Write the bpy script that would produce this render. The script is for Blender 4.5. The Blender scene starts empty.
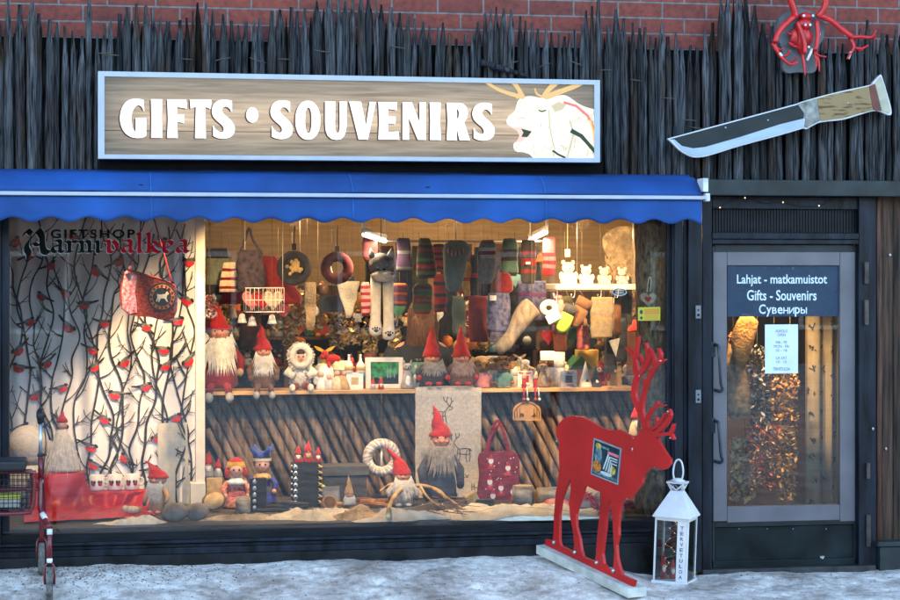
import bpy, math, random
from mathutils import Vector, noise, Matrix
from mathutils.geometry import tessellate_polygon
random.seed(7)
S = bpy.context.scene
C = S.collection
R = math.radians

# ------------------------------------------------------------------ camera, world, sun, exposure
YAW = R(10.2); F = 2000.0; HOR = 270.0
CAM = Vector((-12.29*math.tan(YAW), -12.29, 1.935))
cd = bpy.data.cameras.new('camera'); cam = bpy.data.objects.new('camera', cd); C.objects.link(cam)
cam.location = CAM; cam.rotation_euler = (R(90), 0, -YAW)
cd.sensor_width = 36; cd.lens = 80; cd.shift_y = -(300-HOR)/900; cd.clip_end = 500; cd.clip_start = .1
S.camera = cam
W = bpy.data.worlds.new('World'); S.world = W; W.use_nodes = True
nt = W.node_tree; bg = nt.nodes['Background']; sky = nt.nodes.new('ShaderNodeTexSky')
sky.sky_type = 'NISHITA'; sky.sun_disc = False; sky.sun_elevation = R(13); sky.sun_rotation = R(0)
sky.air_density = 1.0; sky.dust_density = 0.6; sky.ozone_density = 1.3
nt.links.new(sky.outputs[0], bg.inputs[0]); bg.inputs[1].default_value = 0.15
sl = bpy.data.lights.new('sun', 'SUN'); sl.energy = 3.0; sl.angle = R(.5); sl.color = (1, .86, .68)
so = bpy.data.objects.new('sun', sl); C.objects.link(so); so.rotation_euler = (R(-77), 0, 0); so.location = (0, 20, 12)
S.view_settings.view_transform = 'Standard'; S.view_settings.look = 'None'; S.view_settings.gamma = 1
S.view_settings.exposure = 3.0
S.cycles.use_denoising = True
S.cycles.max_bounces = 6; S.cycles.transparent_max_bounces = 12; S.cycles.diffuse_bounces = 3; S.cycles.glossy_bounces = 3
S.cycles.caustics_reflective = False; S.cycles.caustics_refractive = False

# ------------------------------------------------------------------ picture <-> place
FW = Vector((math.sin(YAW), math.cos(YAW), 0)); RT = Vector((math.cos(YAW), -math.sin(YAW), 0)); UP = Vector((0, 0, 1))
def ray(px, py): return FW + RT*((px-450)/F) + UP*((HOR-py)/F)
def P(px, py, Y):                       # the point seen at (px,py) on the vertical plane y=Y
    d = ray(px, py); return CAM + d*((Y-CAM.y)/d.y)
def PZ(px, py, z):                      # ... on the level plane z
    d = ray(px, py); return CAM + d*((z-CAM.z)/d.z)
def mpp(px, Y): return (Y-CAM.y)/ray(px, HOR).y/F   # metres per pixel there

# ------------------------------------------------------------------ materials
MATS = {}
def mat(name, col, rough=.75, var=.18, sc=14., bump=.15, metal=0., stretch=(1,1,1), spec=.35, sheen=0., emit=0., tint=False, col2=None, bsc=None, bdist=.01):
    if name in MATS: return MATS[name]
    m = bpy.data.materials.new(name); m.use_nodes = True; n = m.node_tree.nodes; l = m.node_tree.links
    b = n['Principled BSDF']; b.inputs['Roughness'].default_value = rough; b.inputs['Metallic'].default_value = metal
    b.inputs['Specular IOR Level'].default_value = spec
    if sheen: b.inputs['Sheen Weight'].default_value = sheen
    tc = n.new('ShaderNodeTexCoord'); mp = n.new('ShaderNodeMapping'); mp.inputs['Scale'].default_value = stretch
    l.new(tc.outputs['Object'], mp.inputs[0])
    nz = n.new('ShaderNodeTexNoise'); nz.inputs['Scale'].default_value = sc; nz.inputs['Detail'].default_value = 5
    l.new(mp.outputs[0], nz.inputs[0])
    rp = n.new('ShaderNodeValToRGB'); e = rp.color_ramp.elements
    a = [max(0, c*(1-var*1.6)) for c in col]; z = [min(1, c*(1+var)+.004*var) for c in col]
    if col2: a, z = col, col2
    e[0].position = .32; e[1].position = .68; e[0].color = (*a, 1); e[1].color = (*z, 1)
    l.new(nz.outputs[0], rp.inputs[0]); src = rp.outputs[0]
    if tint:
        at = n.new('ShaderNodeAttribute'); at.attribute_name = 'tint'
        mx = n.new('ShaderNodeMix'); mx.data_type = 'RGBA'; mx.blend_type = 'MULTIPLY'; mx.inputs[0].default_value = 1
        l.new(src, mx.inputs[6]); l.new(at.outputs['Color'], mx.inputs[7]); src = mx.outputs[2]
    l.new(src, b.inputs['Base Color'])
    if bump:
        n2 = nz
        if bsc:
            n2 = n.new('ShaderNodeTexNoise'); n2.inputs['Scale'].default_value = bsc; n2.inputs['Detail'].default_value = 4; l.new(mp.outputs[0], n2.inputs[0])
        bp = n.new('ShaderNodeBump'); bp.inputs['Strength'].default_value = bump; bp.inputs['Distance'].default_value = bdist
        l.new(n2.outputs[0], bp.inputs['Height']); l.new(bp.outputs[0], b.inputs['Normal'])
    if emit:
        b.inputs['Emission Color'].default_value = (*col, 1); b.inputs['Emission Strength'].default_value = emit
    MATS[name] = m; return m
def cloth(name, col, var=.16): return mat('cloth '+name, col, .92, var, 40, .35, sheen=.15, bsc=160, bdist=.004)
def paint(name, col, rough=.45, var=.08): return mat('paint '+name, col, rough, var, 9, .08, bsc=60)
def wood(name, col, var=.3): return mat('wood '+name, col, .75, var, 9, .3, stretch=(6, 6, .7))
PAL = dict(slate=(.05,.06,.085), red=(.36,.012,.012), burgundy=(.2,.012,.02), cream=(.62,.52,.36), white=(.78,.76,.72), grey=(.3,.3,.31), charcoal=(.035,.037,.042), black=(.012,.012,.014),
           brown=(.13,.06,.028), tan=(.38,.24,.12), mustard=(.5,.3,.03), green=(.04,.13,.05), teal=(.09,.2,.19), blue=(.03,.06,.26), navy=(.014,.02,.045), pink=(.55,.2,.2),
           orange=(.6,.16,.02), gold=(.5,.33,.09), silver=(.5,.5,.5), purple=(.1,.05,.14), lime=(.35,.55,.05), skin=(.56,.32,.22), straw=(.45,.32,.14), olive=(.12,.12,.04))
def cl(k): return cloth(k, PAL[k])
def pt(k): return paint(k, PAL[k])
M = {}
M['snowy'] = mat('beard wool', (.62,.6,.55), .95, .12, 30, .5, bsc=120)
M['greywool'] = mat('grey beard wool', (.3,.27,.24), .95, .2, 30, .5, bsc=120)
M['fur'] = mat('pale fur', (.6,.54,.42), .95, .18, 10, .6, bsc=90, bdist=.02)
M['tanfur'] = mat('tan fur', (.42,.3,.17), .95, .35, 8, .6, bsc=90, bdist=.02)
M['metal'] = mat('brushed metal', (.45,.46,.48), .35, .1, 20, .05, metal=.9)
M['alu'] = mat('white coated aluminium', (.36,.39,.46), .4, .06, 8, .04, spec=.4)
M['frame'] = mat('blue black timber paint', (.008,.0115,.02), .45, .5, 7, .25, stretch=(2,2,.4), bsc=30, spec=.2)
M['framed'] = mat('black timber paint', (.005,.006,.009), .5, .4, 7, .25, spec=.2, stretch=(.5,2,2), bsc=30)
M['dark'] = mat('tarred board', (.004,.0045,.005), .9, .3, 6, .2, spec=.05)
M['tanbeard'] = mat('pinkish beard wool', (.4,.26,.22), .95, .2, 30, .5, bsc=120)
M['eye'] = mat('glossy black', (.006,.006,.006), .15, 0, 5, 0)
def glassmat(name, rough=0., tintc=(1,1,1), refl=1.):
    m = bpy.data.materials.new(name); m.use_nodes = True; n = m.node_tree.nodes; l = m.node_tree.links
    n.remove(n['Principled BSDF']); o = n['Material Output']
    t = n.new('ShaderNodeBsdfTransparent'); t.inputs[0].default_value = (*tintc, 1)
    g = n.new('ShaderNodeBsdfGlossy'); g.inputs['Roughness'].default_value = rough
    lw = n.new('ShaderNodeFresnel'); lw.inputs[0].default_value = 1.5
    ml = n.new('ShaderNodeMath'); ml.operation = 'MULTIPLY'; ml.inputs[1].default_value = refl
    mx = n.new('ShaderNodeMixShader'); l.new(lw.outputs[0], ml.inputs[0]); l.new(ml.outputs[0], mx.inputs[0])
    l.new(t.outputs[0], mx.inputs[1]); l.new(g.outputs[0], mx.inputs[2])
    # a thin uneven film of dust and breath
    tc = n.new('ShaderNodeTexCoord'); nz = n.new('ShaderNodeTexNoise'); nz.inputs['Scale'].default_value = 1.6; nz.inputs['Detail'].default_value = 7; nz.inputs['Roughness'].default_value = .65; l.new(tc.outputs['Object'], nz.inputs[0])
    mr = n.new('ShaderNodeMapRange'); mr.inputs[1].default_value = .4; mr.inputs[2].default_value = .75; mr.inputs[4].default_value = .016; l.new(nz.outputs[0], mr.inputs[0])
    df_ = n.new('ShaderNodeBsdfDiffuse'); df_.inputs[0].default_value = (.5,.52,.55,1); m2 = n.new('ShaderNodeMixShader'); l.new(mr.outputs[0], m2.inputs[0]); l.new(mx.outputs[0], m2.inputs[1]); l.new(df_.outputs[0], m2.inputs[2]); l.new(m2.outputs[0], o.inputs[0]); return m
M['glass'] = glassmat('window glass', .0, (.97,.98,.97), 1.1)
M['bulb'] = mat('lit bulb', (1,.66,.3), .3, 0, 5, 0, emit=.3)
M['tube'] = mat('lit tube', (1,.9,.75), .3, 0, 5, 0, emit=.6)

# ------------------------------------------------------------------ mesh builder
def smooth(pts, k=4, closed=True):
    n = len(pts); out = []
    for i in range(n if closed else n-1):
        g = lambda j: pts[j % n] if closed else pts[min(max(j, 0), n-1)]
        a, b, c, d = g(i-1), g(i), g(i+1), g(i+2)
        for s in range(k):
            t = s/k
            out.append(tuple(.5*((2*b[q])+(-a[q]+c[q])*t+(2*a[q]-5*b[q]+4*c[q]-d[q])*t*t+(-a[q]+3*b[q]-3*c[q]+d[q])*t**3) for q in range(len(a))))
    if not closed: out.append(tuple(pts[-1]))
    return out
class MB:
    def __init__(s): s.v = []; s.f = []; s.m = []; s.s = []; s.t = []
    def add(s, vs, fs, m=0, sm=True, tint=(1,1,1)):
        o = len(s.v); s.v += [Vector(v) for v in vs]
        for i, f in enumerate(fs):
            s.f.append([o+j for j in f]); s.m.append(m[i] if isinstance(m, list) else m); s.s.append(sm); s.t.append(tint)
        return s
    def box(s, c, d, m=0, rot=None, tint=(1,1,1)):
        x, y, z = d[0]/2, d[1]/2, d[2]/2
        vs = [Vector((a*x, b*y, q*z)) for q in (-1,1) for b in (-1,1) for a in (-1,1)]
        if rot is not None: vs = [rot @ v for v in vs]
        vs = [v+Vector(c) for v in vs]
        return s.add(vs, [(0,2,3,1),(4,5,7,6),(0,1,5,4),(2,6,7,3),(0,4,6,2),(1,3,7,5)], m, False, tint)
    def bx(s, x0, x1, y0, y1, z0, z1, m=0): return s.box(((x0+x1)/2,(y0+y1)/2,(z0+z1)/2), (abs(x1-x0),abs(y1-y0),abs(z1-z0)), m)
    def loft(s, rings, m=0, n=14, bands=None, cap=True, frame=None, sq=1., tint=(1,1,1)):
        vs = []; fs = []; ms = []
        for (x, y, z, rx, ry) in rings:
            for i in range(n):
                a = 2*math.pi*i/n; c, q = math.cos(a), math.sin(a)
                c = math.copysign(abs(c)**sq, c); q = math.copysign(abs(q)**sq, q)
                vs.append(Vector((x+rx*c, y+ry*q, z)))
        for k in range(len(rings)-1):
            for i in range(n):
                j = (i+1) % n; fs.append((k*n+i, k*n+j, (k+1)*n+j, (k+1)*n+i)); ms.append(bands[k % len(bands)] if bands else m)
        if cap:
            fs.append(tuple(reversed(range(n)))); ms.append(ms[0]); fs.append(tuple((len(rings)-1)*n+i for i in range(n))); ms.append(ms[-2])
        if frame is not None: vs = [frame @ v for v in vs]
        return s.add(vs, fs, ms, True, tint)
    def tube(s, pts, rad, m=0, n=8, closed=False, tint=(1,1,1)):
        pts = [Vector(p) for p in pts]; N = len(pts); vs = []; fs = []
        if not isinstance(rad, (list, tuple)): rad = [rad]*N
        ref = None
        for k, p in enumerate(pts):
            if closed: t = pts[(k+1) % N]-pts[k-1]
            else: t = pts[min(k+1, N-1)]-pts[max(k-1, 0)]
            t = t.normalized() if t.length > 1e-9 else Vector((0,0,1))
            if ref is None: ref = Vector((0,1,0)) if abs(t.y) < .8 else Vector((1,0,0))
            u = ref-t*ref.dot(t); u.normalize(); w = t.cross(u); ref = u
            for i in range(n):
                a = 2*math.pi*i/n; vs.append(p+u*(rad[k]*math.cos(a))+w*(rad[k]*math.sin(a)))
        for k in range(N if closed else N-1):
            k2 = (k+1) % N
            for i in range(n):
                j = (i+1) % n; fs.append((k*n+i, k*n+j, k2*n+j, k2*n+i))
        if not closed: fs.append(tuple(reversed(range(n)))); fs.append(tuple((N-1)*n+i for i in range(n)))
        return s.add(vs, fs, m, True, tint)
    def ell(s, c, r, m=0, n=12, k=8, tint=(1,1,1)):
        if not isinstance(r, (tuple, list)): r = (r, r, r)
        rings = []
        for i in range(k+1):
            a = -math.pi/2+math.pi*i/k; q = max(math.cos(a), .02)
            rings.append((c[0], c[1], c[2]+r[2]*math.sin(a), r[0]*q, r[1]*q))
        return s.loft(rings, m, n, tint=tint)
    def shape(s, loops, fn, th, m=0, tint=(1,1,1)):   # filled outline(s) with holes, front at depth 0, back at depth th
        pts = [p for lp in loops for p in lp]
        tri = tessellate_polygon([[Vector((p[0], p[1], 0)) for p in lp] for lp in loops]); n = len(pts)
        vs = [fn(p[0], p[1], 0) for p in pts]+[fn(p[0], p[1], th) for p in pts]
        fs = [tuple(t) for t in tri]+[tuple(reversed([q+n for q in t])) for t in tri]; o = 0
        for lp in loops:
            for i in range(len(lp)):
                j = (i+1) % len(lp); fs.append((o+i, o+j, o+j+n, o+i+n))
            o += len(lp)
        return s.add(vs, fs, m, False, tint)
    def ribbon(s, pts, wid, fn, th, m=0, off=0.):     # flat stroke along a 2-D path
        N = len(pts); Lp = []; Rp = []
        if not isinstance(wid, (list, tuple)): wid = [wid]*N
        for k in range(N):
            a = pts[max(k-1,0)]; b = pts[min(k+1,N-1)]; dx, dy = b[0]-a[0], b[1]-a[1]; q = math.hypot(dx, dy) or 1
            w = wid[k]/2; Lp.append((pts[k][0]-dy/q*w, pts[k][1]+dx/q*w)); Rp.append((pts[k][0]+dy/q*w, pts[k][1]-dx/q*w))
        vs = [fn(p[0], p[1], -off) for p in Lp]+[fn(p[0], p[1], -off) for p in Rp]+[fn(p[0], p[1], th) for p in Lp]+[fn(p[0], p[1], th) for p in Rp]
        fs = []
        for k in range(N-1):
            fs += [(k, k+1, N+k+1, N+k), (2*N+k+1, 2*N+k, 3*N+k, 3*N+k+1), (k+1, k, 2*N+k, 2*N+k+1), (N+k, N+k+1, 3*N+k+1, 3*N+k)]
        fs += [(0, N, 3*N, 2*N), (2*N-1, N-1, 3*N-1, 4*N-1)]
        return s.add(vs, fs, m, False)
    def strand(s, p, q, w, m=0, sag=0.):
        p = Vector(p); q = Vector(q); u = Vector((1,0,0)) if abs((q-p).normalized().x) < .8 else Vector((0,0,1)); mid = (p+q)/2+Vector((0,-sag,0))
        return s.add([p-u*w, p+u*w, mid+u*w*.8, mid-u*w*.8, q], [(0,1,2,3),(3,2,4)], m, True)
def build(name, mb, mats, parent=None, world=False, bev=0.):
    me = bpy.data.meshes.new(name)
    o = bpy.data.objects.new(name, me); C.objects.link(o)
    off = Vector((0,0,0))
    if parent is not None:
        o.parent = parent; r = parent
        while r.parent: r = r.parent
        if world: off = r.location
    me.from_pydata([v-off for v in mb.v], [], mb.f)
    if not isinstance(mats, (list, tuple)): mats = [mats]
    for m in mats: me.materials.append(m)
    me.polygons.foreach_set('material_index', mb.m); me.polygons.foreach_set('use_smooth', mb.s)
    if any(t != (1,1,1) for t in mb.t):
        at = me.attributes.new('tint', 'FLOAT_COLOR', 'CORNER'); buf = []
        for p in me.polygons:
            t = mb.t[p.index]; buf += [t[0], t[1], t[2], 1]*p.loop_total
        at.data.foreach_set('color', buf)
    me.update()
    if bev:
        b = o.modifiers.new('bevel', 'BEVEL'); b.width = bev; b.segments = 2; b.limit_method = 'ANGLE'
    return o
def split(name, mb, mats, parent=None, world=False, bev=0.):      # one object per separate piece
    par = list(range(len(mb.v)))
    def find(i):
        while par[i] != i: par[i] = par[par[i]]; i = par[i]
        return i
    for f in mb.f:
        for j in f[1:]: par[find(j)] = find(f[0])
    grp = {}
    for k, f in enumerate(mb.f): grp.setdefault(find(f[0]), []).append(k)
    out = []
    for ks in grp.values():
        q = MB(); mp = {}
        for k in ks:
            for j in mb.f[k]:
                if j not in mp: mp[j] = len(q.v); q.v.append(mb.v[j])
            q.f.append([mp[j] for j in mb.f[k]]); q.m.append(mb.m[k]); q.s.append(mb.s[k]); q.t.append(mb.t[k])
        out.append(build(name, q, mats, parent, world, bev))
    return out
def tag(o, label, cat, group=None, kind='thing'):
    o['label'] = label; o['category'] = cat; o['kind'] = kind
    if group: o['group'] = group
    return o
def thing(name, label, cat, loc=(0,0,0), group=None, rz=0.):
    o = bpy.data.objects.new(name, None); C.objects.link(o); o.empty_display_size = .05
    o.location = loc; o.rotation_euler = (0, 0, rz); return tag(o, label, cat, group)
def struct(name, mb, mats): o = build(name, mb, mats); o['kind'] = 'structure'; return o
def solo(name, mb, mats, label, cat, group=None, loc=None, bev=0., world=True):
    o = build(name, mb, mats, bev=bev)
    if loc is not None:
        if world:
            for v in o.data.vertices: v.co -= Vector(loc)
        o.location = loc
    return tag(o, label, cat, group)
def plane(Y, d=1):                       # maps picture outlines onto the vertical plane y=Y
    return lambda x, y, t: P(x, y, Y)+Vector((0, t*d, 0))
def bpx(mb, x0, y0, x1, y1, Y0, Y1, m=0):   # a box whose front, on y=Y0, covers that rectangle
    a = P(x0, (y0+y1)/2, Y0); b = P(x1, (y0+y1)/2, Y0); cx = (x0+x1)/2
    z0 = P(cx, y1, Y0).z; z1 = P(cx, y0, Y0).z
    return mb.bx(a.x, b.x, Y0, Y1, z0, z1, m)
def text_mesh(txt, bold=0., ext=.02, sp=1.):
    cu = bpy.data.curves.new('t', 'FONT'); cu.body = txt; cu.size = 1; cu.extrude = ext; cu.offset = bold; cu.align_x = 'CENTER'; cu.space_character = sp; cu.resolution_u = 3
    o = bpy.data.objects.new('t', cu); C.objects.link(o); dg = bpy.context.evaluated_depsgraph_get()
    me = bpy.data.meshes.new_from_object(o.evaluated_get(dg)); vs = [v.co.copy() for v in me.vertices]; fs = [tuple(p.vertices) for p in me.polygons]
    bpy.data.objects.remove(o); bpy.data.meshes.remove(me); bpy.data.curves.remove(cu); return vs, fs
def text_fit(mb, txt, x0, y0, x1, y1, fn, th=.002, m=0, bold=0., sp=1., slant=0.):
    vs, fs = text_mesh(txt, bold, .01, sp)
    ax = min(v.x for v in vs); bx_ = max(v.x for v in vs); ay = min(v.y for v in vs); by = max(v.y for v in vs)
    out = []
    for v in vs:
        u = (v.x-ax)/(bx_-ax); w = (v.y-ay)/(by-ay)
        x = x0+(x1-x0)*u; out.append(fn(x, y1+(y0-y1)*w+slant*(x-x0), -th if v.z > 0 else 0))
    mb.add(out, fs, m, False)
def rr(a, b): return random.uniform(a, b)

# ------------------------------------------------------------------ ground
def sstep(a, b, x): t = min(1, max(0, (x-a)/(b-a))); return t*t*(3-2*t)
XB = P(590, 555, 0).x
FOOT = [(rr(-2.9,3.), rr(-1.5,-.35), rr(-.9,.9)+(1.57 if random.random() < .75 else 0)) for i in range(34)]
def foot(x, y):
    d = 0.
    for fx, fy, a in FOOT:
        if abs(x-fx) > .25 or abs(y-fy) > .25: continue
        u = (x-fx)*math.sin(a)+(y-fy)*math.cos(a); v = (x-fx)*math.cos(a)-(y-fy)*math.sin(a)
        for c, l, w_, k in ((.05,.1,.052,1.),(-.1,.05,.042,.9)):
            r = ((u-c)/l)**2+(v/w_)**2
            if r < 1.7: d -= .011*k*min(1, max(0, (1.25-r)*2.2)); d += .005*max(0, 1-abs(r-1.35)/.35)
    return d
def gz(x, y):
    ramp = sstep(-1.45, -.15, y)*(1-sstep(XB-.25, XB+.45, x))
    h = .155*ramp*(1 if y < .4 else 0)
    h += .022*noise.noise((x*1.7, y*2.3, .3))-.02*max(0, noise.noise((x*3.1, y*4.4, 7))-.12)*min(1,max(0,-y*3))*min(1, max(0, -y*3+.3))+.012*noise.noise((x*6, y*7, 1.3))+.005*noise.noise((x*19, y*19, 4))
    if y > .2: return -.3
    if -1.8 < y < -.15 and abs(x) < 3.4: h += foot(x, y)
    return h-.006
def axis(lo, hi, flo, fhi, st):
    o = []; x = flo
    while x <= fhi: o.append(x); x += st
    s = st; a = flo; b = []
    while a > lo: s *= 1.35; a -= s; b.append(a)
    s = st; a = o[-1]; e = []
    while a < hi: s *= 1.35; a += s; e.append(a)
    return b[::-1]+o+e
xs = axis(-150, 150, -3.3, 3.3, .026); ys = axis(-150, 150, -1.7, .15, .022)
g = MB(); nx = len(xs)
g.add([(x, y, gz(x, y)) for y in ys for x in xs], [(j*nx+i, j*nx+i+1, (j+1)*nx+i+1, (j+1)*nx+i) for j in range(len(ys)-1) for i in range(nx-1)])
def snow_mat():
    m = bpy.data.materials.new('packed snow'); m.use_nodes = True; n = m.node_tree.nodes; l = m.node_tree.links; b = n['Principled BSDF']
    b.inputs['Roughness'].default_value = .7; b.inputs['Specular IOR Level'].default_value = .25
    tc = n.new('ShaderNodeTexCoord')
    def nz(sc, det=6):
        q = n.new('ShaderNodeTexNoise'); q.inputs['Scale'].default_value = sc; q.inputs['Detail'].default_value = det; q.inputs['Roughness'].default_value = .65
        l.new(tc.outputs['Object'], q.inputs[0]); return q
    def ramp(src, p0, c0, p1, c1):
        q = n.new('ShaderNodeValToRGB'); e = q.color_ramp.elements; e[0].position = p0; e[1].position = p1; e[0].color = c0; e[1].color = c1; l.new(src, q.inputs[0]); return q
    a = ramp(nz(2.2).outputs[0], .36, (.38,.32,.285,1), .58, (.88,.81,.755,1))
    d = ramp(nz(16, 8).outputs[0], .38, (.4,.34,.3,1), .6, (1,1,1,1))
    f = ramp(nz(75, 4).outputs[0], .36, (.38,.34,.3,1), .47, (1,1,1,1))
    x1 = n.new('ShaderNodeMix'); x1.data_type = 'RGBA'; x1.blend_type = 'MULTIPLY'; x1.inputs[0].default_value = .65
    x2 = n.new('ShaderNodeMix'); x2.data_type = 'RGBA'; x2.blend_type = 'MULTIPLY'; x2.inputs[0].default_value = .35
    l.new(a.outputs[0], x1.inputs[6]); l.new(d.outputs[0], x1.inputs[7]); l.new(x1.outputs[2], x2.inputs[6]); l.new(f.outputs[0], x2.inputs[7])
    l.new(x2.outputs[2], b.inputs['Base Color'])
    bp = n.new('ShaderNodeBump'); bp.inputs['Strength'].default_value = .5; bp.inputs['Distance'].default_value = .012; l.new(nz(45, 8).outputs[0], bp.inputs['Height']); l.new(bp.outputs[0], b.inputs['Normal'])
    return m
struct('ground', g, snow_mat())
gr = MB()
for i in range(1900):
    if i < 700: x = rr(-3.2, 3.2); y = -abs(random.gauss(.1, .75))-.02
    else: x = random.gauss(-2.15, .55); y = -abs(random.gauss(.12, .3))-.02
    if y > -.1 and x < XB: continue
    r = rr(.002, .0065)*(1.5 if random.random() < .06 else 1); z = gz(x, y); k = rr(.4, 1.)
    q = [(x+r*rr(.7,1.3), y, z), (x, y+r*rr(.7,1.3), z), (x-r, y+r*.2, z), (x-r*.1, y-r*rr(.7,1.2), z), (x, y, z+r*.9)]
    gr.add(q, [(0,1,4),(1,2,4),(2,3,4),(3,0,4)], 0, False, (k, k*.9, k*.85))
go = build('gravel', gr, mat('sanding grit', (.16,.12,.1), .9, .3, 60, .1, tint=True)); tag(go, 'dark sanding grit scattered over the packed snow', 'grit', kind='stuff')

# ------------------------------------------------------------------ the building: brick wall, interior shell
ZB = P(300, 42, .12).z                                   # lower edge of the brickwork
def brick_mat():
    m = bpy.data.materials.new('red brickwork'); m.use_nodes = True; n = m.node_tree.nodes; l = m.node_tree.links; b = n['Principled BSDF']; b.inputs['Roughness'].default_value = .85
    tc = n.new('ShaderNodeTexCoord'); sp = n.new('ShaderNodeSeparateXYZ'); cb = n.new('ShaderNodeCombineXYZ'); l.new(tc.outputs['Object'], sp.inputs[0])
    l.new(sp.outputs[0], cb.inputs[0]); l.new(sp.outputs[2], cb.inputs[1])
    br = n.new('ShaderNodeTexBrick'); l.new(cb.outputs[0], br.inputs[0])
    br.inputs['Color1'].default_value = (.2,.04,.027,1); br.inputs['Color2'].default_value = (.12,.026,.021,1); br.inputs['Mortar'].default_value = (.15,.14,.14,1)
    br.inputs['Scale'].default_value = 1; br.inputs['Brick Width'].default_value = .293; br.inputs['Row Height'].default_value = .1; br.inputs['Mortar Size'].default_value = .0062; br.inputs['Mortar Smooth'].default_value = .2
    nz = n.new('ShaderNodeTexNoise'); nz.inputs['Scale'].default_value = 30; nz.inputs['Detail'].default_value = 6; l.new(tc.outputs['Object'], nz.inputs[0])
    rp = n.new('ShaderNodeValToRGB'); rp.color_ramp.elements[0].position = .3; rp.color_ramp.elements[0].color = (.6,.58,.6,1); rp.color_ramp.elements[1].position = .6; l.new(nz.outputs[0], rp.inputs[0])
    mx = n.new('ShaderNodeMix'); mx.data_type = 'RGBA'; mx.blend_type = 'MULTIPLY'; mx.inputs[0].default_value = 1; l.new(br.outputs[0], mx.inputs[6]); l.new(rp.outputs[0], mx.inputs[7]); l.new(mx.outputs[2], b.inputs['Base Color'])
    bp = n.new('ShaderNodeBump'); bp.invert = True; bp.inputs['Distance'].default_value = .01; bp.inputs['Strength'].default_value = .9; l.new(br.outputs[1], bp.inputs['Height']); l.new(bp.outputs[0], b.inputs['Normal'])
    return m
w = MB(); w.bx(-14, 14, .12, .5, ZB, 13)
bw = build('brick_wall', w, brick_mat())
for v in bw.data.vertices: v.co -= Vector((.09, 0, ZB))
bw.location = (.09, 0, ZB); tag(bw, 'red brick wall with pale mortar joints above the wooden stakes', 'wall')
b = MB(); b.bx(-14, 14, .503, 9, 12.5, 13.0); b.bx(-14, 14, 8.7, 9, -.4, 12.5); b.bx(-14, -13.7, .503, 8.7, -.4, 12.5); b.bx(13.7, 14, .503, 8.7, -.4, 12.5)
struct('building_shell', b, mat('grey render', (.3,.29,.28)))
DX0 = P(703, 400, .05).x; WX0 = P(8, 400, .03).x; WX1 = P(668, 400, .03).x
FZ = .36                                                 # display floor
wallm = mat('cream wall boards', (.24,.17,.085), .6, .15, 3, .1, stretch=(1,1,14))
b = MB(); b.bx(-5, 5, 3.3, 3.45, -.02, 2.5); struct('back_wall', b, wallm)
b = MB(); b.bx(-3.4, -3.25, .14, 3.297, -.02, 2.5); b.bx(3.3, 3.45, .14, 3.297, -.02, 2.5); struct('side_wall', b, wallm)
b = MB(); b.bx(-5, 5, .14, 3.6, 2.503, 2.6); struct('ceiling', b, mat('cream ceiling', (.4,.33,.22), .8))
b = MB(); b.bx(-3.245, 3.297, .105, 3.297, -.12, -.03); struct('shop_floor', b, mat('grey vinyl floor', (.2,.17,.14), .5))
# panels that close the front around the openings
b = MB(); zt = P(300, 200, .12).z
b.bx(-14, WX0-.02, .12, .2, -.2, ZB-.003); b.bx(P(882, 400, .1).x, 14, .12, .2, -.2, ZB-.003); b.bx(WX0-.017, P(882,400,.1).x-.003, .12, .2, zt+.12, ZB-.003)
o = build('facade_backing', b, M['dark']); tag(o, 'black tarred boarding in the gaps behind the wooden stakes', 'wall')

# ------------------------------------------------------------------ the house across the street (seen in the panes)
t = thing('apartment_building', 'plain brown plastered house across the street with rows of dark windows', 'building', (0, -27, 0))
b = MB(); b.bx(-24, 24, -36, -27, -.2, 5.6); build('wall', b, mat('brown plaster', (.16,.12,.09), .9, .25, 1.2, .1), t, True)
b = MB(); b.bx(-24.4, 24.4, -36.4, -26.6, 5.603, 5.9); build('roof', b, mat('snowy roof', (.6,.6,.62), .8), t, True)
for fl in range(2):
    for i in range(15):
        x = -22.4+i*3.2; b = MB(); b.bx(x-.6, x+.6, -26.99, -26.95, .7+fl*2.7, 2.3+fl*2.7); w_ = build('window', b, mat('white window frame', (.5,.5,.5), .5), t, True); b = MB(); b.bx(x-.5, x+.5, -26.945, -26.94, .8+fl*2.7, 2.2+fl*2.7); build('pane', b, mat('dark pane', (.02,.025,.03), .15), w_, True)
# ------------------------------------------------------------------ stakes over the shop front
tips = [(-60,14),(-51,8),(-42,20),(-33,6),(-24,15),(-16,24),(-8,12),(0,20),(8,-1),(20,4),(32,2),(39,13),(50,20),(57,22),(65,26),(73,30),(82,36),(89,-3),(97,33),(104,23),(111,19),(120,13),(127,7),(136,3),(146,5),
 (153,8),(161,16),(168,21),(180,20),(187,17),(193,11),(198,2),(205,4),(213,10),(223,14),(232,20),(239,25),(246,21),(254,18),(260,17),(272,11),(280,9),(291,7),(298,11),
 (305,8),(317,0),(329,0),(339,-3),(346,0),(353,-2),(361,-3),(369,-3),(376,0),(382,4),(391,7),(400,12),(408,17),(416,18),(423,22),(430,25),(438,27),(444,22),(450,33),
 (457,38),(466,34),(473,33),(478,22),(486,13),(491,9),(497,6),(504,8),(512,9),(520,16),(526,20),(532,23),(539,28),(546,27),(552,32),(559,34),(565,36),(570,33),(576,29),(582,24),(587,10),(592,6),(599,0),
 (609,25),(617,9),(624,18),(633,22),(640,28),(646,27),(651,36),(657,37),(662,23),(669,36),(676,33),(683,47),(691,45),(698,47),(705,30),(714,22),(721,-1),(729,-9),(738,-9),(747,-9),(755,5),(764,23),(772,26),
 (781,33),(789,40),(797,38),(805,44),(813,40),(822,35),(830,38),(838,46),(845,43),(853,38),(861,28),(868,20),(875,38),(882,33),(889,34),(896,30),(904,22),(913,30),(922,18),(931,35),(940,25),(950,30)]
sk = MB(); YS = -.03
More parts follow.
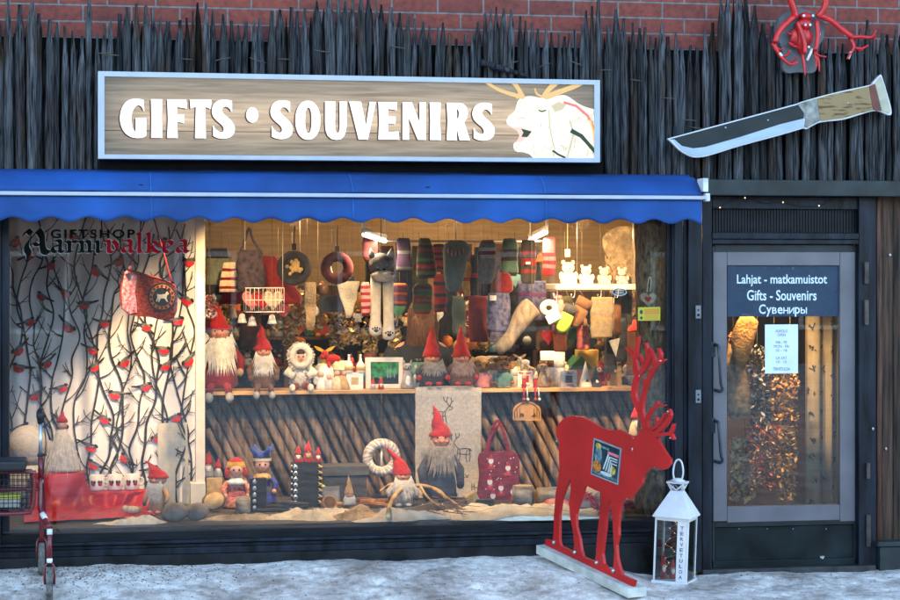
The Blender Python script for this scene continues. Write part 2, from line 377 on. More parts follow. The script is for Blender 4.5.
stk_t = thing('stake_cladding', 'weathered grey pointed wooden stakes nailed upright above the shop front', 'cladding', P(300, 176, YS))
for i, (x, y) in enumerate(tips):
    xl = tips[i-1][0] if i else x-9; xr = tips[i+1][0] if i < len(tips)-1 else x+9
    hw = min(5., max(2.7, (xr-xl)/4-.1+rr(-.5,.4))); yb = 186 if (x < 96 or x > 603) else 172
    t = P(x, y, YS); bt = P(x+rr(-1.2,1.2), yb, YS); k = mpp(x, YS); dy = (i % 2)*.022+rr(-.006,.01); L = t.z-bt.z; r = hw*k; rings = []
    lean = rr(-1.5, 1.5)*k; b0 = rr(0, 6); br = rr(.4, 1.3); wr = rr(0, .3); tl = rr(.1,.26); te = rr(.2,.5)
    if random.random() < .12: br *= .6
    for q in range(23):
        f = q/22; z = bt.z+L*f; tap = 1 if z < t.z-tl else max(te, ((t.z-z)/tl)**.75)
        cx = bt.x+(t.x-bt.x)*f+lean*math.sin(f*3.1)+.004*noise.noise((b0*9, z*3, 1))
        rings.append((cx+.004*noise.noise((b0*3, z*9, 8)), YS+dy, z, r*tap*(1+.14*noise.noise((b0, z*4, 3))+.05*noise.noise((b0, z*16, 6))), .019*tap+.003))
    sk.loft(rings, 0, 10, sq=.62, tint=(br*(1+wr*.25), br, br*(1-wr*.2)))
for i in range(len(tips)-1):                              # thinner stakes set behind, in the gaps
    if tips[i+1][0]-tips[i][0] < 8.4: continue
    x = (tips[i][0]+tips[i+1][0])/2+rr(-.8,.8); t = P(x, max(tips[i][1], tips[i+1][1])+rr(6,30), YS+.05); bt = P(x+rr(-1.5,1.5), 186 if (x < 96 or x > 603) else 172, YS+.05); br = rr(.2,.6); wr = rr(0,.3); r = rr(2.2,3.6)*mpp(x,YS)
    sk.loft([(bt.x+(t.x-bt.x)*f+.004*noise.noise((x,f*9,2)), YS+.05, bt.z+(t.z-bt.z)*f, r*min(1,(1.03-f)*5)*(1+.25*noise.noise((x,f*12,5))), .013*min(1,(1.03-f)*5)) for f in (0,.15,.3,.45,.6,.7,.8,.88,.94,1)], 0, 6, tint=(br*(1+wr*.25),br,br*(1-wr*.2)))
for i in range(26):                                       # low second layer that fills the gaps
    x = rr(-50, 940); t = P(x, rr(52, 95), YS+.04); bt = P(x+rr(-3,3), 186 if (x < 96 or x > 603) else 172, YS+.04); br = rr(.35, .7)
    sk.loft([(bt.x+(t.x-bt.x)*f, YS+.045, bt.z+(t.z-bt.z)*f, .022*min(1, (1.02-f)*6), .015*min(1, (1.02-f)*6)) for f in (0,.2,.4,.6,.8,.9,.97,1)], 0, 7, tint=(br,br,br))
a = P(481, 62, YS-.05); c = P(527, 76, YS-.05); sk.tube([a, (a+c)/2, c], [.022,.02,.012], 0, 7, tint=(.55,.55,.6))
stakem = mat('weathered wood', (.05,.055,.064), .9, .8, 13, 1.0, stretch=(9,9,.5), tint=True, bsc=22, bdist=.01, spec=.12)
_n = stakem.node_tree.nodes; _l = stakem.node_tree.links; _b = _n['Principled BSDF']; _src = _b.inputs['Base Color'].links[0].from_socket
_tc = _n.new('ShaderNodeTexCoord'); _mp = _n.new('ShaderNodeMapping'); _mp.inputs['Scale'].default_value = (4,4,.9); _l.new(_tc.outputs['Object'], _mp.inputs[0])
_z = _n.new('ShaderNodeTexNoise'); _z.inputs['Scale'].default_value = 2.2; _z.inputs['Detail'].default_value = 6; _l.new(_mp.outputs[0], _z.inputs[0])
_r = _n.new('ShaderNodeValToRGB'); _r.color_ramp.elements[0].position = .5; _r.color_ramp.elements[0].color = (1,1,1,1); _r.color_ramp.elements[1].position = .66; _r.color_ramp.elements[1].color = (.75,.48,.33,1); _l.new(_z.outputs[0], _r.inputs[0])
_x = _n.new('ShaderNodeMix'); _x.data_type = 'RGBA'; _x.blend_type = 'MULTIPLY'; _x.inputs[0].default_value = 1; _l.new(_src, _x.inputs[6]); _l.new(_r.outputs[0], _x.inputs[7]); _l.new(_x.outputs[2], _b.inputs['Base Color'])
build('stake_row', sk, stakem, stk_t, True)
tw = MB()
for (x, y) in ((105,53),(112,55),(187,59),(223,59),(258,60),(284,59),(322,51),(398,47),(512,63),(545,65),(577,63),(606,70),(636,80),(668,98),(690,120),(698,128)):
    p = P(x, y, YS-.045); u = rr(.03,.055); s_ = rr(-.02,.02)
    tw.tube([p+Vector((-u,.012,-s_)), p+Vector((-u*.3,-.004,0)), p+Vector((u*.4,-.004,s_*.4)), p+Vector((u,.012,s_))], .0035, 0, 5)
split('twig_tie', tw, mat('dry willow tie', (.07,.055,.035)), stk_t, True)

# ------------------------------------------------------------------ lit sign GIFTS . SOUVENIRS
YG = -.26
sg = thing('shop_sign', 'long light box sign reading GIFTS SOUVENIRS with a pale reindeer on brown boards', 'sign', P(350, 160, YG))
def sgn(x, y, t): return P(x, y, YG)+Vector((0, t, 0))
TL, TR, BL, BR = (98,71), (600,80), (98,158.5), (600,162.3)
def edge(x0, y0, x1, y1, m): m.shape([[(x0[0],x0[1]),(x1[0],x1[1]),(y1[0],y1[1]),(y0[0],y0[1])]], sgn, .17)
f = MB(); inn = [(104.5,76.2),(594.5,84.6),(594.5,158.2),(104.5,154.2)]
outr = [TL, TR, BR, BL]
f.shape([[outr[0], outr[1], inn[1], inn[0]]], sgn, .17); f.shape([[inn[3], inn[2], outr[2], outr[3]]], sgn, .17)
f.shape([[outr[0], inn[0], inn[3], outr[3]]], sgn, .168); f.shape([[inn[1], outr[1], outr[2], inn[2]]], sgn, .168)
build('frame', f, M['alu'], sg, True)
f = MB(); f.shape([outr], lambda x, y, t: P(x, y, YG)+Vector((0, .171+t, 0)), .012); build('back_tray', f, mat('light box tray', (.75,.75,.75)), sg, True)
def sign_panel_mat(name, wooden, col=(.8,.78,.7), es=.11):
    m = bpy.data.materials.new(name); m.use_nodes = True; n = m.node_tree.nodes; l = m.node_tree.links; n.remove(n['Principled BSDF']); o = n['Material Output']
    d = n.new('ShaderNodeBsdfDiffuse'); t = n.new('ShaderNodeBsdfTranslucent'); ad = n.new('ShaderNodeMixShader'); ad.inputs[0].default_value = .6
    gl = n.new('ShaderNodeBsdfGlossy'); gl.inputs['Roughness'].default_value = .35; mx = n.new('ShaderNodeMixShader'); mx.inputs[0].default_value = .03
    if wooden:
        tc = n.new('ShaderNodeTexCoord'); mp = n.new('ShaderNodeMapping'); mp.inputs['Scale'].default_value = (.55,1,9); l.new(tc.outputs['Object'], mp.inputs[0])
        nz = n.new('ShaderNodeTexNoise'); nz.inputs['Scale'].default_value = 4.5; nz.inputs['Detail'].default_value = 8; nz.inputs['Distortion'].default_value = .5; l.new(mp.outputs[0], nz.inputs[0])
        rp = n.new('ShaderNodeValToRGB'); e = rp.color_ramp.elements; e[0].position = .3; e[1].position = .7; e[0].color = (.17,.125,.085,1); e[1].color = (.33,.26,.185,1); l.new(nz.outputs[0], rp.inputs[0])
        for q in (d, t): l.new(rp.outputs[0], q.inputs[0])
    else:
        em = n.new('ShaderNodeEmission'); em.inputs[0].default_value = (*col, 1); em.inputs[1].default_value = es
        d.inputs[0].default_value = (*col, 1); ad = n.new('ShaderNodeAddShader'); l.new(d.outputs[0], ad.inputs[0]); l.new(em.outputs[0], ad.inputs[1]); l.new(ad.outputs[0], o.inputs[0]); return m
    l.new(d.outputs[0], ad.inputs[1]); l.new(t.outputs[0], ad.inputs[2]); l.new(ad.outputs[0], mx.inputs[1]); l.new(gl.outputs[0], mx.inputs[2]); l.new(mx.outputs[0], o.inputs[0]); return m
pn = MB()
mid = lambda a, b, t: (a[0]+(b[0]-a[0])*t, a[1]+(b[1]-a[1])*t)
sgp = lambda x, y, t: P(x, y, YG)+Vector((0, .014+t, 0))
vsq = [sgp(*q, 0) for q in inn]
pn.add(vsq, [(0,1,2,3)], 0, False)
build('panel', pn, sign_panel_mat('printed board pattern', True), sg, True)
gm = MB(); gm.ribbon([(104.8,130.2),(250,131.6),(400,133.2),(594,136.5)], .7, sgp, .0, 0, .0015); build('board_joint', gm, sign_panel_mat('board joint', False, (.07,.045,.03)), sg, True)
def ltop(x): return 98.7+(x-120)*(103.2-98.7)/374
def lbot(x): return 137.4+(x-120)*(140.2-137.4)/374
GL = {
 'I': [[(0,1),(.98,1),(.93,.5),(1,0),(.02,0),(.06,.5)]],
 'F': [[(0,1),(.97,1),(.99,.77),(.5,.81),(.5,.61),(.86,.61),(.86,.4),(.5,.42),(.53,0),(.0,0),(.04,.5)]],
 'T': [[(0,1),(1,1),(.97,.77),(.71,.82),(.74,0),(.24,0),(.28,.82),(.03,.77)]],
 'E': [[(0,1),(.9,1),(.87,.79),(.47,.82),(.47,.61),(.82,.61),(.82,.42),(.47,.42),(.47,.19),(.96,.22),(1,0),(0,0),(.04,.5)]],
 'V': [[(0,1),(.44,1),(.63,.36),(.77,1),(1,1),(.7,0),(.35,0)]],
 'N': [[(0,1),(.4,1),(.74,.44),(.73,1),(1,1),(1,0),(.66,0),(.26,.6),(.27,0),(0,0)]],
 'U': [[(0,1),(.46,1),(.45,.4),(.46,.26),(.51,.18),(.57,.165),(.63,.19),(.67,.28),(.68,.4),(.67,1),(1,1),(.99,.4),(.96,.22),(.87,.08),(.72,0),(.52,-.02),(.28,.01),(.12,.09),(.03,.22),(.0,.4)]],
 'R': [[(0,1),(.5,1.0),(.74,.98),(.9,.89),(.96,.74),(.91,.59),(.78,.49),(1.06,0),(.58,0),(.45,.36),(.45,0),(0,0),(.04,.5)], [(.45,.84),(.52,.82),(.56,.74),(.54,.62),(.45,.55)]],
 'S': [[(.88,.98),(.88,.7)]+smooth([(.88,.7),(.74,.8),(.6,.835),(.47,.8),(.44,.73),(.5,.655),(.66,.565),(.85,.46),(.98,.34),(1,.22),(.93,.1),(.75,.02),(.5,-.01),(.25,.01),(.06,.06)],3,False)[1:]+smooth([(.06,.34),(.16,.24),(.32,.175),(.45,.165),(.52,.21),(.51,.28),(.42,.36),(.22,.46),(.06,.57),(0,.7),(.04,.84),(.16,.94),(.36,1),(.6,1.01),(.78,.995)],3,False)],
 'G': [[(.9,.98)]+smooth([(.93,.68),(.84,.79),(.72,.845),(.58,.8),(.47,.66),(.44,.48),(.47,.3),(.53,.19),(.6,.165)],3,False)+[(.6,.51),(1,.51),(1,.05)]+smooth([(.85,0),(.65,-.01),(.42,.02),(.2,.12),(.06,.28),(0,.48),(.04,.7),(.16,.87),(.34,.97),(.58,1.01),(.76,1)],3,False)],
}
def oval(cx, cy, rx, ry, n=28, p=1.): return [(cx+rx*math.copysign(abs(math.cos(2*math.pi*i/n))**p, math.cos(2*math.pi*i/n)), cy+ry*math.copysign(abs(math.sin(2*math.pi*i/n))**p, math.sin(2*math.pi*i/n))) for i in range(n)]
GL['O'] = [oval(.5,.495,.5,.515,30,.92), oval(.52,.495,.135,.34,24,.9)]
GL['.'] = [oval(.5,.62,.5,.2,20)]
word = [('G',120,146.2),('I',151,162.5),('F',167.3,187),('T',190,211.5),('S',212,234.8),('.',246.3,258.5),('S',270.6,292.8),('O',295.5,320.5),('U',325.3,347),('V',349.5,376),('E',378.6,399.4),('N',402.8,426),('I',430,441),('R',447,469),('S',472.7,494.8)]
bod = MB(); shd = MB()
for ch, x0, x1 in word:
    lp = [[(x0+(x1-x0)*u, lbot(x0+(x1-x0)*u)+(ltop(x0+(x1-x0)*u)-lbot(x0+(x1-x0)*u))*v) for u, v in q] for q in GL[ch]]
    bod.shape(lp, lambda x, y, t: sgp(x, y, t-.009), .004)
    shd.shape([[(x-1.5, y+.9) for x, y in q] for q in lp], lambda x, y, t: sgp(x, y, t-.0035), .002)
for m_, nm, mt in ((shd, 'letter_shadow', sign_panel_mat('brown letter edge', False, (.07,.035,.025))), (bod, 'lettering', sign_panel_mat('white lettering', False, (.9,.88,.82)))): build(nm, m_, mt, sg, True)
# the printed reindeer
def spx(zx, zy): return (480+zx/6, 70+zy/6)
rd = MB()
bodyo = smooth([spx(*q) for q in [(160,305),(175,275),(210,245),(225,195),(245,170),(300,155),(370,165),(450,155),(510,150),(550,170),(600,205),(660,228),(690,235)]], 3, False)+[spx(690,528),spx(322,528)]+smooth([spx(*q) for q in [(300,505),(260,492),(225,490),(205,470),(205,440),(225,425),(240,395),(220,360),(190,340),(165,325)]], 3, False)
rd.shape([bodyo], lambda x, y, t: sgp(x, y, t-.004), .003)
rdo = build('reindeer_print', rd, sign_panel_mat('white reindeer print', False, (.62,.53,.4), .088), sg, True)
an = MB()
for i, (pp, ww) in enumerate([([(40,72),(110,115),(180,140),(265,165)],[3,3.5,4,4]), ([(205,74),(225,100),(250,140),(265,170)],[4.5,4,4,3]), ([(232,100),(235,140),(222,172)],[1.5,2,1]), ([(460,74),(420,110),(380,165)],[5.5,5,3.5]), ([(610,76),(560,100),(480,130),(390,165)],[5,5,5.5,4]), ([(332,108),(342,140),(375,158)],[1.5,2,2.5])]):
    an.ribbon(smooth([spx(*q) for q in pp], 4, False), [ww[min(len(ww)-1, int(k/4))] for k in range(4*(len(pp)-1)+1)], sgp, .0, 0, .0046+.0002*i)
build('antler_print', an, sign_panel_mat('tan antler print', False, (.5,.29,.12), .09), sg, True)
mo = MB()
mo.shape([[spx(*q) for q in [(190,345),(245,342),(315,365),(290,400),(250,428),(218,432),(240,395),(222,362)]]], lambda x, y, t: sgp(x, y, t-.0052), .001, 0)
mo.shape([[spx(*q) for q in [(248,350),(312,368),(285,402),(250,400),(262,375)]]], lambda x, y, t: sgp(x, y, t-.0064), .001, 1)
mo.ribbon([spx(*q) for q in [(505,192),(580,215),(650,275),(695,370)]], 2.6, sgp, 0, 2, .0052); mo.ribbon([spx(*q) for q in [(660,300),(685,380),(695,500)]], 2, sgp, 0, 3, .0054)
mo.ribbon([spx(*q) for q in [(548,362),(610,395),(650,440),(694,492)]], [4.5,4,3.5,3.5], sgp, 0, 1, .0056); mo.ribbon([spx(*q) for q in [(438,482),(470,505),(515,526)]], 2., sgp, 0, 1, .0058)
mo.ribbon([spx(*q) for q in [(235,288),(270,285)]], .9, sgp, 0, 0, .005); mo.ribbon([spx(*q) for q in [(415,240),(420,330),(440,440),(455,480)]], 1.2, sgp, 0, 4, .005); mo.ribbon([spx(*q) for q in [(540,300),(565,380),(545,450),(525,525)]], 1.8, sgp, 0, 4, .005); mo.ribbon([spx(*q) for q in [(365,245),(395,240)]], 1.2, sgp, 0, 4, .005)
def inside(p, poly):
    c = False
    for i_ in range(len(poly)):
        a_, b_ = poly[i_], poly[i_-1]
        if (a_[1] > p[1]) != (b_[1] > p[1]) and p[0] < (b_[0]-a_[0])*(p[1]-a_[1])/(b_[1]-a_[1])+a_[0]: c = not c
    return c
k_ = 0
while k_ < 420:                                           # printed strokes of fur
    q_ = (rr(165,690), rr(160,526)); e_ = (q_[0]+rr(-8,14), q_[1]+rr(14,44))
    if not (inside(spx(*q_), bodyo) and inside(spx(*e_), bodyo)): continue
    dk_ = noise.noise((q_[0]*.012, q_[1]*.016, 3))+.35*(q_[1] > 440)+.25*(q_[0] > 540)
    mo.ribbon([spx(*q_), spx((q_[0]+e_[0])/2+3, (q_[1]+e_[1])/2), spx(*e_)], [.25, rr(.5,1.1), .15], sgp, 0, 5 if dk_ < 0 else 6 if dk_ < .3 else 7, .0042+.0000015*k_); k_ += 1
mo.shape([[spx(*q_) for q_ in [(430,215),(470,190),(520,205),(500,235),(455,250)]]], lambda x, y, t: sgp(x, y, t-.0049), .0001, 4); mo.ribbon(smooth([spx(*q_) for q_ in [(355,238),(372,248),(398,240)]],3,False), 1.1, sgp, 0, 1, .0062); mo.ribbon([spx(*q_) for q_ in [(228,292),(250,283),(272,290)]], 1.2, sgp, 0, 0, .0062)
build('harness_print', mo, [sign_panel_mat('pink print', False, (.7,.32,.25)), sign_panel_mat('dark print', False, (.03,.045,.03)), sign_panel_mat('red print', False, (.6,.12,.1)), sign_panel_mat('orange print', False, (.65,.35,.1)), sign_panel_mat('sand print', False, (.46,.34,.2), .06), sign_panel_mat('cream fur print', False, (.58,.48,.34), .083), sign_panel_mat('cream fur print b', False, (.53,.41,.27), .075), sign_panel_mat('cream fur print c', False, (.46,.33,.2), .065)], sg, True)
for i in range(1):
    ld = bpy.data.lights.new('sign_tube', 'AREA'); ld.shape = 'RECTANGLE'; ld.size = 2.75; ld.size_y = .09; ld.energy = 1.95; ld.color = (1,.92,.82)
    lo = bpy.data.objects.new('sign_tube', ld); C.objects.link(lo); lo.parent = sg
    lo.location = P(354, 118, YG)+Vector((0,.15,0))-sg.location; lo.rotation_euler = (R(90), 0, 0); lo.rotation_euler = (R(-90), R(180), 0)
    lo.rotation_euler = (R(90), 0, 0)

# ------------------------------------------------------------------ awning
aw = thing('awning', 'blue fabric shop awning with a white bar and scalloped valance', 'awning', P(350, 210, -.4))
YA = -.42; blue = mat('blue acrylic canvas', (.004,.052,.22), .75, .3, 1.6, .2, bsc=300, bdist=.003, stretch=(1,1,.5))
xa = P(-70, 200, YA).x; xb = P(702, 200, YA).x; zb = P(300, 195, YA).z; zbm = P(300, 193.2, YA).z
f = MB(); N = 90; prof = [(YA+.005, zbm+.004), (YA+.03, zbm+.04), (YA+.09, zbm+.085), (YA+.16, zbm+.118), (YA+.24, P(300,174,YA+.24).z), (YA+.27, P(300,173,YA+.27).z+.01)]
f.add([(xa+(xb-xa)*i/N, y, z+.003*noise.noise((i*.3, j, 0))+.007*noise.noise((i*.09, j*.5, 4))) for j, (y, z) in enumerate(prof) for i in range(N+1)], [(j*(N+1)+i, j*(N+1)+i+1, (j+1)*(N+1)+i+1, (j+1)*(N+1)+i) for j in range(len(prof)-1) for i in range(N)])
o = build('canopy', f, blue, aw, True); q = o.modifiers.new('s', 'SOLIDIFY'); q.thickness = .003
f = MB(); f.bx(xa, xb+.025, YA-.022, YA+.02, zb-.012, zbm); build('front_bar', f, M['alu'], aw, True, bev=.004)
f = MB(); N = 420; rows = 7; ph = P(51, 218, YA).x; per = P(444, 220, YA).x-P(409, 220, YA).x
vs = []
for j in range(rows+1):
    for i in range(N+1):
        x = xa+(xb-xa)*i/N; c = math.cos(2*math.pi*(x-ph)/per); zl = P(300, 222.5, YA).z+.014*(c+1)+.006*noise.noise((x*1.3,0,5)); t = j/rows
        vs.append((x, YA+.002-.02*t*noise.noise((x*2.1, t, 2))-.014*t*noise.noise((x*7, t*2, 7))-.02*t*noise.noise((x*3.3, 0, 17))-.012*t, zb-.014+(zl-(zb-.014))*t))
f.add(vs, [(j*(N+1)+i, (j+1)*(N+1)+i, (j+1)*(N+1)+i+1, j*(N+1)+i+1) for j in range(rows) for i in range(N)])
o = build('valance', f, blue, aw, True); q = o.modifiers.new('s', 'SOLIDIFY'); q.thickness = .002
f = MB(); c = P(706, 187, YA+.05); f.box((xb+.02, YA+.05, c.z+.01), (.035,.13,.085)); f.box((xb+.032, YA+.01, zb+.002), (.03,.06,.05))
build('end_cap', f, mat('white plastic', (.55,.57,.6), .5), aw, True, bev=.005)
f = MB(); f.bx(P(99,170,-.1).x, P(601,170,-.1).x, -.145, -.05, P(300,176,-.1).z, P(300,159,-.1).z); build('gap_fill', f, mat('black housing', (.004,.004,.005), .8, spec=.05), aw, True)  # black box standing in for the dark gap between sign and awning
f = MB()
for x in (140, 420, 690): a = P(x, 184, -.1); f.box((a.x, -.24, zb+.04), (.025,.3,.035))
split('support_arm', f, M['framed'], aw, True)
f = MB()
for x in (151, 353, 546):
    p_ = P(x, 205, YA-.006); f.tube([(p_.x, YA-.004, zb-.016), (p_.x+.002, YA-.012, zb-.07), (p_.x+.001, YA-.02, P(300,220,YA).z)], .0022, 0, 5)
    f.tube([(p_.x, prof[j][0]-.004, prof[j][1]+.003) for j in range(5)], .0022, 0, 5)
split('seam', f, mat('blue seam thread', (.02,.14,.42), .7), aw, True)
# ------------------------------------------------------------------ knife sign
YK = -.17
kn = thing('knife_sign', 'giant hunting knife sign with a curly birch handle mounted slanting on the stakes', 'sign', P(780, 115, YK))
top = [(667.3,138.6),(797.5,103.4),(802,101.6)]+smooth([(802,101.6),(822,95.8),(843,90.6),(870,84.8),(873,82.3),(880,75),(882,76.5),(886.8,91.7),(891.6,110),(889.3,115.2),(876.7,110.6),(860,114.6),(843,119.6),(821.7,122),(813.3,125.4),(806.7,129.2)],3,False)[1:]+[(803.5,128.2)]+smooth([(803.5,128.2),(780,135.2),(740,146),(710,155.3),(698,157.3),(690,156.2),(680,150.5),(671.7,142.2)],3,False)[1:]
f = MB(); f.shape([top], lambda x, y, t: P(x, y, YK)+Vector((0, t, 0)), .03); build('back_board', f, mat('silver edge', (.5,.52,.56), .35, .06, 8, .03), kn, True)
kp = lambda o: (lambda x, y, t: P(x, y, YK)+Vector((0, t-o, 0)))
dv = [(674,139.3),(681.7,145.9),(693,148.3),(705,146.9),(740,136.9),(780,124.2),(803.3,118.6)]
f = MB(); f.shape([[(669.5,139.2),(797,104.8),(803,104.6),(803.5,118.4)]+dv[::-1][1:]], kp(.004), .0038); build('blade', f, mat('dark blade print', (.007,.012,.015), .6, .3, 6, 0), kn, True)
f = MB(); f.shape([dv+[(803.5,127.2)]+[(780,134.2),(740,145),(710,154.3),(698,156.2),(690,155),(681,149.6),(674,141.2)]], kp(.0045), .0043); build('cutting_edge', f, mat('pale blade edge', (.3,.38,.47), .3, .08, 4, 0, stretch=(1,1,4)), kn, True)
f = MB(); f.shape([[(797.5,104.2),(802,102.6),(816.5,98.2),(818,109),(819.5,120.8),(813,124.2),(806.7,127.9),(804.2,126.5),(805.3,120),(803,112)]], kp(.006), .0058); build('bolster', f, mat('antler grey bolster', (.22,.22,.2), .6, .4, 16, .2), kn, True)
birch = mat('curly birch', (.22,.15,.065), .5, 0, 20, .05, col2=(.085,.035,.012), stretch=(.4,1,2.4))
e = birch.node_tree.nodes['Color Ramp'].color_ramp.elements if 'Color Ramp' in birch.node_tree.nodes else birch.node_tree.nodes['ColorRamp'].color_ramp.elements
e[0].position = .53; e[1].position = .62
f = MB(); f.shape([smooth([(817,98.4),(830,94.8),(843,91.8),(868.5,86.2),(870.5,98),(872.4,110.2),(860,113.2),(843,118.2),(822,120.8),(820.3,120.6),(818.4,109)],1)], kp(.005), .0048); build('handle', f, birch, kn, True)
f = MB(); f.shape([[(869,86),(874.5,83.7),(881,110.9),(873,110)]], kp(.006), .0058); build('spacer', f, mat('brown leather spacer', (.12,.03,.018), .5), kn, True)
f = MB(); f.shape([[(875,83),(880,76.6),(881.5,78),(886,92.5),(890.2,110.5),(888.5,113.6),(881.6,110.8)]], kp(.0055), .0053); build('pommel', f, mat('bone pommel', (.36,.34,.26), .5, .12), kn, True)
f = MB(); 
for (x, y) in ((725.5,127.5),(768,120),(848,103)): p = P(x, y, YK-.007); f.ell(p, (.006,.004,.006), 0, 8, 5)
split('screw', f, M['metal'], kn, True)

# ------------------------------------------------------------------ antler trophy
YT = -.14
tr = thing('antler_trophy', 'glossy red painted skull with antlers on a grey shield plaque', 'trophy', P(802, 40, YT))
def tz(zx, zy): return (750+zx/6, zy/6)
f = MB(); f.shape([smooth([tz(*q) for q in [(160,210),(165,130),(210,75),(300,52),(390,75),(440,130),(445,220),(410,290),(395,425),(300,432),(205,425),(195,310)]], 4)], plane(YT), .04); build('plaque', f, mat('grey plaque', (.08,.09,.105), .55), tr, True, bev=.006)
redp = mat('red gloss paint', (.45,.007,.01), .4, .2, 25, .12, spec=.5)
f = MB(); 
def tp(zx, zy, d): return P(*tz(zx, zy), YT)+Vector((0, -d, 0))
c = tp(318, 105, .045); f.ell(c, (.046,.035,.03), 0); c = tp(310, 150, .05); f.ell(c, (.05,.035,.035), 0); c = tp(262, 225, .03); f.ell(c, (.04,.025,.055), 0); c = tp(330, 225, .03); f.ell(c, (.04,.03,.06), 0); c = tp(300, 300, .03); f.loft([(c.x, c.y, c.z-.03, .02,.012),(c.x,c.y,c.z+.05,.045,.025),(c.x,c.y,c.z+.13,.04,.03),(c.x,c.y,c.z+.17,.045,.03)], 0, 10)
for q in ((225,210),(240,270),(270,285)): c = tp(*q, .045); f.tube([c+Vector((-.03,0,.01)), c, c+Vector((.025,.01,-.02))], [.006,.011,.004], 0, 6)
for v in f.v: v += Vector((1,0,1))*.008*noise.noise(v*40)
skl = build('skull', f, redp, tr, True)
f = MB(); 
for q in ((300,160),(328,160),(290,105),(345,105),(320,292),(415,203)): c = tp(*q, .1 if q[0] < 400 else .005); f.ell(c, (.009,.008,.009), 0, 8, 5)
for a, b2 in (((345,300),(315,370)),((150,325),(165,345)),((545,205),(545,225)),((575,320),(560,360))): f.tube([tp(*a,.085), tp(*b2,.085)], .009, 0, 6)
split('worn_spot', f, mat('bare white plaster', (.6,.58,.58)), tr, True)
def tine(mb, pts, r0, r1, d0=.06, d1=.1, n=7):
    r0 *= .86; r1 *= .86
    pp = smooth([tuple(tp(zx, zy, d0+(d1-d0)*k/max(1,len(pts)-1))) for k, (zx, zy) in enumerate(pts)], 3, False)
    mb.tube(pp, [r0+(r1-r0)*k/(len(pp)-1) for k in range(len(pp))], 0, n)
for side, tl in (('a', [([(255,110),(235,50),(205,-20),(190,-90),(200,-170)],.026,.02),([(245,105),(190,150),(140,205),(118,265)],.024,.022),([(118,262),(140,310),(170,360),(215,395),(255,380)],.02,.008),([(215,390),(240,365),(250,350)],.01,.005),([(170,350),(200,335),(208,310)],.012,.006),([(130,285),(155,305),(172,298)],.012,.005),([(265,140),(285,200),(300,270),(295,330)],.02,.016),([(295,320),(298,400),(298,462)],.017,.005),([(190,-90),(150,-130),(140,-170)],.016,.006),([(195,-60),(250,-90),(265,-130)],.014,.006)]),
                 ('b', [([(385,110),(420,60),(430,0),(440,-80),(425,-170)],.026,.02),([(400,100),(460,130),(520,185),(575,230)],.024,.021),([(570,230),(640,228),(700,232),(720,190)],.018,.007),([(690,232),(712,240),(712,225)],.01,.005),([(580,235),(598,285),(570,330),(548,362)],.018,.006),([(598,290),(640,300),(675,280)],.014,.006),([(620,300),(630,312),(640,305)],.008,.005),([(380,130),(382,200),(372,270),(355,310)],.02,.016),([(360,310),(385,340),(425,350)],.014,.005),([(375,320),(385,380),(382,440)],.016,.005),([(360,310),(372,370),(360,410)],.012,.005),([(440,-80),(480,-120),(490,-170)],.016,.006)])):
    f = MB()
    for pts, a, c in tl: tine(f, pts, a, c)
    build('antler', f, redp, tr, True)

# ------------------------------------------------------------------ door lintel, door frame, door
ln = MB(); zl = P(800,180.5,-.12).z; bpx(ln, 705, 180.3, 960, 196, -.12, .1); lo = solo('door_lintel', ln, mat('green black lintel', (.009,.015,.017), .5, .45, 6, .2), 'dark green black beam across the top of the door', 'lintel', loc=P(800,196,-.12), bev=.004)
YD = .05
df = thing('entrance_surround', 'blue black moulded timber frame around the glass shop door', 'door frame', P(785, 572, YD))
f = MB(); bpx(f, 702.5, 197, 712, 571, YD-.05, YD+.06); bpx(f, 859, 197, 876.5, 571, YD-.05, YD+.06); split('jamb', f, M['frame'], df, True, bev=.004)
f = MB(); bpx(f, 712.3, 233, 858.7, 239, YD-.06, YD+.05); bpx(f, 712.3, 239.3, 858.7, 244, YD-.045, YD+.05); bpx(f, 712.3, 197, 858.7, 209, YD-.03, YD+.05); build('head', f, M['frame'], df, True, bev=.003)
f = MB(); x = 713.
while x < 857.5: bpx(f, x, 209.3, min(x+2.2, 858.5), 232.7, YD, YD+.05); x += 2.9
bpx(f, 712.5, 209.2, 858.5, 232.8, YD+.051, YD+.07); build('fluted_panel', f, M['framed'], df, True)
f = MB(); bpx(f, 703, 568, 876, 574.5, YD-.09, YD+.06); build('threshold', f, mat('worn iron threshold', (.03,.03,.032), .5, .4, 12, .2), df, True, bev=.004)
f = MB()
for a, b2 in ((262,284),(300,325)): bpx(f, 865, a, 869, b2, YD-.075, YD-.051)
bpx(f, 867, 463, 870.5, 479, YD-.07, YD-.051); bpx(f, 866.5, 515, 871, 547, YD-.066, YD-.051)
split('hinge', f, mat('painted iron hinge', (.05,.04,.035), .5, .4), df, True, bev=.003)
f = MB()
for (x, y) in ((720,207.5),(745,197.8),(783,202.3),(819,205.7)): f.ell(P(x, y, YD-.055), .0045, 0, 8, 6)
split('light_bulb', f, M['bulb'], df, True)
f = MB(); f.tube([P(x, y, YD-.048) for x, y in smooth([(712,206),(720,207),(733,200),(745,197.5),(764,203),(783,202),(800,206),(819,205.5),(835,199)],3,False)], .0018, 0, 5); build('light_cord', f, mat('black cord', (.01,.01,.01)), df, True)
dr = thing('shop_entrance', 'dark timber shop door with a mauve glazing frame, blue film and white notice', 'door', P(785, 568, YD))
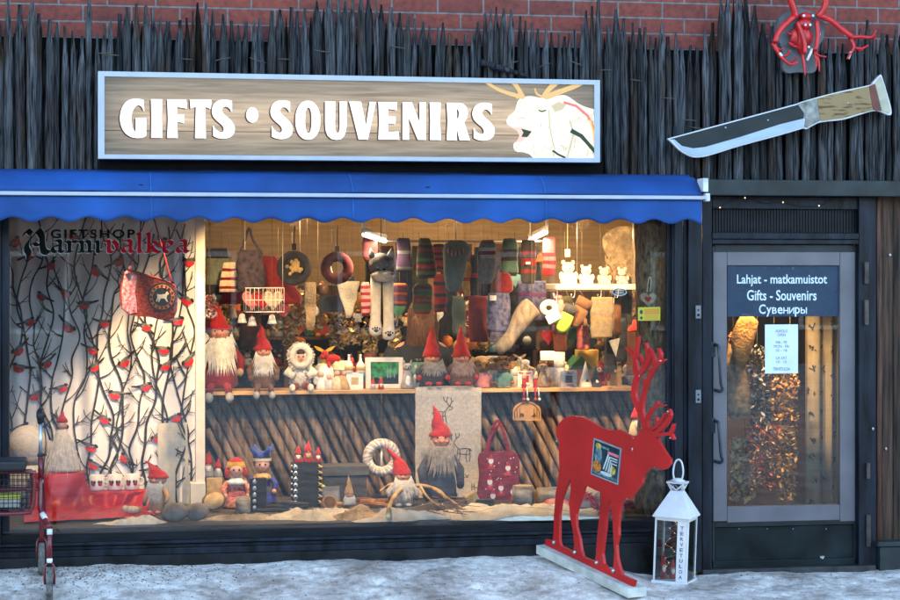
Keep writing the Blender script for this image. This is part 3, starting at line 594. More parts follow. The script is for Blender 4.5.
f = MB(); bpx(f, 703.5+8.8, 246, 715, 567.3, YD+.0, YD+.05); bpx(f, 853.8, 246, 858.5, 567.3, YD, YD+.05); bpx(f, 715.2, 244.6, 853.6, 253, YD, YD+.05); bpx(f, 715.2, 521, 853.6, 526, YD, YD+.05); build('leaf', f, mat('green black door paint', (.007,.013,.016), .4, .4, 6, .2), dr, True, bev=.002)
f = MB(); bpx(f, 715.2, 526.3, 853.6, 567.3, YD+.012, YD+.05); bpx(f, 713, 560, 856, 566.5, YD-.018, YD-.002); build('kick_panel', f, mat('green black kick panel', (.006,.012,.014), .4, .5, 5, .3, spec=.2), dr, True, bev=.003)
f = MB()
for x in (739,767,793,826): f.ell(P(x, 529, YD+.008), .004, 0, 8, 5)
p = P(822, 557, YD+.006); f.box(p, (.03,.012,.012)); f.ell(p+Vector((0,-.008,-.012)), (.008,.006,.012), 0, 8, 5); split('rivet', f, M['metal'], dr, True)
f = MB(); Yg = YD-.006
bpx(f, 713.2, 252, 727, 521.5, Yg, YD+.04); bpx(f, 840, 252, 855.2, 521.5, Yg, YD+.04); bpx(f, 727.2, 252, 839.8, 265.5, Yg, YD+.04); bpx(f, 727.2, 506, 839.8, 521.5, Yg, YD+.04)
build('glazing_frame', f, mat('mauve painted metal', (.13,.122,.135), .5, .12, 4, .08), dr, True, bev=.004)
f = MB(); bpx(f, 727.2, 265.7, 839.8, 505.8, YD+.015, YD+.023); build('glass', f, M['glass'], dr, True)
f = MB(); bpx(f, 727.5, 266, 839.5, 316.5, YD+.011, YD+.0135); fm = build('blue_film', f, mat('dark blue film', (.02,.045,.085), .5, .1, 6, 0), dr, True)
_n = MATS['dark blue film'].node_tree.nodes; _l = MATS['dark blue film'].node_tree.links; _t = _n.new('ShaderNodeBsdfTransparent'); _t.inputs[0].default_value = (.6,.75,1,1); _x = _n.new('ShaderNodeMixShader'); _x.inputs[0].default_value = .22
_l.new(_n['Principled BSDF'].outputs[0], _x.inputs[1]); _l.new(_t.outputs[0], _x.inputs[2]); _l.new(_x.outputs[0], _n['Material Output'].inputs[0])
f = MB(); dp = lambda x, y, t: P(x, y, YD+.0105)+Vector((0, t, 0))
text_fit(f, 'Lahjat - matkamuistot', 737, 274.5, 827, 286.5, dp, .0008, bold=.012); text_fit(f, 'Gifts - Souvenirs', 747, 290, 816.5, 300.5, dp, .0008, bold=.012)
_x = 759.
for _c, _w, _y0, _y1 in (('C',6.6,304.4,313.9),('y',5,307.3,316.6),('B',4.7,307.3,313.7),('e',5.1,307.2,313.9),('H',4.9,307.3,313.7),('N',5.1,307.3,313.7),('p',5,307.2,316.6),('b',4.6,307.3,313.7),('I',1.,307.3,313.7)):
    if _c == 'N': text_fit(f, _c, _x+_w, _y0, _x, _y1, dp, .0008, bold=.012)
    else: text_fit(f, _c, _x, _y0, _x+_w, _y1, dp, .0008, bold=.012)
    _x += _w+(.75 if _c != 'b' else .6)
build('lettering', f, mat('pale lettering', (.6,.68,.75), .6, 0, 5, 0), fm, True)
f = MB(); bpx(f, 765, 324.5, 798, 373.5, YD+.012, YD+.0138); pp_ = build('paper_notice', f, mat('pale blue paper', (.6,.68,.78), .8, .05, 6, 0), dr, True)
f = MB()
for i, (t, y0, y1, wd) in enumerate((('AUKIOLO',329.5,332.5,12),('OPEN',333.5,336.3,8),('MA - PE',341,343.8,11),('MON - FRI',345,347.8,15),('10 - 18',349,351.8,11),('LA SAT',356.5,359.3,11),('10 - 15',360.5,363.2,10),('TERVETULOA',367.5,370.5,17))): text_fit(f, t, 781.5-wd/2, y0, 781.5+wd/2, y1, lambda x, y, t: P(x, y, YD+.0115)+Vector((0,t,0)), .0004)
build('notice_text', f, mat('grey ink', (.08,.09,.12), .8, 0, 5, 0), pp_, True)
for (y0, y1) in ((345,391),(421,462)):
    f = MB(); a = lambda y, d: P(715, y, YD)+Vector((0,-d,0))
    f.tube(smooth([tuple(P(714.5,y0,YD)+Vector((0,-.008,0))), tuple(P(715.5,y0+1,YD)+Vector((0,-.055,0))), tuple(P(716,y0+12,YD)+Vector((0,-.07,0))), tuple(P(717.5,y1-9,YD)+Vector((0,-.07,0))), tuple(P(719.5,y1-3,YD)+Vector((0,-.06,0))), tuple(P(718,y1,YD)+Vector((0,-.045,0))), tuple(P(714.5,y1-1,YD)+Vector((0,-.008,0)))],3,False), .0105, 0, 8)
    bpx(f, 711.5, y0-3, 715.5, y0+12, YD-.012, YD-.001); build('handle', f, mat('black iron handle', (.03,.04,.05), .3, .2), dr, True)
# intercoms and wall left of the door
for (y, l_) in ((312,'upper grey metal door intercom on the window post'), (396.5,'lower grey metal bell plate on the window post')):
    f = MB(); bpx(f, 696, y-6.5, 701, y+6.5, -.055, -.038); c = P(698.5, y-2, -.058); f.ell(c, (.006,.004,.006), 1, 8, 5); f.box(P(698.5, y+3, -.056), (.014,.004,.014), 1)
    solo('door_bell', f, [mat('grey bell plate', (.16,.17,.19), .4), M['eye']], l_, 'door bell', loc=P(698.5, y+6.5, -.055), bev=.003)

# ------------------------------------------------------------------ shop window frame and glass
sw = thing('shop_window', 'wide shop window in a blue black timber frame with painted shop name', 'shop window', P(340, 555, 0))
YW = .02
f = MB(); bpx(f, -14, 200, 1, 556, -.05, .1); bpx(f, 1.3, 200, 9, 532, -.02, .1); build('side_post', f, M['frame'], sw, True, bev=.004); f = MB(); bpx(f, 667, 200, 672, 540, .0, .1); bpx(f, 672.3, 200, 683, 553, -.035, .1); bpx(f, 683.3, 200, 688, 553, -.01, .1); bpx(f, 688.3, 200, 702, 572, -.038, .1); bpx(f, 674.5, 222, 680.5, 545, -.048, -.0353)
build('side_post', f, M['frame'], sw, True, bev=.004)
xl_ = P(-14,540,-.03).x; xr_ = P(688,540,-.03).x; z = lambda y, Y: P(430, y, Y).z
f = MB(); f.bx(P(1,540,0).x, P(672,540,0).x, -.015, .1, z(534.5,-.015), z(525.3,-.015)); build('bottom_rail', f, M['framed'], sw, True, bev=.004)
f = MB(); f.bx(xl_, xr_, -.075, .1, z(537.5,-.075), z(534.7,-.075)); f.bx(xl_, xr_, -.04, .1, z(541.5,-.04), z(537.7,-.04)-.001); f.bx(xl_, xr_, -.058, .1, z(548,-.058), z(541.8,-.058)); build('sill', f, M['frame'], sw, True, bev=.003)
f = MB(); f.bx(xl_, xr_, -.07, .1, -.15, z(548.3,-.07)); build('plinth', f, mat('wet black plinth', (.01,.011,.013), .25, .5, 6, .3), sw, True)
f = MB(); f.bx(P(1.3,400,YW).x+.005, P(671,400,YW).x, YW, YW+.008, z(528,YW), z(195,YW)); build('glass', f, M['glass'], sw, True)
f = MB(); f.bx(WX0-.05, P(690,400,0).x, -.04, .12, z(208,0), z(185,0)); build('head', f, M['framed'], sw, True)
wp = lambda o: (lambda x, y, t: P(x, y, YW-o)+Vector((0, t, 0)))
dk = mat('black green vinyl', (.006,.007,.006), 1, 0, 5, 0, spec=0); rdv = mat('deep red vinyl', (.2,.006,.01), 1, 0, 5, 0, spec=0); pale = mat('pale vinyl outline', (.25,.27,.3), .9, 0, 5, 0)
f = MB(); text_fit(f, 'GIFTSHOP', 50.5, 229.3, 135, 238.3, wp(.0012), .0006, bold=.028, sp=1.25); build('giftshop_text', f, dk, sw, True)
def nib(mb, strokes, sx, sy, s, fn, w=1.5, ang=40, m=0, z0=0., grow=0., ex=1.):
    ca, sa = math.cos(R(ang)), math.sin(R(ang))
    for i, st in enumerate(strokes):
        wd = w
        if isinstance(st[0], (int, float)): wd = st[0]; st = st[1:]
        pp = smooth([(sx+x*s*ex, sy-y*s) for x, y in st], 4, False) if len(st) > 2 else [(sx+x*s*ex, sy-y*s) for x, y in st]
        hx, hy = wd*s*ca/2*(1+(ex-1)*.6)+grow, -(wd*s*sa/2)-grow
        L = [(x-hx, y-hy) for x, y in pp]; Rr = [(x+hx, y+hy) for x, y in pp]
        if grow: pp2 = pp
        n = len(pp); dz = z0+.00012*i
        mb.add([fn(x, y, -dz) for x, y in L]+[fn(x, y, -dz) for x, y in Rr], [(k, k+1, n+k+1, n+k) for k in range(n-1)], m, False)
NB = {'a': [[(.25,2.55),(1.1,3.0),(1.75,2.6),(1.7,.5),(2.3,.15)], [(1.6,1.75),(.6,1.5),(.4,.65),(.95,.15),(1.65,.6)]],
      'r': [[(.15,2.7),(.7,2.5),(.7,.3)], [(.2,.25),(1.15,.25)], [(.8,2.2),(1.3,2.8),(1.9,2.55)]],
      'n': [[(.1,2.7),(.65,2.5),(.65,.3)], [(.15,.25),(1.1,.25)], [(.75,2.2),(1.4,2.85),(1.95,2.3),(1.95,.3)], [(1.5,.25),(2.5,.25)]],
      'i': [[(.1,2.7),(.65,2.5),(.65,.4),(1.15,.2)]],
      'v': [[(.1,2.9),(.75,2.6),(.75,.6),(1.3,.1),(2.1,.7),(2.1,1.9),(1.5,2.9)]],
      'l': [[(.1,4.6),(.65,4.4),(.65,.4),(1.2,.2)]],
      'k': [[(.1,4.6),(.65,4.4),(.65,.2)], [(.2,.2),(1.2,.2)], [(.75,1.6),(1.3,2.6),(1.9,2.4),(1.5,1.6),(.9,1.5)], [(1.1,1.5),(1.7,.5),(2.4,.15)]],
      'e': [[(1.9,.6),(1.2,.1),(.55,.6),(.5,1.9),(1.1,2.8),(1.8,2.4),(1.7,1.7),(.7,1.3)]],
      'A': [[1.5,(-.3,4.9),(.5,6.1),(1.6,5.2)], [1.8,(3.6,6.4),(2.0,4.6),(.6,2.8),(.4,1.4),(1.0,.2),(.8,-1.0)], [1.9,(3.3,6.2),(4.3,4.6),(4.5,2.2),(4.9,.7),(6.2,.3)], [1.2,(1.3,2.0),(2.4,2.8),(3.0,2.3),(4.4,2.6)]]}
fo = MB(); fk = MB(); fr = MB(); s_ = 4.05
for gx, gy, word_, tgt, sc2 in ((25,254,'A',fk,s_*.96),(50.3,252.5,'arni',fk,s_),(104.5,252.5,'valkea',fr,s_)):
    x = gx
    for j, ch in enumerate(word_):
        EX = 1.42 if word_ != 'A' else 1.
        adv = {'a':2.55,'r':2.2,'n':2.7,'i':1.5,'v':2.75,'l':1.6,'k':2.75,'e':2.4,'A':6}[ch]*sc2*EX
        nib(fo, NB[ch], x, gy, sc2, wp(.0010), .95, 40, 0, 0, .55, ex=EX); nib(tgt, NB[ch], x, gy, sc2, wp(.0028), .98, 40, ex=EX); x += adv*1.02
build('name_outline', fo, pale, sw, True); build('black_name_text', fk, dk, sw, True); build('red_name_text', fr, rdv, sw, True)

# ------------------------------------------------------------------ planks and plinth beside the door
pk = thing('plank_panel', 'worn brown vertical planks beside the door', 'cladding', P(890, 540, .0))
f = MB(); x = 881.; k = 0
while x < 960:
    w_ = rr(9, 14); br = rr(.7, 1.2); a = P(x, 300, .02); c = P(x+w_-.5, 300, .02); f.box(((a.x+c.x)/2, .04+rr(0,.008), (P(890,196,.02).z+P(890,541,.02).z)/2), (c.x-a.x, .03, P(890,196,.02).z-P(890,541,.02).z), 0, tint=(br,br*.95,br*.9)); x += w_
build('plank', f, mat('worn brown timber', (.05,.027,.017), .8, .6, 5, .5, stretch=(8,8,.5), tint=True, bsc=20), pk, True, bev=.003)
f = MB(); a = P(878.6, 196, .0); c = P(878.8, 541, .0); f.tube([(a.x, 0, a.z), ((a.x+c.x)/2+.004, -.004, (a.z+c.z)/2), (c.x, 0, c.z)], [.014,.015,.014], 0, 10); build('corner_pole', f, mat('red brown pole', (.1,.045,.03), .7, .5, 6, .3, stretch=(6,6,.5)), pk, True)
f = MB(); bpx(f, 878, 541.3, 960, 546, -.07, .06); bpx(f, 880, 546.3, 960, 576, -.05, .06); build('plinth_block', f, mat('green black plinth', (.016,.025,.028), .5, .3, 8, .2), pk, True, bev=.004)
f = MB()
for (x, y) in ((873,429),(886,449),(890,255)): f.ell(P(x, y, .018 if x > 880 else -.004), (.008,.006,.012), 0, 8, 5)
split('hook', f, M['metal'], pk, True)
# ------------------------------------------------------------------ display platform, shelf, screen, post
YSH = 1.42; YSC = 1.62
b = MB(); b.bx(P(1.3,400,.1).x+.01, P(684,400,.1).x, .102, 1.8, -.02, FZ)
solo('display_platform', b, mat('grey platform boards', (.055,.055,.06), .7, .3, 5, .2, stretch=(.5,6,6)), 'low dark boarded platform carrying the window display', 'platform', loc=P(340,528,.3))
cur = P(205,0,.8).x; zs = P(420, 389.5, YSH).z
b = MB(); x0 = P(206,390,YSH).x; x1 = P(637,390,YSH).x; b.bx(x0, x1, YSH, YSH+.36, zs-.026, zs)
shelf = solo('display_shelf', b, mat('pale pine shelf', (.5,.3,.13), .6, .25, 5, .15, stretch=(.6,6,6)), 'long pale pine shelf crossing the shop window above the stake screen', 'shelf', loc=P(420,391,YSH), bev=.003)
sc = thing('stake_screen', 'slanting grey wooden stakes standing below the pine shelf', 'screen', P(420, 503, YSC))
f = MB(); x = 128.
scm = mat('weathered screen wood', (.21,.145,.095), .85, .5, 5, .5, stretch=(7,7,.6), tint=True, bsc=18, bdist=.01)
while x < 640:
    a = P(x, 392, YSC+rr(-.01,.02)); c = P(x+56+rr(-3,3), 507, YSC-.03+rr(-.01,.02)); r = rr(3.6,4.9)*mpp(400,YSC); br = rr(.55,1.25); cool = rr(0,.35)
    if a.x < P(205,0,YSC).x+.0:
        t = (P(207,0,YSC).x-a.x)/(c.x-a.x); a = a+(c-a)*min(.95, max(0,t))
    if c.x > x1+.1: t = (x1+.1-a.x)/(c.x-a.x); c = a+(c-a)*max(.05,min(1,t))
    pts = [a+(c-a)*(k/8)+Vector((.006*noise.noise((x, k*.6, 0)), .004*noise.noise((x, k*.6, 5)), 0)) for k in range(9)]
    f.tube(pts, [r*(1+.12*noise.noise((x*3, k, 2))) for k in range(9)], 0, 8, tint=(br*(1-cool*.25), br, br*(1+cool*.5))); x += rr(9.8, 12.8)
build('stake_row', f, scm, sc, True)
f = MB(); f.bx(x0-.02, x1+.25, YSC+.06, YSC+.08, FZ, zs-.03); build('backing', f, mat('dark blue grey backing', (.025,.03,.038)), sc, True)
po = thing('window_post', 'white painted upright post with a boxed foot inside the window', 'post', PZ(198, 510, FZ))
Yp = po.location.y
f = MB(); bpx(f, 195.5, 190, 205, 486, Yp, Yp+.08); build('upright', f, paint('warm white', (.62,.58,.5)), po, True, bev=.003)
f = MB(); bpx(f, 190.5, 483, 205.6, 511, Yp-.03, Yp+.09); build('foot', f, paint('warm white', (.62,.58,.5)), po, True, bev=.003)

# ------------------------------------------------------------------ lamps of the shop
def aim(o, d): o.rotation_euler = Vector(d).to_track_quat('-Z', 'Y').to_euler()
LC = (1,.6,.27)
def spot(loc, tgt, en, label, ang=85, group='track spotlights above the display'):
    t = thing('spotlight', label, 'lamp', loc, group); d = (Vector(tgt)-Vector(loc)).normalized(); q = d.to_track_quat('Z', 'Y').to_matrix()
    f = MB(); f.loft([(0,0,-.09,.02,.02),(0,0,-.085,.035,.035),(0,0,0,.042,.042),(0,0,.03,.045,.045)], 0, 14, frame=q, cap=False); f.loft([(0,0,-.02,.04,.04),(0,0,-.019,.001,.001)], 0, 14, frame=q, cap=False); build('lamp_housing', f, mat('dark lamp enamel', (.03,.03,.03), .4), t)
    f = MB(); f.loft([(0,0,.018,.034,.034),(0,0,.022,.03,.03)], 0, 14, frame=q); build('lens', f, M['bulb'], t)
    f = MB(); f.tube([Vector((0,0,0))-d*.05, Vector((0,0,2.5-loc[2]))], .003); build('bracket', f, mat('black cord', (.01,.01,.01)), t)
    ld = bpy.data.lights.new('spot_light', 'SPOT'); ld.energy = en*1.1; ld.color = LC; ld.spot_size = R(ang); ld.spot_blend = .6; ld.shadow_soft_size = .04
    o = bpy.data.objects.new('spot_light', ld); C.objects.link(o); o.parent = t; o.location = d*.05; aim(o, d); return t
def spx_(px, Y, z): p = P(px, 270, Y); return Vector((p.x, Y, z))
spot(spx_(187,.3,2.36), P(171,325,.9), 22, 'spotlight over the bird curtain near the white post', 50)
spot(spx_(95,.25,2.36), P(95,500,.9), 18, 'added spotlight to brighten the red cloth and bird mugs', 60)  # extra lamp, added to brighten the red cloth and lower curtain
spot(spx_(250,.25,2.34), P(245,370,1.4), 15, 'spotlight over the big bearded gnomes on the shelf')
spot(spx_(390,.25,2.34), P(360,395,1.3), 11, 'spotlight over the framed picture on the shelf', 60)
spot(spx_(480,.22,2.34), P(480,490,.9), 24, 'spotlight over the red tote bag and linen cloth', 60)
spot(spx_(555,.3,2.34), P(578,275,.9), 36, 'spotlight over the white plush bears', 75)
spot(spx_(640,.3,2.34), P(615,320,1.2), 24, 'spotlight beside the tree trunk over the leather goods')
spot(spx_(330,.25,2.34), P(300,500,.8), 24, 'spotlight over the costume dolls on the platform', 60)
spot(spx_(748,.2,2.34), P(748,370,.45), 30, 'spotlight inside the shop door over the golden fur hat', 70)
spot(spx_(800,.2,2.34), P(785,450,.45), 20, 'spotlight inside the shop door over the ochre leaf garland', 60)
def tube_lamp(pa, pb, Ya, Yb, label, en):
    a = P(*pa, Ya); c = P(*pb, Yb); t = thing('tube_lamp', label, 'lamp', (a+c)/2, 'fluorescent tubes under the shop ceiling')
    f = MB(); f.tube([a, c], .016, 0, 10); build('tube', f, M['tube'], t, True)
    d = (c-a).normalized(); f = MB(); u = Vector((0,0,.03)); f.tube([a+u, c+u], .018, 0, 6)
    for e in (a, c): f.tube([e, e+Vector((0,0,2.5-e.z))], .006, 0, 6)
    build('fitting', f, paint('lamp white', (.7,.7,.68)), t, True)
    ld = bpy.data.lights.new('tube_light', 'AREA'); ld.shape = 'RECTANGLE'; ld.size = .03; ld.size_y = (c-a).length; ld.energy = en*.8; ld.color = (1,.72,.42)
    o = bpy.data.objects.new('tube_light', ld); C.objects.link(o); o.parent = t; o.location = (0,0,-.02); o.rotation_euler = (0,0,math.atan2(d.y, d.x)-math.pi/2)
tube_lamp((364,234.5),(385,241), 1.35, 1.75, 'lit fluorescent tube above the wolf hood', 4)
tube_lamp((530,240),(546,232), 2.1, 1.5, 'lit fluorescent tube above the red knitted hat', 4)
def ceil_lamp(px, Y, label, en):
    p = spx_(px, Y, 2.44); t = thing('ceiling_lamp', label, 'lamp', p, 'ceiling lamps inside the shop')
    f = MB(); f.loft([(0,0,.06,.09,.09),(0,0,0,.1,.1)], 0, 18); build('lamp_housing', f, mat('white lamp enamel', (.7,.7,.68), .4), t)
    f = MB(); f.loft([(0,0,-.004,.085,.085),(0,0,-.012,.06,.06)], 0, 18); build('diffuser', f, M['tube'], t)
    ld = bpy.data.lights.new('ceiling_light', 'POINT'); ld.energy = en*.8; ld.color = (1,.62,.3); ld.shadow_soft_size = .09
    o = bpy.data.objects.new('ceiling_light', ld); C.objects.link(o); o.parent = t; o.location = (0,0,-.13)
ceil_lamp(300, 2.2, 'round lit ceiling lamp over the back shelves of trinkets', 4.5); ceil_lamp(450, 2.6, 'round lit ceiling lamp behind the customer', 3); ceil_lamp(580, 2.2, 'round lit ceiling lamp behind the plush bears', 4.5)
ceil_lamp(775, 1.3, 'round lit ceiling lamp just inside the shop door', 3.)
for i, (px, l_) in enumerate(((765,'first warm pinpoint lamp from the handle side behind the door film'),(779,'second warm pinpoint lamp from the handle side behind the door film'),(793,'third warm pinpoint lamp from the handle side behind the door film'),(808,'warm pinpoint lamp nearest the hinges behind the door film'))):
    p = P(px, 268.2, .45); f = MB(); f.ell((0,0,0), .008, 0, 10, 6); f.tube([(0,0,.007),(0,0,2.5-p.z)], .003, 1, 5); o = solo('pinpoint_lamp', f, [M['bulb'], M['eye']], l_, 'lamp', 'pinpoint lamps inside the door', world=False); o.location = p

# ------------------------------------------------------------------ curtain with branches and bullfinches
YC = 1.32
ct = thing('curtain', 'pale curtain printed with dark branches and red breasted birds', 'curtain', PZ(100, 500, FZ))
cw = lambda x: .022*math.sin(x*24)+.012*math.sin(x*41+1)+.01*noise.noise((x*6,0,0))
cx0 = P(4,300,YC).x; cx1 = P(198,300,YC).x; f = MB(); N = 150
zt_ = 2.42; rows = [FZ+.01+(zt_-FZ-.01)*k/10 for k in range(11)]
f.add([(cx0+(cx1-cx0)*i/N, YC+cw(cx0+(cx1-cx0)*i/N)*(1+.25*noise.noise((i*.05, z, 3))), z) for z in rows for i in range(N+1)], [(j*(N+1)+i, j*(N+1)+i+1, (j+1)*(N+1)+i+1, (j+1)*(N+1)+i) for j in range(10) for i in range(N)])
build('fabric', f, mat('white curtain cotton', (.66,.67,.7), .9, .06, 5, .1, bsc=200, bdist=.002), ct, True)
def cf(x, y, t): p = P(x, y, YC); return Vector((p.x, YC+cw(p.x)*1.0-.012+t, p.z))
f = MB(); io = 0
def br(pts, w0, w1):
    global io
    pp = smooth(pts, 6, False); n = len(pp); f.ribbon(pp, [w0+(w1-w0)*k/(n-1)+.35*noise.noise((k*.9, io, 0)) for k in range(n)], cf, .0, 0, (io % 40)*.00006); io += 1
random.seed(11)
for x in (14, 24, 36, 46, 58, 70, 82, 93, 104, 117, 126, 137, 150, 160, 170, 179, 189):
    y = 505; xx = x+rr(-3,3); main = []
    while y > 215: main.append((xx, y)); y -= rr(16,26); xx = x+6*math.sin(y*.04+x)+rr(-4,4)
    br(main, rr(1.7,2.9), rr(1.,1.7))
    for (mx, my) in main[1:-1]:
        for rep in range(2):
            if random.random() < .58:
                sd = random.choice((-1,1)); l_ = rr(11,32); a = R(rr(18,52)); e = (mx+sd*l_*math.sin(a), my-l_*math.cos(a)); m1 = ((mx+e[0])/2+sd*rr(-1,3), (my+e[1])/2+rr(0,3))
                br([(mx,my), m1, e], rr(1.1,1.7), .6)
                if random.random() < .7: br([m1, (m1[0]+sd*rr(3,8), m1[1]-rr(-2,7))], .9, .4)
build('branch_print', f, mat('black branch print', (.022,.023,.026), .9, .2, 30, 0), ct, True)
fb = MB(); fg = MB(); fkk = MB()
birds = [(29,322,1),(42,297,-1),(65,293,1),(68,327,1),(104,323,1),(19,350,-1),(20,368,-1),(48,363,-1),(92,350,1),(95,367,-1),(62,388,1),(35,396,-1),(146,327,1),(177,321,1),(163,350,1),(125,362,-1),(166,366,-1),(189,361,-1),(145,387,1),(116,395,-1),(104,419,1),(175,418,1),(22,428,1),(62,425,1),(90,447,1),(94,465,-1),(125,459,-1),(190,262,-1),(50,266,1),(97,272,-1),(30,255,1),(160,243,1),(15,243,1),(75,238,-1),(118,262,1),(170,288,1),(85,305,-1),(186,300,1),(158,437,-1),(36,470,-1),(152,470,1)]
for i, (x, y, d) in enumerate(birds):
    a = rr(-.9,.7); ca, sa = math.cos(a), math.sin(a); bs = rr(.95,1.2); q = lambda u, v: (x+bs*d*(u*ca-v*sa), y-bs*(u*sa+v*ca)); o_ = .004+(i % 20)*.00005
    for mb_, pts in ((fg, [(-9,1.2),(-3,3.0),(2,3.6),(4.4,2.4),(2,.4),(-3,-.6),(-9,.2)]), (fkk, [(-13,1.6),(-8,1.8),(-4,.6),(-8,-.2),(-13,.4)]), (fkk, [(2.6,4.4),(5.2,4.4),(6.6,2.7),(5.2,1.6),(3.2,2.6)]), (fb, [(-3,-.4),(1,.6),(4.8,1.9),(5.4,-.6),(3.4,-3.4),(-.4,-3.9),(-3.4,-2.4)])):
        pp = smooth([q(*p) for p in pts], 3); c = (sum(p[0] for p in pp)/len(pp), sum(p[1] for p in pp)/len(pp)); n = len(pp)
        oo = o_+(.0012 if mb_ is fb else .0024 if mb_ is fkk else 0)
        mb_.add([cf(p[0], p[1], -oo) for p in pp]+[cf(c[0], c[1], -oo)], [(k, (k+1) % n, n) for k in range(n)], 0, False)
build('bird_breast_print', fb, mat('red bird print', (.5,.02,.025), .9, .15, 40, 0), ct, True); build('bird_back_print', fg, mat('grey bird print', (.13,.13,.145), .9, .3, 60, 0), ct, True); build('bird_cap_print', fkk, mat('black bird print', (.015,.015,.018), .9, .2, 40, 0), ct, True)
random.seed(21)

# ------------------------------------------------------------------ makers of dolls, gnomes and knitwear
def unit(mb, H, dx=0): return mb
def crease(mb, amp, sc, seed):
    for i, v in enumerate(mb.v): mb.v[i] = v+Vector((noise.noise(v*sc+Vector((seed,0,0))), noise.noise(v*sc+Vector((0,seed,0))), .4*noise.noise(v*sc+Vector((0,0,seed)))))*amp
def gnome(label, px, py, Y, hpx, hat='red', beard='snowy', body='charcoal', legs='dangle', boot='grey', hatf=.42, hatw=.15, lean=0., arms=True, wide=1., rz=0., group=None, trim=None, mit='charcoal', nose=True, tilt=0., hatm=None, bl=.34):
    p = P(px, py, Y) if Y is not None else PZ(px, py, FZ); H = hpx*mpp(px, p.y); t = thing('gnome_doll', label, 'gnome', p, group, rz)
    if tilt: t.rotation_euler = (0, R(tilt), rz)
    s = lambda *a: tuple(v*H for v in a); zh = 1-hatf; w = .155*wide
    bm_ = cl(body) if isinstance(body, str) else body; be = M[beard] if beard in M else cl(beard)
    f = MB(); f.loft([s(0,0,.0,w*.9,w*.75), s(0,0,.04,w*1.15,w*.95), s(0,0,.2,w*1.08,w*.9), s(0,0,zh*.65,w*.85,w*.7), s(0,0,zh*.85,w*.45,w*.4), s(0,0,zh+.01,w*.3,w*.3)], 0, 16)
    if trim: f.loft([s(0,0,.005,w*1.02,w*.84), s(0,0,.05,w*1.2,w*1.0), s(0,0,.075,w*1.2,w*1.0)], 1, 16, cap=False)
    build('body', f, [bm_, cl(trim or 'grey')], t)
    f = MB(); f.ell(s(0,-.01,zh-.0), s(hatw*.92,hatw*.85,.1), 0); build('head', f, mat('doll skin', (.5,.25,.17), .6, .1, 20, .1), t)
    if nose:
        hd = t.children[-1]; f = MB(); f.ell(s(0,-hatw*.9,zh-.012), s(.03,.032,.026)); f.ell(s(-.055,-hatw*.72,zh-.015), s(.022,.02,.018)); f.ell(s(.055,-hatw*.72,zh-.015), s(.022,.02,.018)); build('nose', f, mat('rosy nose', (.55,.2,.14), .55, .08), hd)
        f = MB(); f.ell(s(-.042,-hatw*.82,zh+.025), s(.011,.011,.011), 0, 8, 5); f.ell(s(.042,-hatw*.82,zh+.025), s(.011,.011,.011), 0, 8, 5); build('eye', f, M['eye'], hd)
    f = MB(); f.loft([s(0,-.06,zh-bl*1.05,.02,.02), s(0,-w*.75,zh-bl*.88,.07*wide,.04), s(0,-w*.8,zh-bl*.55,.125*wide,.06), s(0,-w*.62,zh-.12,.135*wide,.08), s(0,-w*.5,zh-.07,.12*wide,.075)], 0, 14)
    for i in range(240):
        u = rr(-1,1); a = u*1.25; zt = zh-.06+.07*abs(u)**3+rr(-.03,.01)-(.0 if random.random() < .5 else rr(0,bl*.5)); ln = bl*rr(.35,.7)
        pt0 = s(math.sin(a)*.12*wide, -w*.62-math.cos(a)*.07, zt); pt1 = s(math.sin(a)*.16*wide*rr(.5,1.3)+rr(-.02,.02), -w*.8-math.cos(a)*.05+rr(-.02,.02), max(zh-bl*1.08, zt-ln)); f.strand(pt0, pt1, .006*H, 0, .02*H)
    build('beard', f, be, t)
    hm = hatm or cl(hat); f = MB(); n = 10; rg = []
    for k in range(n+1):
        q = k/n; rg.append(s(lean*q*q+.02*noise.noise((q*3,px,2)), .01+.02*q, zh+.045+(hatf-.045)*q, max(.008,hatw*(1-q)**.9*(1+.09*noise.noise((q*6,px*.3,1))+.04*math.sin(q*25))), max(.008,hatw*.9*(1-q)**.9)))
    f.loft(rg, 0, 16); f.loft([s(0,.015,zh+.03,hatw*1.0,hatw*.93), s(0,.015,zh+.045,hatw*1.07,hatw*.98), s(0,.015,zh+.07,hatw*1.0,hatw*.92)], 0, 16, cap=False); crease(f, .022*H, 9/H, px)
    build('hat', f, hm, t)
    if arms:
        for sd in (-1,1):
            f = MB(); f.tube([s(sd*w*.75,-.01,zh*.72), s(sd*w*1.3,-.05,zh*.5), s(sd*w*1.25,-.12,zh*.33)], [.05*H,.052*H,.042*H], 0, 10); f.ell(s(sd*w*1.22,-.14,zh*.29), s(.042,.045,.05), 1); build('arm', f, [bm_, cl(mit)], t)
    if legs == 'dangle':
        for sd in (-1,1):
            f = MB(); f.tube([s(sd*.075,-.1,.045), s(sd*.1,-.2,.03), s(sd*.115,-.235,-.05)], [.045*H,.045*H,.04*H], 0, 10); f.ell(s(sd*.12,-.25,-.1), s(.05,.055,.065), 1); build('leg', f, [bm_, cl(boot)], t)
    elif legs == 'stand':
        for sd in (-1,1):
            f = MB(); f.tube([s(sd*.07,-.03,.08), s(sd*.075,-.03,.0)], .05*H, 0, 10); f.ell(s(sd*.08,-.1,-.01), s(.05,.09,.04), 1); build('leg', f, [bm_, cl(boot)], t)
    elif legs == 'feet':
        for sd in (-1,1): f = MB(); f.ell(s(sd*.085,-w*1.0,.03), s(.055,.06,.035)); build('foot', f, cl(boot), t)
    return t
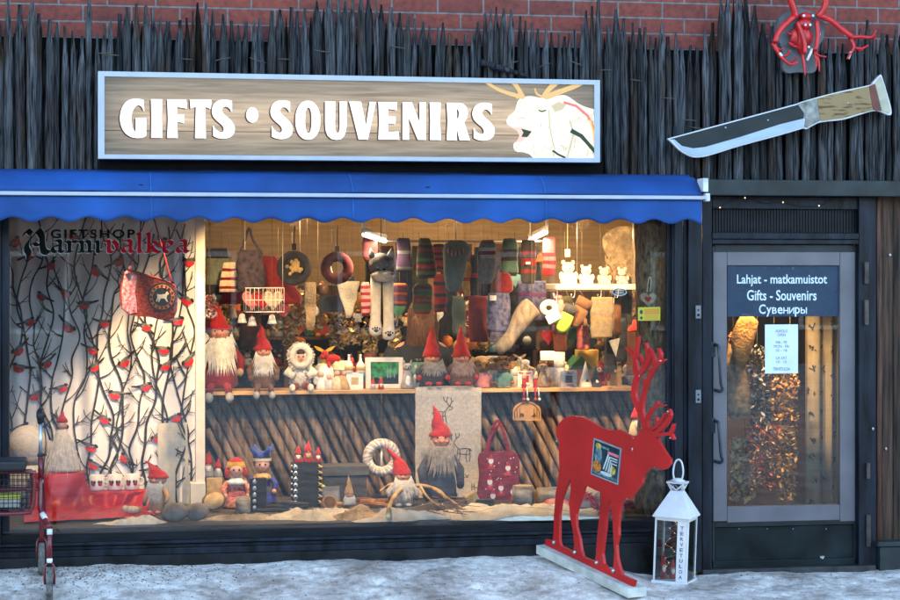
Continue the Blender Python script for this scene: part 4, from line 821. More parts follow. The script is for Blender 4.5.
def hair_cap(f, H, c, r, m=0): f.loft([(c[0]+0, c[1]+.1*r, c[2]-.2*r, r*1.04, r*.98), (c[0], c[1]+.12*r, c[2]+.45*r, r*.98, r*.92), (c[0], c[1]+.1*r, c[2]+.95*r, r*.5, r*.5), (c[0], c[1]+.1*r, c[2]+1.1*r, .01, .01)], m, 14)
def face(t, c, r):
    hd = [o for o in t.children if o.name.startswith('head')][0]; f = MB()
    for sd in (-1,1): f.ell((c[0]+sd*r*.36, c[1]-r*.88, c[2]+r*.05), (r*.12, r*.1, r*.14), 0, 8, 6)
    build('eye', f, M['eye'], hd)
    f = MB(); f.ell((c[0], c[1]-r*.96, c[2]-r*.42), (r*.2, r*.08, r*.07), 0, 8, 5); build('mouth', f, mat('doll lips', (.5,.06,.06), .4, .05), hd)
    f = MB(); f.ell((c[0], c[1]-r*1.0, c[2]-r*.15), (r*.12, r*.12, r*.1), 0, 8, 5); build('nose', f, mat('doll face', (.6,.33,.24), .5, .06), hd)
def doll(label, px, py, Y, hpx, top, skirt, collar, kind, group='dolls in folk costume'):
    p = P(px, py, Y) if Y is not None else PZ(px, py, FZ); H = hpx*mpp(px, p.y); t = thing('costume_doll', label, 'doll', p, group); s = lambda *a: tuple(v*H for v in a)
    sk = mat('doll face', (.6,.33,.24), .5, .06); hc = mat('dark doll hair', (.03,.017,.01), .6, .3, 40, .3)
    f = MB(); f.loft([s(0,0,0,.22,.19), s(0,0,.03,.25,.2), s(0,0,.2,.2,.16), s(0,0,.3,.13,.11)], 0, 18, bands=[0,1,0]); build('skirt', f, [skirt, top], t)
    f = MB(); f.loft([s(0,0,.28,.13,.11), s(0,0,.42,.15,.12), s(0,0,.5,.1,.09), s(0,0,.55,.05,.05)], 0, 16); build('torso', f, top, t)
    f = MB(); f.loft([s(0,-.01,.41,.17,.14), s(0,-.01,.47,.15,.13), s(0,0,.53,.07,.07)], 0, 16); build('collar', f, collar, t)
    c = s(0,-.01,.66); f = MB(); f.ell(c, s(.13,.125,.135)); build('head', f, sk, t); face(t, c, .13*H)
    f = MB(); hair_cap(f, H, s(0,.012,.665), .138*H); build('hair', f, hc, t)
    for sd in (-1,1):
        f = MB(); f.tube([s(sd*.13,0,.45), s(sd*.22,-.04,.34), s(sd*.2,-.12,.24)], [.05*H,.05*H,.045*H], 0, 10); f.ell(s(sd*.19,-.14,.22), s(.04,.04,.045), 1); build('arm', f, [top, sk], t)
    if kind == 'bonnet':
        f = MB(); f.loft([s(0,.04,.6,.165,.1), s(0,.03,.7,.17,.14), s(0,.02,.8,.14,.13), s(0,.02,.86,.06,.06), s(0,.02,.875,.01,.01)], 0, 16, bands=[0,1,0,0])
        for sd in (-1,1): f.ell(s(sd*.155,-.02,.6), s(.045,.05,.08))
    else:
        f = MB(); f.loft([s(0,.01,.72,.155,.145), s(0,.01,.77,.16,.15)], 1, 16, cap=False); f.loft([s(0,.01,.76,.15,.14), s(0,.01,.86,.14,.13), s(0,.01,.88,.05,.05)], 0, 16)
        for k in range(4):
            a = k*math.pi/2+.5; q = Vector((math.cos(a), math.sin(a), 0)); f.loft([tuple(Vector(s(0,.01,.8))+q*.08*H)+(.07*H,.07*H), tuple(Vector(s(0,.01,.9))+q*.17*H)+(.05*H,.05*H), tuple(Vector(s(0,.01,.98))+q*.22*H)+(.012*H,.012*H)], 0, 8)
    build('hat', f, [cl('red'), cl('mustard')] if kind == 'bonnet' else [cl('blue'), cl('cream')], t); return t
def flat_thing(name, label, cat, loops, Y, th, m, group=None, bev=.0, fn=None):   # a cut-out board or cloth standing on y=Y
    base = (sum(p[0] for p in loops[0])/len(loops[0]), max(p[1] for p in loops[0])); f = MB(); f.shape(loops, fn or plane(Y), th)
    return solo(name, f, m, label, cat, group, loc=P(base[0], base[1], Y), bev=bev)
def knit(name, label, cat, Y, rows, mats, bands=None, depth=.3, n=14, group='knitwear hanging in the window', cord=None, sq=.85, parts=True, extra=None):
    # rows: (y, x_left, x_right) in picture pixels, top to bottom: a padded hanging textile
    k = mpp(rows[0][1], Y); rings = []
    for (y, a, c) in rows:
        p = P((a+c)/2, y, Y); rx = max(.004, (c-a)/2*k); rings.append((p.x, Y, p.z, rx, max(.006, min(rx*depth, .05))))
    t0 = rings[0]; loc = (t0[0], Y, t0[2]); f = MB(); f.loft(rings, 0, n, bands=bands, sq=sq); crease(f, .011, 13, rows[0][1]); crease(f, .005, 45, rows[0][1])
    if not parts and not extra and not cord:
        return solo(name, f, mats, label, cat, group, loc=loc)
    t = thing(name, label, cat, loc, group); build('fabric', f, mats, t, True)
    if cord:
        g = MB(); g.tube([(t0[0], Y, t0[2]-.01), (t0[0], Y+.01, P(rows[0][1], cord, Y).z)], .0016, 0, 5); build('hanger', g, mat('string', (.09,.075,.055)), t, True)
    if extra: extra(t)
    return t
def rect_rows(x0, x1, y0, y1, n=6, tap=0., r=.12):
    o = []; n = n if n > 8 else n*2; sk = rr(-1.2,1.2)
    for k in range(n+1):
        q = k/n; e = 1-r*(max(0, 1-q*5)**2+max(0, q*5-4)**2)*1.; w = (x1-x0)/2*e*(1+tap*(q-.5)); c = (x0+x1)/2+sk*q*(1 if n < 60 else 0)+.5*noise.noise((x0*.7,q*4,y0)); o.append((y0+(y1-y0)*q, c-w, c+w))
    return o
# ------------------------------------------------------------------ left bay: red cloth, mugs, pouch, gnomes
def blob(name, label, cat, px, py, rx, ry, h, m, group=None, z=FZ, fur=0, seed=0, Y=None):   # irregular low heap on the platform; rx, ry in metres
    c = PZ(px, py, z); f = MB(); n = 60; k = 12; vs = [(c.x, c.y, z+h)]; fs = []
    for r_ in range(1, k+1):
        q = r_/k
        for i in range(n):
            a = 2*math.pi*i/n; e = 1+.4*noise.noise((math.cos(a)*1.6+seed, math.sin(a)*1.6, seed*.7))+.2*noise.noise((math.cos(a)*5+seed, math.sin(a)*5, seed))
            x = c.x+rx*q*e*math.cos(a); y = c.y+ry*q*e*math.sin(a)
            vs.append((x, y, z+.002+h*max(0, 1-q**2.2)*max(.15, .75+.9*noise.noise((x*7, y*9, seed))+.35*noise.noise((x*22, y*22, seed)))))
    for i in range(n): fs.append((0, 1+i, 1+(i+1) % n))
    for r_ in range(k-1):
        for i in range(n): j = (i+1) % n; fs.append((1+r_*n+i, 1+(r_+1)*n+i, 1+(r_+1)*n+j, 1+r_*n+j))
    f.add(vs, fs)
    for i in range(fur):
        v = random.choice(vs); p = Vector(v)+Vector((rr(-.02,.02), rr(-.02,.02), -.003)); d = Vector((p.x-c.x, p.y-c.y, 0)); d = d.normalized() if d.length > 1e-4 else Vector((1,0,0))
        f.strand(p, p+d*rr(.01,.035)+Vector((rr(-.012,.012), -.012, rr(-.004,.014))), .0022, 0)
    return solo(name, f, m, label, cat, group, loc=(c.x, c.y, z))
redc = mat('red satin cloth', (.4,.008,.012), .4, .25, 5, .15)
t = thing('draped_cloth', 'shiny red cloth draped over a box and pooling across the platform', 'cloth', PZ(100, 505, FZ))
Yb = PZ(100,512,FZ).y+.02; zb_ = P(90,492,Yb+.1).z; zl_ = P(90,472,Yb+.1).z
f = MB(); N = 70; prof = [(0,.32),(0,.3),(.0,.0),(-.012,-.0),(-.03,-.25),(-.05,-.55),(-.07,-.8),(-.16,-.985),(-.26,-1.0)]
vs = []
xA = P(30,490,Yb).x; xB_ = P(153,490,Yb).x; xm = P(86,490,Yb).x
for j, (dy, hz) in enumerate(prof):
    for i in range(N+1):
        u = i/N; x = xA+(xB_-xA)*u; topz = zl_ if x < xm else zb_+(zl_-zb_)*.1*(1-(x-xm)/(xB_-xm)); topz = zl_+(zb_-zl_)*sstep(xm-.03, xm+.03, x)
        y = Yb+.07+.12 if j == 0 else Yb+.07+dy*(1+.35*math.sin(u*31+j)) ; fold = .045*math.sin(u*23+math.sin(u*9)*2+j*.35)*min(1,j/3)
        if j == 0: z = topz
        elif j <= 2: z = topz; y = Yb+.19 if j == 1 else Yb+.07
        else: z = max(FZ+.006+.012*max(0,math.sin(u*40+j*2)), topz+(topz-FZ)*hz*1.0)
        vs.append((x+.012*math.sin(j*2+u*17)*min(1,j/4), y-fold, z))
f.add(vs, [(j*(N+1)+i, (j+1)*(N+1)+i, (j+1)*(N+1)+i+1, j*(N+1)+i+1) for j in range(len(prof)-1) for i in range(N)])
o = build('drape', f, redc, t, True); q = o.modifiers.new('s', 'SUBSURF'); q.levels = q.render_levels = 1
f = MB(); vs = []; n2 = 60; m2 = 14
for j in range(m2+1):
    for i in range(n2+1):
        u, v = i/n2, j/m2; a = PZ(24+124*u, 507+18*v-6*u*v, FZ); h = .012+.03*abs(math.sin(u*17+v*6+2*math.sin(v*5+u*3)))*(1-abs(2*v-1)**3)*(1-abs(2*u-1)**6)
        vs.append((a.x, a.y+.015*math.sin(u*20), FZ+.004+h))
f.add(vs, [(j*(n2+1)+i, (j+1)*(n2+1)+i, (j+1)*(n2+1)+i+1, j*(n2+1)+i+1) for j in range(m2) for i in range(n2)]); build('pooled_fold', f, redc, t, True)
f = MB(); f.bx(xA+.02, xm, Yb+.085, Yb+.28, FZ, zl_-.006); f.bx(xm+.003, xB_-.03, Yb+.085, Yb+.28, FZ, zb_-.006)
solo('display_box', f, pt('burgundy'), 'stepped box hidden under the shiny red cloth', 'box', loc=PZ(80,508,FZ))
mugm = [mat('white enamel mug', (.7,.68,.66), .3, .04, 8, 0), pt('red'), pt('charcoal')]
for i, (x, l_) in enumerate(((97,'white mug with red bird print at the tall step of the red cloth'),(115,'white mug with red bird print in the middle of the row'),(132,'white mug with red bird print nearest the fallen gnome'))):
    p = P(x, 490, Yb+.16); k = mpp(x, Yb); p.z = zb_+.004; t = thing('mug', l_, 'mug', p, 'bird mugs on the red cloth'); r = 7.6*k; h = 15.5*k
    f = MB(); f.loft([(0,0,0,r*.92,r*.92),(0,0,h*.1,r,r),(0,0,h,r,r),(0,0,h,r*.9,r*.9),(0,0,h*.15,r*.88,r*.88)], 0, 20); build('cup', f, mugm, t)
    f = MB(); f.tube(smooth([(r*.8,.3*r,h*.8),(r*1.45,.35*r,h*.7),(r*1.45,.35*r,h*.35),(r*.8,.3*r,h*.22)],3,False), r*.12, 0, 7); build('handle', f, mugm, t)
    f = MB()
    for dx in (-.45,.42):
        for (u, v, mi) in ((-.2,.45,1),(0,.55,1),(.1,.42,1),(.22,.6,2),(-.3,.62,2)):
            a = math.asin(max(-.95,min(.95,dx+u*.6))); f.ell((r*math.sin(a), -r*math.cos(a)-.001, h*(.1+v*.75)), (r*.17,.003,h*.12), mi, 8, 5)
    build('bird_print', f, mugm, t)
# pouch hanging before the curtain
Yp_ = .5; t = thing('shoulder_bag', 'red and black patterned shoulder bag with a pale reindeer roundel hanging before the curtain', 'bag', P(150, 315, Yp_))
qd = [(124,272),(150,276),(171,283),(177,294),(174,318),(150,317),(122,309)]
f = MB(); f.shape([smooth(qd,3)], plane(Yp_), .05); build('bag_body', f, mat('red black woven pattern', (.02,.012,.012), .8, 0, 46, .3, col2=(.42,.04,.02), stretch=(1,1,1.4)), t, True, bev=.008)
f = MB(); f.shape([smooth([(124.5,273),(137,275.5),(135,292),(137,312.5),(122.5,308.5)],2)], plane(Yp_-.003), .004); build('side_panel', f, mat('pale woven pattern', (.4,.36,.44), .8, 0, 55, .3, col2=(.4,.02,.04)), t, True)
f = MB(); rc = (162,297); f.shape([oval(*rc,14.5,14.5,28)], plane(Yp_-.004), .003, 0); f.shape([oval(*rc,12.5,12.5,28)], plane(Yp_-.006), .002, 1); f.shape([oval(*rc,9.3,9.3,28)], plane(Yp_-.008), .002, 0)
for k in range(16): a = k*math.pi/8; f.shape([oval(rc[0]+11*math.cos(a), rc[1]+11*math.sin(a), 1.2,1.2,8)], plane(Yp_-.0085), .002, 0)
f.shape([[(157,294),(160,294.5),(165,294),(167,291),(168,292),(169,294),(167,295.5),(166.5,298),(168,302),(167,302),(164.5,298.5),(161,298.5),(159,302),(158,302),(159,298),(156.5,302),(156,301),(157.5,297)]], plane(Yp_-.0095), .001, 2)
f.ribbon([(166.5,291.5),(165,288),(163,287)], .8, plane(Yp_-.0098), 0, 2); f.ribbon([(167.5,291.5),(168.5,288),(170,287)], .8, plane(Yp_-.0098), 0, 2)
build('roundel', f, [pt('black'), mat('orange leather print', (.55,.13,.03), .6), pt('cream')], t, True)
f = MB(); f.tube([P(x, y, Yp_+.01) for x, y in smooth([(128,272),(138,240),(150,212),(160,240),(172,284)],4,False)], .006, 0, 6); build('strap', f, pt('burgundy'), t, True)
f = MB(); f.ell(P(131,268,Yp_-.01), .018, 0); f.ell(P(127,273,Yp_-.012), .015, 0); build('pompom', f, cl('pink'), t, True)
# snowman shape, winter gnome
t = thing('snow_figure', 'big round white snow figure beside the window frame', 'figure', PZ(27, 508.5, FZ)); k = mpp(30,.6)
f = MB(); f.ell((0,0,.16), (.17,.15,.17), 0, 20, 12); f.ell((0,0,.41), (.135,.12,.14), 0, 20, 12); build('body', f, mat('white fleece', (.66,.63,.58), .95, .08, 30, .5, bsc=120), t)
f = MB(); f.loft([(0,0,.3,.115,.1),(0,-.005,.33,.125,.11),(0,0,.35,.12,.1)], 0, 18); build('scarf', f, cl('grey'), t)
for l_, x, y, hp in (('slim pale gnome with a shaggy white coat behind the walking frame', 62, 474, 60),):
    p = P(x, y, Yb+.14); p.z = zl_+.006; t = thing('gnome_doll', l_, 'gnome', p); H = hp*mpp(x,Yb)
    f = MB(); f.loft([(0,0,0,.3*H,.24*H),(0,0,.05*H,.3*H,.25*H),(0,0,.4*H,.19*H,.16*H),(0,0,.68*H,.09*H,.08*H),(0,0,.74*H,.04*H,.04*H)], 0, 18)
    for i in range(220): a = rr(0,6.3); q = rr(.1,.62); w_ = .31*(1-q)+.02; f.strand((math.cos(a)*w_*H, math.sin(a)*w_*.85*H, q*H), (math.cos(a)*(w_+.07)*H, math.sin(a)*(w_+.07)*.85*H, (q-rr(.12,.3))*H), .006*H)
    build('coat', f, M['snowy'], t)
    f = MB(); f.ell((0,-.02*H,.78*H), (.085*H,.08*H,.09*H)); build('head', f, mat('doll face', (.6,.33,.24), .5, .06), t)
    f = MB(); f.loft([(0,0,.82*H,.1*H,.1*H),(0,0,.87*H,.09*H,.09*H),(0,0,.93*H,.04*H,.04*H),(.02*H,0,1.0*H,.01*H,.01*H)], 0, 12); build('hat', f, cl('red'), t)
gnome('gnome in a floppy red hat slumped sideways against the painted bark panel', 158, 513, None, 52, beard='snowy', body='tan', legs='feet', hatf=.36, hatw=.2, lean=-.3, arms=True, wide=1.15, bl=.42, rz=-.5, boot='pink')
flat_thing('bark_panel', 'pale blue grey painted bark panel leaning by the white post', 'panel', [[(158,424),(186.5,423),(189.5,504),(160,505)]], PZ(173,505,FZ).y+.06, .02, mat('blue grey painted bark', (.17,.24,.32), .8, 0, 5, .4, col2=(.5,.47,.38), stretch=(1.6,1,.8)), bev=.004)
def stone(px, py, rx, rz_, label, col=(.2,.17,.15), Y=None):
    p = PZ(px, py, FZ); k = mpp(px, p.y); f = MB(); n = 16; kk = 9; sd = px*.13
    f.ell((0,0,rz_*k*.9), (rx*k, rx*k*.8, rz_*k), 0, n, kk)
    for v in f.v: v *= 1+.22*noise.noise(v*14+Vector((sd,0,0)))
    o = solo('stone', f, mat('grey brown stone', col, .85, .35, 9, .4, bsc=50), label, 'stone', 'stones in the window display', world=False); o.location = p
stone(174, 521, 14, 9, 'flat grey stone in front of the bark panel'); stone(197, 520, 11.5, 9.5, 'rounded brown stone at the foot of the white post')
blob('fleece', 'white fleece scrap lying under the red cloth', 'fleece', 132, 524, .2, .07, .05, M['snowy'], fur=80, seed=3)
f = MB(); p = PZ(132, 513, FZ+.03); f.ell((0,0,.02), (.05,.03,.025), 0); f.ell((-.04,-.01,.028), .022, 0); f.ell((.045,0,.02), (.02,.016,.02), 1); o = solo('plush_lamb', f, [cl('cream'), cl('tan')], 'tiny cream plush lamb lying on the pooled red cloth', 'plush toy', world=False); o.location = p

# ------------------------------------------------------------------ lower bay: platform display
def log(name, label, cat, px, py, wpx, hpx, m, end, group=None, Y=None):
    p = PZ(px, py, FZ); k = mpp(px, p.y); w_, h_ = wpx*k, hpx*k; f = MB(); f.tube([(-w_/2,0,h_/2),(0,.004,h_/2),(w_/2,0,h_/2)], [h_/2,h_*.51,h_/2], 0, 16)
    for e in (-1,1): f.ell((e*w_/2,0,h_/2), (.003,h_*.43,h_*.43), 1, 14, 6)
    o = solo(name, f, [m, end], label, cat, group, world=False); o.location = p; return o
bark = mat('birch bark', (.07,.06,.05), .85, 0, 9, .4, col2=(.42,.38,.32), stretch=(.6,2.5,2.5)); cutw = mat('cut pine wood', (.5,.34,.15), .7, .2, 25, .2)
p = PZ(213, 511, FZ); f = MB(); q = Matrix.Rotation(R(80),3,'X') @ Matrix.Rotation(R(0),3,'Y'); f.loft([(0,0,-.02,.075,.06),(0,0,.02,.078,.062)], 0, 20, frame=q); f.loft([(0,0,.0205,.068,.053),(0,0,.022,.066,.052)], 1, 20, frame=q)
o = solo('wood_slice', f, [wood('rough bark', (.17,.1,.06)), cutw], 'round bark edged wood slice leaning near the white post', 'wood slice', world=False); o.location = p+Vector((0,-.05,.072)); o.rotation_euler = (0,R(-15),R(12))
f = MB(); p = PZ(214, 499, FZ); f.bx(-.055,.055,-.04,.04,0,.15); o = solo('wooden_block', f, cutw, 'pale wooden block under the little red gnomes', 'block', world=False, bev=.004); o.location = p; zB = FZ+.15
def mini_gnome(label, x, base, Y, hpx, hat='red', body='red', group='little gnomes', beard='snowy', z=None):
    p = P(x, base, Y)
    if z is not None: p.z = z
    H = hpx*mpp(x, Y); f = MB(); f.loft([(0,0,0,.2*H,.18*H),(0,0,.08*H,.25*H,.22*H),(0,0,.3*H,.2*H,.18*H),(0,0,.45*H,.14*H,.13*H),(0,0,.5*H,.1*H,.1*H)], 1, 12)
    f.ell((0,-.02*H,.5*H), (.15*H,.14*H,.14*H), 3, 10, 7); f.loft([(0,-.13*H,.15*H,.03*H,.03*H),(0,-.17*H,.28*H,.11*H,.06*H),(0,-.13*H,.46*H,.12*H,.06*H)], 2, 10); f.ell((0,-.17*H,.5*H), .04*H, 3, 8, 5)
    f.loft([(0,0,.52*H,.19*H,.18*H),(0,0,.58*H,.18*H,.17*H),(.01*H,.01*H,.8*H,.09*H,.09*H),(.04*H,.02*H,H,.012*H,.012*H)], 0, 12)
    o = solo('mini_gnome', f, [cl(hat), cl(body), M[beard] if beard in M else cl(beard), mat('doll skin', (.5,.25,.17), .6)], label, 'gnome', group, world=False); o.location = p; return o
mini_gnome('little red gnome with a tall pointed hat upon the pale wooden block', 208, 484, PZ(214,499,FZ).y, 26, body='grey', z=zB); mini_gnome('shorter red gnome with tilted hat upon the pale wooden block', 218, 484, PZ(214,499,FZ).y-.01, 19, z=zB, body='grey')
plaid = mat('folk floral cloth', (.06,.05,.12), .9, 0, 38, .2, col2=(.5,.1,.06)); red_lace = mat('red lace pattern', (.5,.02,.02), .9, 0, 60, .2, col2=(.65,.4,.3))
doll('doll in a red and yellow bonnet with white shawl and flowered skirt', 236, 508, None, 58, red_lace, plaid, cl('white'), 'bonnet')
doll('doll in a blue four pointed hat and blue red trimmed tunic', 262, 504, None, 60, mat('blue red trim', (.02,.03,.2), .9, .0, 24, .2, col2=(.05,.07,.34)), cl('charcoal'), mat('gold brocade', (.45,.3,.1), .7, .4, 60, .2), 'four')
fur_hood = None
f = MB(); p = PZ(243, 513, FZ); f.loft([(0,0,0,.045,.045),(0,0,.01,.05,.05),(0,0,.1,.048,.048),(0,0,.105,.03,.03)], 0, 16); o = solo('birch_cup', f, bark, 'birch bark cup in front of the bonneted doll', 'cup', world=False); o.location = p
for x, y, l_, c in ((258,512,'short black rack of round silver pendants beside the blue hatted doll',0),):
    p = PZ(x, y, FZ); t = thing('pendant_rack', l_, 'rack', p); f = MB(); f.bx(-.055,.055,-.025,.025,0,.22); build('board', f, mat('black felt rack', (.016,.018,.02), .9), t, bev=.003)
    f = MB()
    for k in range(5): f.ell((-.025,-.029,.03+k*.042), (.014,.004,.016), 0, 10, 6)
    build('pendant', f, M['metal'], t)
f = MB(); p = PZ(283, 512, FZ)
for k in range(3): f.tube([(-.17+k*.05,.02*k,.012+.02*k),(0,0,.016+.022*k),(.16,-.02*k,.012+.02*k)], [.012,.018,.009], 0, 8)
o = solo('driftwood', f, mat('dark driftwood', (.06,.055,.05), .9, .4, 12, .4), 'dark driftwood sticks piled beside the black rack', 'driftwood', world=False); o.location = p
# black tower of brooches
p = PZ(306, 507, FZ); t = thing('brooch_stand', 'tall black stand studded with silver brooches down one edge', 'stand', p); k = mpp(306, p.y); H = 44*k
f = MB(); f.bx(-14*k,15*k,-.03,.07,0,H); build('stand_body', f, mat('black felt rack', (.016,.018,.02), .9), t, bev=.004)
for q in range(7):
    f = MB(); zz = H*(.1+q*.135); f.ell((-11*k,-.035,zz), (2.6*k,.006,2.8*k), 0, 12, 6); f.ell((-11*k,-.042,zz), (1.1*k,.004,1.1*k), 1, 8, 5); f.ell((-14.5*k,-.02,zz+.01), (1.4*k,.012,1.6*k), 0, 8, 5); build('brooch', f, [mat('silver brooch', (.6,.6,.6), .25, .1, 20, 0, metal=.8), pt('black')], t)
    f = MB(); f.loft([(13.5*k,-.034,zz-.004,2.6*k,.008),(14.5*k,-.036,zz+.006,1.6*k,.006),(12*k,-.034,zz+.018,.4*k,.002)], 0, 8); build('horn_tag', f, cutw, t)
for dx, hp, l_, bd in ((-8,18,'small red gnome with white beard at the brooch edge of the black stand','snowy'),(2,22,'tallest red gnome in the middle on top of the black stand','tan'),(12,16,'small red gnome with a white scarf on the horn tag edge of the black stand','snowy')): mini_gnome(l_, 306+dx, 463, p.y, hp, beard=bd, z=FZ+H)
# gray boxes, tiny grey gnome, kuksa
p = PZ(345, 503, FZ); k = mpp(345,p.y); t = thing('gift_box', 'dark grey gift box with an overhanging lid behind the wooden cup', 'box', p); f = MB(); f.bx(-22*k,22*k,0,.2,0,27*k); build('box_body', f, cl('charcoal'), t, bev=.004); f = MB(); f.bx(-24*k,24*k,-.01,.21,27.2*k,37*k); build('lid', f, mat('dark slate card', (.06,.065,.07), .7), t, bev=.004)
p = PZ(331, 506, FZ); f = MB(); f.bx(-.06,.06,-.012,.012,0,.13); f.bx(-.05,.05,-.0135,-.0122,.03,.1,1); o = solo('gift_card', f, [mat('slate card', (.12,.13,.14), .7), mat('grey card print', (.2,.2,.2), .7)], 'grey card standing before the dark gift box', 'card', world=False); o.location = p; o.rotation_euler = (R(-8),0,R(10))
f = MB(); p = PZ(322, 506, FZ); f.ell((0,0,.07), (.05,.035,.07), 0, 12, 8); o = solo('green_pouch', f, cl('lime'), 'lime green felt pouch half hidden behind the black stand', 'pouch', world=False); o.location = p+Vector((0,.06,0))
gnome('small brown felt gnome with a pointed sand coloured hat by the gift box', 349, 511, None, 36, hat='tan', body='brown', legs=None, hatf=.55, hatw=.13, wide=1.1, arms=False, bl=.26, nose=True)
def kuksa(px, py, label):
    p = PZ(px, py, FZ+.03); f = MB(); q = Matrix.Rotation(R(62),3,'X') @ Matrix.Rotation(R(18),3,'Y'); r = .05
    f.loft([(0,0,-.05,.015,.015),(0,0,-.045,.032,.032),(0,0,-.02,.05,.05),(0,0,.02,.052,.052),(0,0,.02,.046,.046),(0,0,-.02,.042,.042),(0,0,-.04,.02,.02)], 0, 18, frame=q)
    t = thing('wooden_cup', label, 'cup', p+Vector((0,0,.02))); build('bowl', f, mat('carved birch', (.4,.2,.07), .45, .25, 14, .1), t); f = MB(); f.tube([q @ Vector(v) for v in ((.045,0,.01),(.08,0,.015),(.11,0,.0))], [.014,.016,.012], 0, 8); build('handle', f, mat('carved birch', (.4,.2,.07)), t)
kuksa(329, 507, 'carved wooden drinking cup lying on its side on the pelt')
# white wreath on a string, leaning gnome, big gnome, linen
Yw = 1.3; t = thing('wreath', 'white woven twig wreath hanging on a string before the stakes', 'wreath', P(381, 476, Yw)); k = mpp(381,Yw); c = P(381.5, 457.5, Yw)
f = MB(); Rm = 14.2*k; rn = 4.6*k
for s_ in range(5):
    pts = []
    for i in range(100):
        a = 2*math.pi*i/100; b_ = a*11+s_*2*math.pi/5; rad = Rm+rn*.8*math.cos(b_); pts.append((c.x+rad*math.cos(a), c.y+rn*.8*math.sin(b_), c.z+rad*math.sin(a)))
    f.tube(pts, rn*.34, 0, 6, closed=True, tint=(1,1,1) if s_ % 2 else (.6,.6,.62))
f.tube([(c.x+Rm*math.cos(a*.126), c.y, c.z+Rm*math.sin(a*.126)) for a in range(50)], rn*.5, 0, 8, closed=True, tint=(.45,.45,.47))
build('twig_ring', f, mat('whitewashed twig', (.6,.59,.56), .8, .25, 30, .3, tint=True), t, True)
f = MB(); f.tube([c+Vector((0,0,Rm)), Vector((c.x, Yw, zs-.02))], .0025, 0, 5); build('string', f, mat('string', (.09,.075,.055)), t, True)
f = MB(); f.loft([(c.x,c.y,c.z-.055,.008,.008),(c.x,c.y,c.z+.03,.008,.008),(c.x,c.y,c.z+.06,.002,.002)], 0, 8); build('candle', f, pt('white'), t, True)
gnome('white bearded gnome with a long bent red hat leaning by the wreath', 402, 506, None, 60, body='grey', legs='feet', boot='grey', hatf=.5, hatw=.16, lean=-.3, wide=1.15, mit='charcoal', bl=.38)
Yl = YSH-.012; ln_ = thing('linen_runner', 'pale grey linen runner with sketched reindeer hanging over the shelf edge', 'cloth', P(448, 505, Yl)); f = MB(); N = 40
def lf(x, y, t): p = P(x, y, Yl); return Vector((p.x, Yl+.008*math.sin(p.x*38+1)*min(1,(y-388)/40)-.14*sstep(470,505,y)+t, max(p.z, FZ+.006)))
vs = []
for j in range(13):
    for i in range(N+1): vs.append(lf(415.5+66*i/N-(1 if j % 2 else 0)*.3, 387.5+118*j/12, 0))
f.add(vs, [(j*(N+1)+i, (j+1)*(N+1)+i, (j+1)*(N+1)+i+1, j*(N+1)+i+1) for j in range(12) for i in range(N)])
tp0 = P(415.5,388,Yl); tp1 = P(481.5,388,Yl); f.add([(tp0.x,Yl,zs+.003),(tp1.x,Yl,zs+.003),(tp1.x,Yl+.3,zs+.004),(tp0.x,Yl+.3,zs+.004)], [(0,1,2,3)], 0, False)
o = build('linen_cloth', f, mat('pale linen', (.36,.36,.36), .95, .12, 50, .3, bsc=220, bdist=.003), ln_, True); q = o.modifiers.new('s','SOLIDIFY'); q.thickness = .002; q.offset = 1
f = MB(); rein = [[(0,0),(5,-.5),(11,0),(14,-3),(16,-6)],[(16,-6),(20,-5),(19,-3),(16,-2)],[(1,0),(0,7),(1,13)],[(3,1),(4,8),(3,13)],[(10,1),(10,7),(11,13)],[(12,0),(13,7),(14,13)],[(0,0),(1,5),(7,5.5),(12,4)],[(16.5,-6),(14,-11),(15,-16)],[(14.5,-10),(11,-13),(11,-16)],[(17,-6),(19,-11),(18,-15)],[(18.5,-10),(21,-12)],[(0,0),(-1.5,2)]]
for i, (ox, oy, sc_, d) in enumerate(((462,449,1.,-1),(441,412,.95,1),(474,482,.85,-1),(427,470,.9,1))):
    for j, st in enumerate(rein): f.ribbon(smooth([(ox+d*(u-8)*sc_, oy+v*sc_) for u, v in st],3,False), .75, lf, 0, 0, .0045+.0001*j)
build('reindeer_print', f, mat('dark linen print', (.05,.05,.05), .95, 0, 5, 0), ln_, True)
gnome('big standing gnome with a red hat, grey beard and slate blue coat', 440, 501, None, 96, beard='greywool', body='navyfelt' if False else 'slate', legs='stand', boot='slate', hatf=.36, hatw=.115, wide=1.0, lean=-.06, mit='navy', trim='slate', bl=.36) if 'slate' in PAL else None
